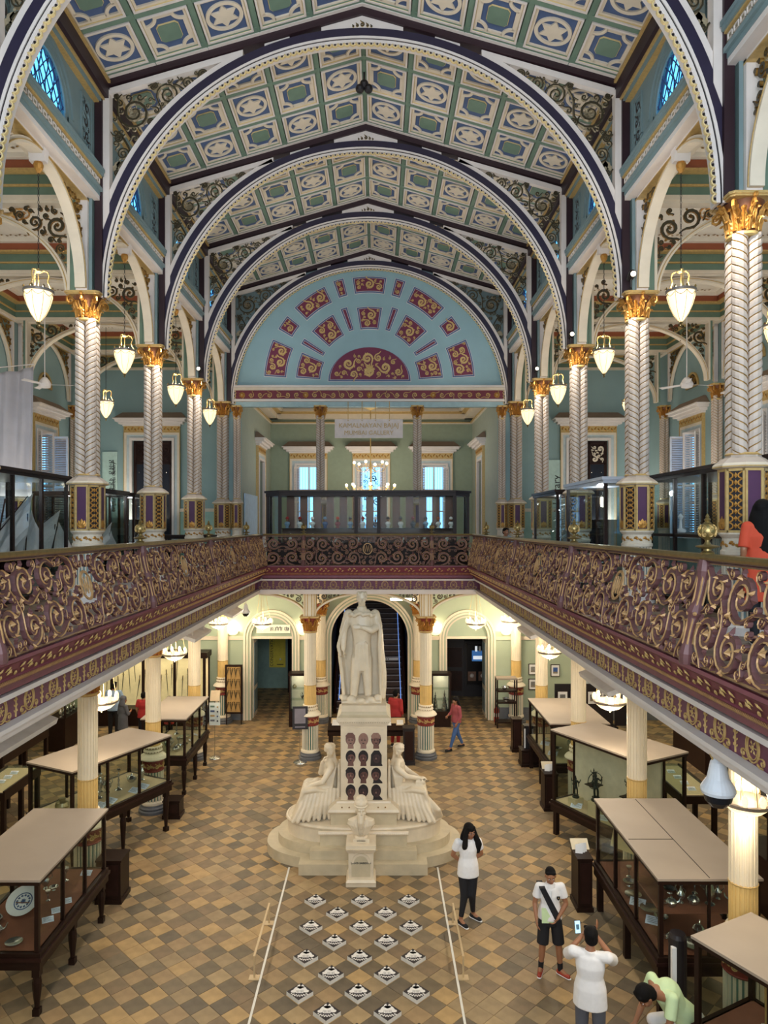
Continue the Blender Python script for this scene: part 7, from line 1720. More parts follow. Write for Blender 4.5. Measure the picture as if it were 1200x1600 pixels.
block_thing('leaflet_box', 'dark wooden box of leaflets at the left end of the bronze case', 'box', 4.22, 16.35, (.3, .4, .85), extra=leaflets(.85)); block_thing('leaflet_box', 'dark wooden box of leaflets beside the biggest right case', 'box', 3.76, 12.15, (.24, .42, .9), extra=leaflets(.9))
block_thing('wooden_block', 'dark wooden block between the second and nearest left cases', 'block', -4.35, 12.4, (.42, .42, .75)); block_thing('wooden_block', 'dark wooden block behind the second left case', 'block', -4.3, 15.9, (.36, .36, .4)); block_thing('wooden_block', 'low dark block in front of the black speaker, right', 'block', 4.4, 19.3, (.5, .4, .45)); block_thing('tall_plinth', 'tall dark plinth just left of the black speaker on the right', 'plinth', 4.27, 20.5, (.26, .3, .95))
t = thing('speaker', 'black loudspeaker with a white side strip on a low block, right', 'speaker', (4.4, 19.35, .45)); m = MB(); m.box(-.16, .16, -.13, .13, 0, .62, 'black'); add('cabinet', m, t); m = MB(); m.box(-.165, -.13, -.14, -.13, .03, .55, 'paper'); add('side_strip', m, t)
t = thing('tower_heater', 'black and white tower fan unit beside the bottom right case', 'appliance', (4.08, 9.02, 0)); m = MB(); m.lathe([(.13,0),(.14,.03),(.11,.06),(.11,1.28),(.09,1.33)], 'black', n=20); add('body', m, t); m = MB(); m.box(-.115, -.06, -.115, -.06, .08, 1.2, 'paper'); add('white_strip', m, t)
def standing_cabinet(label, x, y, w_, d, h, items, rz=0):
    t = thing('glazed_cabinet', label, 'display case', (x, y, 0), rz); m = MB(); m.box(-w_/2, w_/2, -d/2, d/2, 0, .5, 'dark'); m.box(-w_/2, w_/2, d/2-.03, d/2, .5, h, 'dark'); m.box(-w_/2-.02, w_/2+.02, -d/2-.02, d/2+.02, h, h+.08, 'dark'); add('body', m, t)
    for sx in (-1, 1): m = MB(); m.box(sx*(w_/2-.025)-.025, sx*(w_/2-.025)+.025, -d/2, d/2, .5, h, 'dark'); add('side', m, t)
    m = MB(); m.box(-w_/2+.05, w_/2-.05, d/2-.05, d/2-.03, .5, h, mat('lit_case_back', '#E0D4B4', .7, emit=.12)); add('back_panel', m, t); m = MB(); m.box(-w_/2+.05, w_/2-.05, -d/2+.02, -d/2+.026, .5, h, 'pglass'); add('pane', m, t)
    for z in (.85, 1.2): 
        if z < h-.2: m = MB(); m.box(-w_/2+.05, w_/2-.05, -d/2+.04, d/2-.05, z, z+.012, 'pglass'); add('shelf', m, t)
    for k, (kind, lx, z, s, l) in enumerate(items): put(kind, l, t, lx, 0, z, s, 0, None)
    light('case_light', 'POINT', (0, -.1, h-.1), 3, (1, .95, .86), .05, parent=t); return t
standing_cabinet('black upright glazed cabinet with objects on glass shelves, left of the end columns', -2.28, 23.1, .62, .4, 1.65, [('pot', -.15, 1.21, .6, 'dark round pot on the top shelf of the left upright cabinet'), ('ewer', .1, .86, .7, 'silver ewer on the middle shelf of the left upright cabinet'), ('bowl', .0, .5, .9, 'silver bowl at the bottom of the left upright cabinet')])
c2 = standing_cabinet('black upright glazed cabinet with two silver temple models, right of the end columns', 2.32, 23.1, .62, .4, 1.65, [])
for k, (x, s) in enumerate(((-.17, 1), (.12, 1.1))):
    m = MB()
    for i in range(5): m.lathe([(.09-.016*i, .1*i), (.085-.016*i, .1*i+.06), (.1-.016*i, .1*i+.07), (.07-.014*i, .1*i+.1)], 'silver', n=8)
    m.lathe([(.01, .5), (.015, .53), (.002, .6)], 'silver', n=8); o = add('temple_model', m, None, (2.32+x, 23.08, .5), scale=(s, s, s)); tag(o, 'pagoda-like silver model, %s of the pair in the right upright cabinet' % ('left' if k == 0 else 'right'), 'model')
t = thing('table_case', 'low desk case with open books behind the monument', 'display case', (0, 20.05, 0)); m = MB(); m.extr([(-.35, .78), (.35, .95), (.35, 1.0), (-.35, .83)], lambda u, v, d: (d, u, v), -1.12, 1.12, 'dark'); m.extr([(-.3, .835), (.3, .985), (.3, .99), (-.3, .84)], lambda u, v, d: (d, u, v), -1.05, 1.05, 'decktan'); m.box(-1.12, 1.12, -.35, .35, .66, .8, 'dark'); add('body', m, t)
for sx in (-1, 1):
    for sy in (-1, 1): add('leg', leg_mesh(.68, 'square'), t, (sx*1.05, sy*.28, 0))
for k in range(6):
    m = MB(); m.box(-.11, .11, -.16, .16, 0, .012, ('paper', 'plumr', 'paper', 'rust', 'paper', 'decktan')[k]); m.box(-.09, .09, -.13, .13, .012, .015, 'paper'); o = add('book', m, None, (-.9+.36*k, 20.05, .935), (.245, 0, 0)); tag(o, '%sopen book from the left, desk case behind the monument' % (ORD[k] or 'first '), 'book', 'books in the desk case')
def frame_stand(label, x, y, w_, z0, z1, rz=0):
    t = thing('dagger_display', label, 'display frame', (x, y, 0), rz); m = MB(); m.box(-w_/2, w_/2, -.05, .04, z0, z1, 'dark'); add('frame', m, t); m = MB(); m.box(-w_/2+.06, w_/2-.06, -.055, -.05, z0+.06, z1-.06, mat('tan_backing', '#B08C52', .8)); add('backing', m, t)
    for sx in (-1, 1): m = MB(); m.box(sx*(w_/2-.04)-.015, sx*(w_/2-.04)+.015, -.01, .02, 0, z0, 'dark'); add('leg', m, t)
    return t
dg = frame_stand('tall black-framed board of daggers beside the left doorway', -4.42, 23.2, .56, .36, 1.95)
def blade(x, y, z, L, kind, label, grp, lean=0, cat='sword'):
    m = MB(); m.extr([(-.012*kind, 0), (.012*kind, 0), (.012*kind, -L*.75), (0, -L)], lambda u, v, d: (u+.10*L*sin(min(0, v)*2.2/L)*(1 if kind > 1.2 else 0), d, v), -.004, .004, 'scroll')
    m.box(-.035, .035, -.01, .01, 0, .015, 'goldp'); m.tube([(0, 0, .01), (0, 0, L*.2)], .014, 'wood', 6); m.ball((0, 0, L*.22), .02, 'goldp', 6)
    o = add(cat, m, None, (x, y, z), (0, lean, 0)); tag(o, label, cat, grp)
for r in range(4):
    for c in range(6): blade(-4.60+c*.072, 23.13, 1.82-.37*r, .26, 1.0 if c % 2 else 1.4, '%sdagger from the left, %srow of the tan board' % ((ORD[c] or 'first '), (ORD[r] or 'top ')), 'daggers on the tan board', .12*(-1)**c, 'dagger')
t = thing('sword_cabinet', 'wide black wall cabinet of swords with a lit cream back, far left', 'display case', (-7.35, 23.3, 0)); m = MB(); m.box(-2.05, 2.05, -.3, .3, 0, .55, 'dark'); m.box(-2.1, 2.1, -.33, .33, 2.2, 2.38, 'dark'); m.box(-2.05, 2.05, .25, .3, .55, 2.2, 'dark'); add('body', m, t)
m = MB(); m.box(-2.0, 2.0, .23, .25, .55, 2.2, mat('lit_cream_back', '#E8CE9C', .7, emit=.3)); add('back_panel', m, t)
for x in (-2.02, -1.0, .02, 1.04, 2.0): m = MB(); m.box(x-.04, x+.04, -.3, -.22, .55, 2.2, 'dark'); add('post', m, t)
for k in range(4): m = MB(); m.box(-1.98+k*1.02+.04, -1.0+k*1.02-.04, -.27, -.265, .55, 2.2, 'pglass'); add('pane', m, t)
light('case_light', 'AREA', (0, -.1, 2.15), 16, (1, .9, .7), 3.6, (0, 0, 0), .2, parent=t)
rn = random.Random(9)
for k in range(22): blade(-9.2+k*.178, 23.48, 1.95-.28*((k*3) % 4)/1.5, .55+.35*rn.random(), 1.0 if k % 3 else 1.5, '%s%ssword on the lit cream back, far left' % ((ORD[k%9] or 'first '), ['', 'from the left '][0] if k < 9 else 'further ' if k < 18 else 'last '), 'swords in the lit cabinet', rn.uniform(-.08, .08))
# sign stands
t = thing('sign_stand', 'black framed notice on a steel pole in front of the left fluted column', 'sign', (-1.86, 19.5, 0)); m = MB(); m.lathe([(.19,0),(.18,.02),(.03,.04),(.012,.06),(.012,.9)], 'silver', n=20); add('pole', m, t); m = MB(); m.box(-.21, .21, -.02, .02, .88, 1.5, 'black'); add('board', m, t, rot=(-.12, 0, .1)); m = MB(); m.box(-.15, .15, -.03, -.02, 1.04, 1.44, mat('grey_notice', '#7E7880', .6)); m.box(-.14, .14, -.03, -.02, .93, .96, MATS['grey_notice']); add('notice', m, t, rot=(-.12, 0, .1))
t = thing('sign_stand', 'white notice board with icons on a steel pole beside the third left case', 'sign', (-4.28, 19.85, 0)); m = MB(); m.lathe([(.16,0),(.15,.02),(.02,.04),(.01,.06),(.01,1.6)], 'silver', n=16); add('pole', m, t); m = MB(); m.box(-.15, .15, -.015, .015, .92, 1.55, mat('pale_notice', '#DDE4DC', .6)); add('board', m, t); m = MB()
for q in range(4): m.box(-.12, .0, -.02, -.015, 1.42-q*.13, 1.47-q*.13, ('green', 'blue', 'goldp', 'grey')[q]); m.ball((.08, -.018, 1.43-q*.13), .025, ('goldp', 'ink', 'blue', 'ink')[q], 6)
add('print', m, t); m = MB(); m.box(-.13, .13, -.01, .01, 0, .3, mat('tan_leaflet', '#D0B894', .7)); add('top_leaflet', m, t, (0, -.02, 1.6), (-.5, 0, 0))
t = thing('small_cabinet', 'small open-sided dark case with two shelves right of the right doorway', 'display case', (4.42, 22.95, 0)); m = MB(); m.box(-.33, .33, -.2, .2, 1.55, 1.6, 'topgrey'); add('top', m, t)
for sx in (-1, 1):
    for sy in (-1, 1): m = MB(); m.box(sx*.31-.02, sx*.31+.02, sy*.18-.02, sy*.18+.02, 0, 1.55, 'dark'); add('leg', m, t)
for z in (.15, .78, 1.15): m = MB(); m.box(-.31, .31, -.18, .18, z, z+.05, 'dark'); add('shelf', m, t)
put('teapot', 'white teapot on the upper shelf of the small dark case by the right doorway', t, -.05, 0, 1.2, 1.0); put('bowl', 'bowl on the middle shelf of the small dark case by the right doorway', t, 0, 0, .83, 1.2); light('case_light', 'POINT', (0, -.1, 1.5), 1.5, (1, 1, 1), .03, parent=t); light('case_light', 'POINT', (0, -.1, 1.1), 1.5, (1, 1, 1), .03, parent=t)
# black box behind the monument
block_thing('black_stand', 'tall black box behind the right seated statue', 'stand', 1.12, 19.42, (.3, .34, 1.0), 'black')
# outer aisle cases
for (x, y, w_, l_, z, l) in ((-9.1, 18.2, .8, 2.4, .95, 'low glass-topped table case by the outer left wall'), (-7.9, 15.6, .8, 1.6, .95, 'low glass-topped table case at the left picture edge'), (6.9, 15.6, .8, 1.9, .95, 'dark low table case in the right aisle behind the bronze case'), (8.3, 13.6, .8, 2.2, .95, 'dark low table case by the outer right wall')):
    t = thing('table_case', l, 'display case', (x, y, 0), group='low table cases in the aisles'); m = MB(); m.box(-w_/2, w_/2, -l_/2, l_/2, z-.2, z-.04, 'dark'); add('body', m, t); m = MB(); m.box(-w_/2+.05, w_/2-.05, -l_/2+.05, l_/2-.05, z-.04, z-.03, 'decktan'); add('lining', m, t); m = MB(); m.box(-w_/2, w_/2, -l_/2, l_/2, z, z+.006, 'pglass'); add('pane', m, t); m = MB(); 
    for sx in (-1, 1): m.box(sx*(w_/2-.02)-.02, sx*(w_/2-.02)+.02, -l_/2, l_/2, z-.04, z+.01, 'dark')
    add('rim', m, t)
    for sx in (-1, 1):
        for sy in (-1, 0, 1): add('leg', leg_mesh(z-.2, 'square'), t, (sx*(w_/2-.06), sy*(l_/2-.06), 0))
    for k in range(4): put('label_card', '%scard in the %s' % (ORD[k] or 'nearest ', l.split(' ', 1)[1].replace('glass-topped ', '')), t, 0, -l_/2+.3+k*(l_-.5)/4, z-.03, 1.2, group='cards in the low table cases', cat='card')
for (x, y, w_, d, l, n) in ((-9.0, 21.0, .6, 1.2, 'dark cabinet of bottles by the outer left wall', 5), (-9.3, 14.5, .8, 2.2, 'tall red-brown cabinet by the outer left wall', 0), (9.2, 19.5, .8, 2.0, 'dark cabinet at the outer right wall', 0), (7.0, 12.2, .6, 1.0, 'dark octagonal plinth case in the right aisle', 0)):
    t = thing('wall_cabinet', l, 'cabinet', (x, y, 0)); m = MB(); m.box(-w_/2, w_/2, -d/2, d/2, 0, .95, 'dark' if n else 'wood'); m.box(-w_/2, w_/2, -d/2, d/2, 1.42 if n else 1.9, 1.5 if n else 2.0, 'dark'); add('body', m, t); m = MB(); s = 1 if x < 0 else -1
    for a in (-1, 1):
        for b in (-1, 1): m.box(a*(w_/2-.02)-.02, a*(w_/2-.02)+.02, b*(d/2-.02)-.02, b*(d/2-.02)+.02, .95, 1.45 if n else 1.95, 'dark')
    add('frame', m, t); m = MB(); m.box(-s*(w_/2-.03)-.005, -s*(w_/2-.03)+.005, -d/2, d/2, .95, 1.45 if n else 1.95, 'rust' if not n else 'decktan'); add('back_panel', m, t); m = MB(); m.box(s*(w_/2-.01)-.003, s*(w_/2-.01)+.003, -d/2, d/2, .95, 1.42 if n else 1.9, 'pglass'); add('pane', m, t)
    for k in range(n): put('tall_vase', '%ssmall bottle on the outer left wall cabinet' % (ORD[k] or 'nearest '), t, .1, -.45+.22*k, .95, .9, group='bottles in the left wall cabinet', cat='bottle')
# framed pictures and black screens in the right aisle
def picture(x, y, z, w_, h, col, label, rz=0, grp='framed pictures in the right aisle'):
    t = thing('framed_picture', label, 'picture', (x, y, z), rz, grp); m = MB(); m.box(-w_/2, w_/2, -.02, .02, -h/2, h/2, 'wood'); add('frame', m, t); m = MB(); m.box(-w_/2+.02, w_/2-.02, -.024, -.02, -h/2+.02, h/2-.02, 'paper'); add('mount', m, t); m = MB(); m.box(-w_/4, w_/4, -.028, -.024, -h/4, h/4, mat('picture_'+col[1:], col, .6, var=.4, scale=30)); m.box(-w_/4, w_/4, -.03, -.028, -h/4, -h/10, mat('picture_lower_'+col[1:], '#8A8070', .6, var=.3, scale=30)); add('print', m, t)
picture(6.2, YW-.03, 1.66, .3, .4, '#3A5A9A', 'framed blue print on the green end wall, right aisle'); picture(5.45, YW-.03, 1.7, .28, .36, '#8A8A84', 'upper small framed picture beside the last right column'); picture(5.45, YW-.03, 1.2, .28, .36, '#7A7A74', 'lower small framed picture beside the last right column')
for k, x in enumerate((6.0, 6.9, 7.8)):
    t = thing('display_screen', 'black display screen in the right aisle, %s' % ('left', 'middle', 'right')[k], 'screen', (x, 21.3, 0), group='black screens in the right aisle'); m = MB(); m.box(-.42, .42, -.03, .03, .5, 1.75, 'black'); m.box(-.42, -.38, -.2, .2, 0, .5, 'black'); m.box(.38, .42, -.2, .2, 0, .5, 'black'); add('panel', m, t)
    for q in range(2): picture(x-.2+.4*q, 21.25, 1.35, .32, .4, '#6E6E6C', '%s print on the %s black screen' % (('left', 'right')[q], ('left', 'middle', 'right')[k]))
m = MB()
for x in (6.75, 7.6): m.box(x, x+.14, YW-.06, YW, 0, 3.2, 'cream'); m.box(x+.14, x+.24, YW-.04, YW, 0, 3.2, mat('pale_blue_grey_paint', '#B9C4C6'))
smesh('trim_30', m, label='cream pilaster strips on the end wall of the right aisle')
m = MB(); m.box(6.99, 7.6, YW-.02, YW, .4, 3.1, mat('pale_blue_grey_paint', '#B9C4C6')); smesh('trim_31', m)
# picture panels along the right outer wall
for k in range(5): picture(9.82, 12.5+k*1.5, 1.7, .7, .9, '#9A9488', '%swhite-mounted picture along the outer right wall' % (ORD[k] or 'nearest '), -pi/2, 'pictures on the outer right wall')

# ================================================================== gallery showcases (upstairs)
def gcase(label, x0, x1, y0, y1, zt=7.45, div=2, cap='dark', mid=None, crown=True, deckz=6.0, group='gallery showcases'):
    t = thing('gallery_showcase', label, 'display case', ((x0+x1)/2, (y0+y1)/2, ZG), group=group); hw, hl = (x1-x0)/2, (y1-y0)/2; H = zt-ZG; dz = deckz-ZG
    m = MB(); m.box(-hw-.06, hw+.06, -hl-.06, hl+.06, H-.06, H, cap); m.box(-hw-.03, hw+.03, -hl-.03, hl+.03, H-.12, H-.06, cap); add('cornice', m, t)
    m = MB(); m.box(-hw, hw, -hl, hl, 0, .08, 'dark'); m.box(-hw, hw, -hl, hl, dz-.05, dz, 'dark'); add('base', m, t)
    for sx in (-1, 1):
        for k in range(div+1): yy = -hl+.02+(2*hl-.04)*k/div; m = MB(); m.box(sx*(hw-.03)-.03, sx*(hw-.03)+.03, yy-.03, yy+.03, .08, H-.12, 'dark'); add('post', m, t)
        for k in range(div): a, b = -hl+2*hl*k/div+.03, -hl+2*hl*(k+1)/div-.03; m = MB(); m.box(sx*(hw-.02)-.003, sx*(hw-.02)+.003, a, b, .08, H-.12, 'dglass'); add('pane', m, t)
    for sy in (-1, 1): m = MB(); m.box(-hw+.05, hw-.05, sy*(hl-.02)-.003, sy*(hl-.02)+.003, .08, H-.12, 'dglass'); add('pane', m, t)
    light('case_light', 'POINT', (0, 0, H-.25), 22, (.95, .97, 1), .05, parent=t)  # added light hidden in the case to brighten the dim gallery
    return t
def boat(x, y, z, s, label, rz=1.2):
    t = thing('model_boat', label, 'model boat', (x, y, z), rz, group='model boats in the left gallery cases'); t.scale = (s, s, s); m = MB(); m.loft([(0, 0, 0, .35, .03), (0, 0, .05, .5, .08), (0, 0, .12, .6, .1), (0, 0, .13, .58, .09)], 'wood', 24); add('hull', m, t)
    m = MB(); m.tube([(-.25, 0, .1), (-.05, 0, 1.0)], .012, 'wood'); m.tube([(.3, 0, .1), (.35, 0, .8)], .01, 'wood'); m.tube([(-.45, 0, .25), (.35, 0, 1.05)], .008, 'wood'); add('mast', m, t)
    cl = mat('sailcloth', '#D0CCC8', .85, var=.06, scale=8)
    for A, Bq, C in (((-.55, .2), (.45, 1.1), (.25, .15)), ((.3, .15), (.42, .85), (.75, .18))):
        m = MB(); vs = []; n = 8
        for i in range(n+1):
            for j in range(n+1-i): a, b = i/n, j/n; c = 1-a-b; vs.append((A[0]*c+Bq[0]*a+C[0]*b, .07*sin(pi*a)*sin(pi*c)+.02*sin(9*b), A[1]*c+Bq[1]*a+C[1]*b))
        idx = {}; q = 0
        for i in range(n+1):
            for j in range(n+1-i): idx[i, j] = q; q += 1
        fs = []
        for i in range(n):
            for j in range(n-i):
                fs.append((idx[i, j], idx[i+1, j], idx[i, j+1]))
                if j < n-i-1: fs.append((idx[i+1, j], idx[i+1, j+1], idx[i, j+1]))
        m.add(vs, fs, cl); o = add('sail', m, t); sd = o.modifiers.new('t', 'SOLIDIFY'); sd.thickness = .006
gcase('large black showcase with model boats at the left edge of the left gallery', -7.3, -6.05, 10.2, 14.5, 7.5, 4); boat(-6.7, 13.4, 5.65, 1.35, 'large model boat with grey sails in the nearest left gallery case', 1.25); boat(-6.6, 11.6, 5.65, 1.5, 'model boat with full grey sails cut by the left edge', 1.4)
gcase('black showcase with prints behind the boat case, left gallery', -9.3, -7.7, 19.7, 20.9, 7.45, 2); gcase('slim black showcase with a white sail model between left columns, nearer one', -7.1, -6.4, 17.2, 18.9, 7.4, 1); gcase('slim black showcase between left columns, farther one', -7.0, -6.3, 19.2, 20.6, 7.38, 2)
boat(-6.75, 18.0, 5.6, .9, 'tall white sail model behind the first left column', 1.2); boat(-6.65, 19.9, 5.6, .6, 'small white sail model in the farther slim case', 1.0); boat(-7.5, 16.2, 5.65, 1.1, 'pale sail model right of the boat case, behind the first left column', .6)
t = gcase('low black table case at the far end of the left gallery', -6.6, -5.0, 22.3, 23.0, 6.2, 1, deckz=5.9)
gcase('large black showcase of models in the right gallery, behind the orange visitor', 5.5, 6.7, 9.2, 13.7, 7.45, 4, deckz=6.35); gcase('pale-topped showcase between the second and third right columns', 4.45, 5.15, 13.1, 15.7, 7.4, 1, cap=mat('pale_case_cornice', '#A8AEB8', .3)); gcase('black showcase with silver filigree between the third and fourth right columns', 4.5, 5.2, 16.8, 19.2, 7.35, 1)
rn = random.Random(4)
for k in range(9):
    m = MB(); m.lathe([(.03,0),(.09,.01),(.1,.05),(.03,.09),(.02,.14+.05*(k % 3)),(.05,.2+.05*(k % 3)),(.01,.26+.05*(k % 3))], ('silver', 'bronze', 'paper')[k % 3], n=12); o = add('curio', m, None, (5.9+.3*(k % 2), 9.6+k*.45, 6.36)); tag(o, '%s%s curio in the large right gallery case' % ((ORD[k] or 'nearest '), ('silver', 'dark', 'white')[k % 3]), 'curio', 'curios in the large right gallery case')
m = MB()
for k in range(40): 
    a = k*2.4; z = k*.02; r = .05+.14*sin(z*3.5); m.limb([(0, 0, z), (r*cos(a), r*sin(a), z+.08), (r*1.2*cos(a+.3), r*1.2*sin(a+.3), z+.06)], [.008, .006, .012], 'bronze', 5)
o = add('model_tree', m, None, (6.1, 10.9, 6.36)); tag(o, 'dark leafy model tree in the large right gallery case', 'model'); m2 = MB()
for k in range(60):
    a = k*2.4; z = .1+k*.02; r = .06+.12*abs(sin(k*1.7)); m2.tube([(0, 0, z), (r*cos(a), r*sin(a), z+.05), (r*1.1*cos(a+.5), r*1.1*sin(a+.5), z+.02)], .007, 'silver', 4)
m2.lathe([(.1,0),(.03,.05),(.02,1.4)], 'silver', n=8); o = add('filigree_piece', m2, None, (4.8, 17.6, 5.95)); tag(o, 'tall silver filigree piece in the black case between right columns', 'silverware')
# far cabinet with the row of head models
t = thing('bust_cabinet', 'long black showcase of costume head models behind the far railing', 'display case', (0, 21.4, ZG)); m = MB()
P = lambda o: [(-2.62+o*0, -.55-o), (2.56, -.55-o), (3.0+o, -.1), (3.0+o, .5+o), (-3.05-o, .5+o), (-3.05-o, -.1)]
m.extr(P(.08), lambda u, v, d: (u, v, d), 2.32, 2.38, 'dark'); m.extr(P(.03), lambda u, v, d: (u, v, d), 2.22, 2.32, 'dark'); add('cornice', m, t); m = MB(); m.extr(P(0), lambda u, v, d: (u, v, d), 0, .85, 'dark'); add('base', m, t); m = MB(); m.box(-2.6, 2.55, .0, .03, .85, 1.26, 'woodm'); m.box(-2.6, 2.55, -.5, 0, 1.24, 1.27, 'dark'); add('shelf', m, t)
for k in range(13): m = MB(); x = -2.35+k*.40; m.box(x-.13, x+.1, .10, .13, 1.27, 2.22, 'woodm'); add('slat', m, t)
for x, y in ((-2.6, -.53), (2.54, -.53), (-3.02, -.08), (2.97, -.08), (-3.02, .46), (2.97, .46), (-.36, -.53), (.30, -.53)): m = MB(); m.box(x-.05, x+.05, y-.03, y+.03, .85, 2.22, 'dark'); add('post', m, t)
for x0, x1 in ((-2.55, -.42), (-.3, .25), (.36, 2.5)): m = MB(); m.box(x0, x1, -.53, -.525, .85, 2.22, 'pglass'); add('pane', m, t)
for sg, x in ((-1, -3.02), (1, 2.97)): m = MB(); m.beam((sg*2.6, -.52, 1.53), (x, -.1, 1.53), .006, 1.38, 'dglass'); add('pane', m, t); m = MB(); m.box(x-.003, x+.003, -.05, .45, .85, 2.22, 'dglass'); add('pane', m, t)
light('case_light', 'AREA', (0, -.25, 2.2), 7, (1, .97, .94), 4.8, (0, 0, 0), .2, parent=t)
def mini_head(hat, coat, faceM='skin', beard=False):
    m = MB(); m.lathe([(.05,0),(.055,.01),(.03,.03),(.045,.06),(.075,.11),(.06,.15),(.025,.17)], coat, n=12); m.ell((0, 0, .215), (.032, .036, .042), faceM, n=10); m.lathe([(.042,.23),(.046,.25),(.036,.28),(.012,.3)], hat, n=12); m.cap((0, -.036, .215), (0, -.042, .205), .006, .007, faceM, 6)
    if beard: m.ell((0, -.018, .185), (.024, .02, .03), 'hair_black', n=8)
    return m
hats = ['cloth_red', 'cloth_red', 'cloth_white', 'cloth_blue', 'cloth_orange', 'cloth_grey', 'cloth_red', 'paper', 'cloth_black', 'cloth_grey', 'cloth_pink', 'cloth_grey', 'rust', 'cloth_white', 'cloth_grey']; coats = ['cloth_blue', 'cloth_white', 'paper', 'denim', 'cloth_pink', 'cloth_blue', 'paper', 'cloth_grey', 'cloth_white', 'paper', 'cloth_grey', 'cloth_blue', 'cloth_white', 'paper', 'cloth_grey']
for k in range(14):
    x = -2.42+k*.375; o = add('head_model', mini_head(hats[k], coats[k], 'skin', k % 3 == 1), None, (x, 21.15, ZG+1.27), scale=(1.15, 1.15, 1.15)); tag(o, '%scostumed head model from the left, far showcase' % (ORD[k] if 0 < k < 9 else 'first ' if k == 0 else ('tenth ', 'eleventh ', 'twelfth ', 'thirteenth ', 'last ')[k-9]), 'figurine', 'costumed head models')
for k in range(8):
    o = add('small_head_model', mini_head(hats[(k*5+2) % 14], 'paper'), None, (-2.3+k*.66, 21.0, ZG+.86), scale=(.85,)*3); tag(o, '%swhite head model from the left, lower row of far showcase' % (ORD[k] if k else 'first '), 'figurine', 'lower head models')
m = MB(); m.box(-2.55, 2.5, -.01, .01, 0, .02, 'paper')
# hanging sign
t = thing('hanging_sign', 'hanging pale sign board with raised gilt gallery lettering over the far cabinet', 'sign', (-.02, 23.38, 9.68)); m = MB(); m.box(-1.12, 1.12, -.02, .02, -.3, .31, mat('pink_white_board', '#DCCFC8', .6)); add('board', m, t)
text('lettering', 'KAMALNAYAN BAJAJ', .21, 'goldp', t, (0, -.03, .1), ext=.012); text('lettering', 'MUMBAI GALLERY', .2, 'goldp', t, (0, -.03, -.14), ext=.012)
for x in (-.68, -.22, .22, .68): m = MB(); m.tube([(x, 0, .3), (x, 0, .91)], .012, 'goldp', 6); m.ball((x, -.02, .27), .02, 'goldp', 6); add('hanger', m, t)
# side signs on the gallery end walls
m = MB(); m.box(-.27, .27, -.012, .012, 0, 2.6, mat('mint_sign', '#B8CFC4', .6)); o = add('wall_sign', m, None, (-9.55, 26.05, 6.6)); tag(o, 'tall mint sign with vertical script beside the left gallery doorway', 'sign')
add('lettering', deva(1.9, .16, 'takR ktaI kRtI', 'ink', lambda u, v, d: (-.02+v, -.02-d, 2.3-u)), o); text('lettering', 'Origins of Mumbai Gallery', .17, 'ink', o, (.16, -.02, 1.3), (pi/2, -pi/2, 0))
m = MB(); m.box(-.27, .27, -.012, .012, 0, 2.6, mat('mint_sign', '#B8CFC4')); o = add('wall_sign', m, None, (6.75, 26.05, 6.3)); tag(o, 'tall mint sign with the word library beside the right gallery doorway', 'sign'); text('lettering', 'Library', .38, 'ink', o, (.08, -.02, 1.5), (pi/2, -pi/2, 0))
m = MB(); m.box(-4.28, -4.24, 24.2, 26.8, ZG, 7.6, mat('pale_blue_board', '#B4C8DA', .6)); o = add('blue_board', m, None); tag(o, 'pale blue board on the left side wall of the end room', 'board')
# cream wainscot ledge at the ends
for s in (-1, 1): m = MB(); m.box(*sorted((s*4.95, s*7.0)), 26.0, 26.1, 7.0, 7.12, 'cream'); smesh('trim_%d' % (32 if s < 0 else 33), m, label='cream dado rail on the gallery end wall'); m = MB(); m.box(*sorted((s*4.95, s*7.0)), 26.07, 26.1, ZG, 7.0, mat('mint_dado', '#A4C4B4', .6)); smesh('trim_%d' % (34 if s < 0 else 35), m)
# dust sheet hanging at the left edge
t = thing('dust_sheet', 'grey-white dust sheet hanging from a line at the left edge of the left gallery', 'sheet', (-9.55, 17.0, 7.2)); m = MB(); vs = []; nx, nz = 40, 24
for i in range(nz+1):
    for j in range(nx+1): u = j/nx; v = i/nz; vs.append((-.25+1.8*u, .06*sin(u*34+2*v)*(1-.3*v)+.12*sin(u*9), 2.98*(1-v)-.14*sin(pi*u)*(1-v)+.16*u*(1-v)))
m.add(vs, [(i*(nx+1)+j, i*(nx+1)+j+1, (i+1)*(nx+1)+j+1, (i+1)*(nx+1)+j) for i in range(nz) for j in range(nx)], mat('dust_sheet_cloth', '#B4B0B4', .85, var=.06, scale=3)); o = add('sheet', m, t, smooth=True); sd = o.modifiers.new('t', 'SOLIDIFY'); sd.thickness = .008
m = MB(); m.tube([(-.3, 0, 2.98), (1.6, 0, 3.16)], .012, 'white'); add('line', m, t)
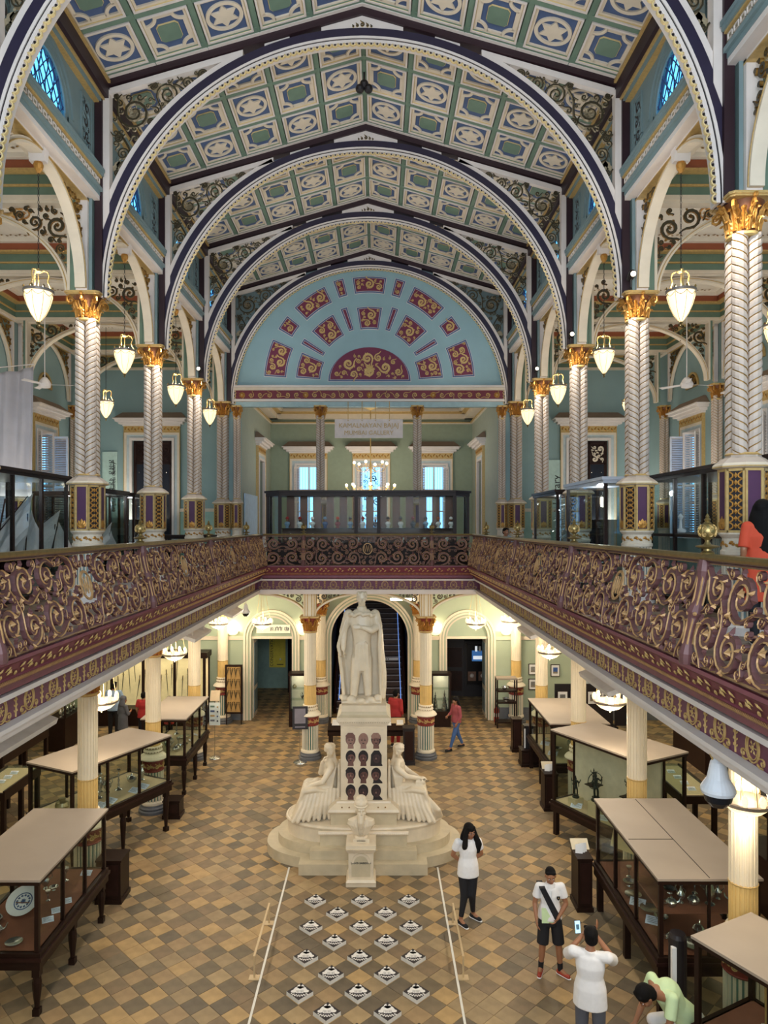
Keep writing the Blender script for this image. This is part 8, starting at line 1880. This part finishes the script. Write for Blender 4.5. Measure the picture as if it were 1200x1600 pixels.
# chandelier of the end room
t = thing('branched_chandelier', 'gilt branched chandelier with globe bulbs hanging in the end room', 'chandelier', (0, 27.2, 8.0)); m = MB(); m.lathe([(.02,-.4),(.06,-.35),(.02,-.28),(.05,-.1),(.09,0),(.04,.1),(.02,.3),(.05,.8),(.02,.95),(.02,2.9),(.25,3.0),(.3,3.02)], 'goldp', n=12); add('stem', m, t)
for z, R, n in ((0, .92, 8), (.85, .64, 6)):
    for k in range(n):
        a = 2*pi*k/n+.3*z; m = MB(); m.tube([(0, 0, z-.1), (R*.4*cos(a), R*.4*sin(a), z-.3), (R*.8*cos(a), R*.8*sin(a), z-.25), (R*cos(a), R*sin(a), z-.05)], .014, 'goldp', 5); p_ = spiral(.0, .0, .12, 0, 1.3, 1, 10, 0); m.tube([((R*.5+u)*cos(a), (R*.5+u)*sin(a), z-.12+v) for u, v in p_], .008, 'goldp', 4); m.lathe([(.03,-.06),(.05,-.03),(.03,-.01)], 'goldp', (R*cos(a), R*sin(a), z), 8); b = add('branch', m, t)
        m = MB(); m.ball((R*cos(a), R*sin(a), z+.04), .055, 'bulbhot', 10); add('globe_bulb', m, b)
light('lamp_glow', 'POINT', (0, 0, -.6), 90, WARM, .2, parent=t)
# ================================================================== floor installation
def board_mesh():
    m = MB(); h = .185; d = lambda s: [(-s, 0), (0, -s), (s, 0), (0, s)]
    m.extr(d(h), lambda u, v, d_: (u, v, d_), 0, .055, mat('white_board_side', '#D8D4CA', .6)); m.extr(d(h*.985), lambda u, v, d_: (u, v, d_), .055, .057, mat('print_dark', '#262022', .6, var=.3, scale=30))
    # cloud-like pale figure holding an open book, with dark feather above
    f = lambda u, v, d_: (u, v, .057+d_); wh = mat('print_white', '#E4E0D8', .7, var=.05); gy = mat('print_grey', '#9A9694', .7, var=.1)
    for x, y, a, b in ((0, .05, .085, .06), (-.05, .035, .045, .035), (.05, .035, .045, .035), (-.085, .0, .04, .03), (.085, .005, .04, .03), (0, .10, .05, .05)): m.extr([(x+a*cos(t), y+b*sin(t)) for t in [2*pi*i/14 for i in range(14)]], f, 0, .001+.0002*abs(x), wh)
    for k in range(14): x = -.11+k*.017; y = -.055-.035*sin(pi*k/13)+.01*(-1)**k; m.extr([(x+.012*cos(t), y+.01*sin(t)) for t in [2*pi*i/8 for i in range(8)]], f, 0, .0014, wh)
    m.extr([(-.055, -.045), (.055, -.045), (.05, .02), (-.05, .02)], f, .0015, .0035, gy); m.extr([(-.05, -.04), (-.002, -.04), (-.002, .016), (-.045, .016)], f, .0035, .0045, wh); m.extr([(.002, -.04), (.05, -.04), (.045, .016), (.002, .016)], f, .0035, .0045, wh)
    for q in range(5): m.box(-.04, -.01, -.03+q*.009, -.028+q*.009, .0615, .0622, 'ink'); m.box(.01, .04, -.03+q*.009, -.028+q*.009, .0615, .0622, 'ink')
    m.extr([(-.012, .12), (.016, .125), (.02, .165), (-.004, .178), (-.014, .15)], f, .002, .004, 'black'); m.box(-.006, .006, .085, .125, .059, .061, 'black')
    return m.mesh('floor_board')
bm_ = board_mesh(); rows = ['top', 'second', 'third', 'fourth', 'fifth', 'sixth', 'seventh', 'eighth', 'bottom']
for r in range(9):
    xs = (-.805, 0, .805) if r % 2 == 0 else (-.4025, .4025)
    for k, x in enumerate(xs):
        o = add('printed_block', bm_, None, (x, 12.24-r*TD, 0)); pos = (('left', 'middle', 'right') if len(xs) == 3 else ('left', 'right'))[k]
        tag(o, 'diamond-set white block with black and white print on the floor, %s row, %s' % (rows[r], pos), 'block', 'printed blocks on the floor')
for s in (-1, 1):
    m = MB(); m.box(s*1.41-.016, s*1.41+.016, 7.5, 13.5, 0, .004, mat('white_floor_tape', '#E0DCD0', .6)); o = add('floor_tape', m, None, (0, 0, .001)); tag(o, 'long white strip on the floor %s of the printed blocks' % ('left' if s < 0 else 'right'), 'tape')
    t = thing('low_barrier', 'low brass rail on two footed posts %s of the printed blocks' % ('left' if s < 0 else 'right'), 'barrier', (s*1.5, 10.9, 0)); m = MB(); m.beam((0, -.72, .32), (0, .72, .32), .03, .014, mat('barrier_brass', '#C8B088', .4, .3)); add('rail', m, t)
    for y in (-.7, .7): m = MB(); m.box(-.012, .012, y-.012, y+.012, .01, .315, MATS['barrier_brass']); add('post', m, t); m = MB(); m.box(-.075, .075, y-.06, y+.06, 0, .014, MATS['barrier_brass']); add('foot', m, t)
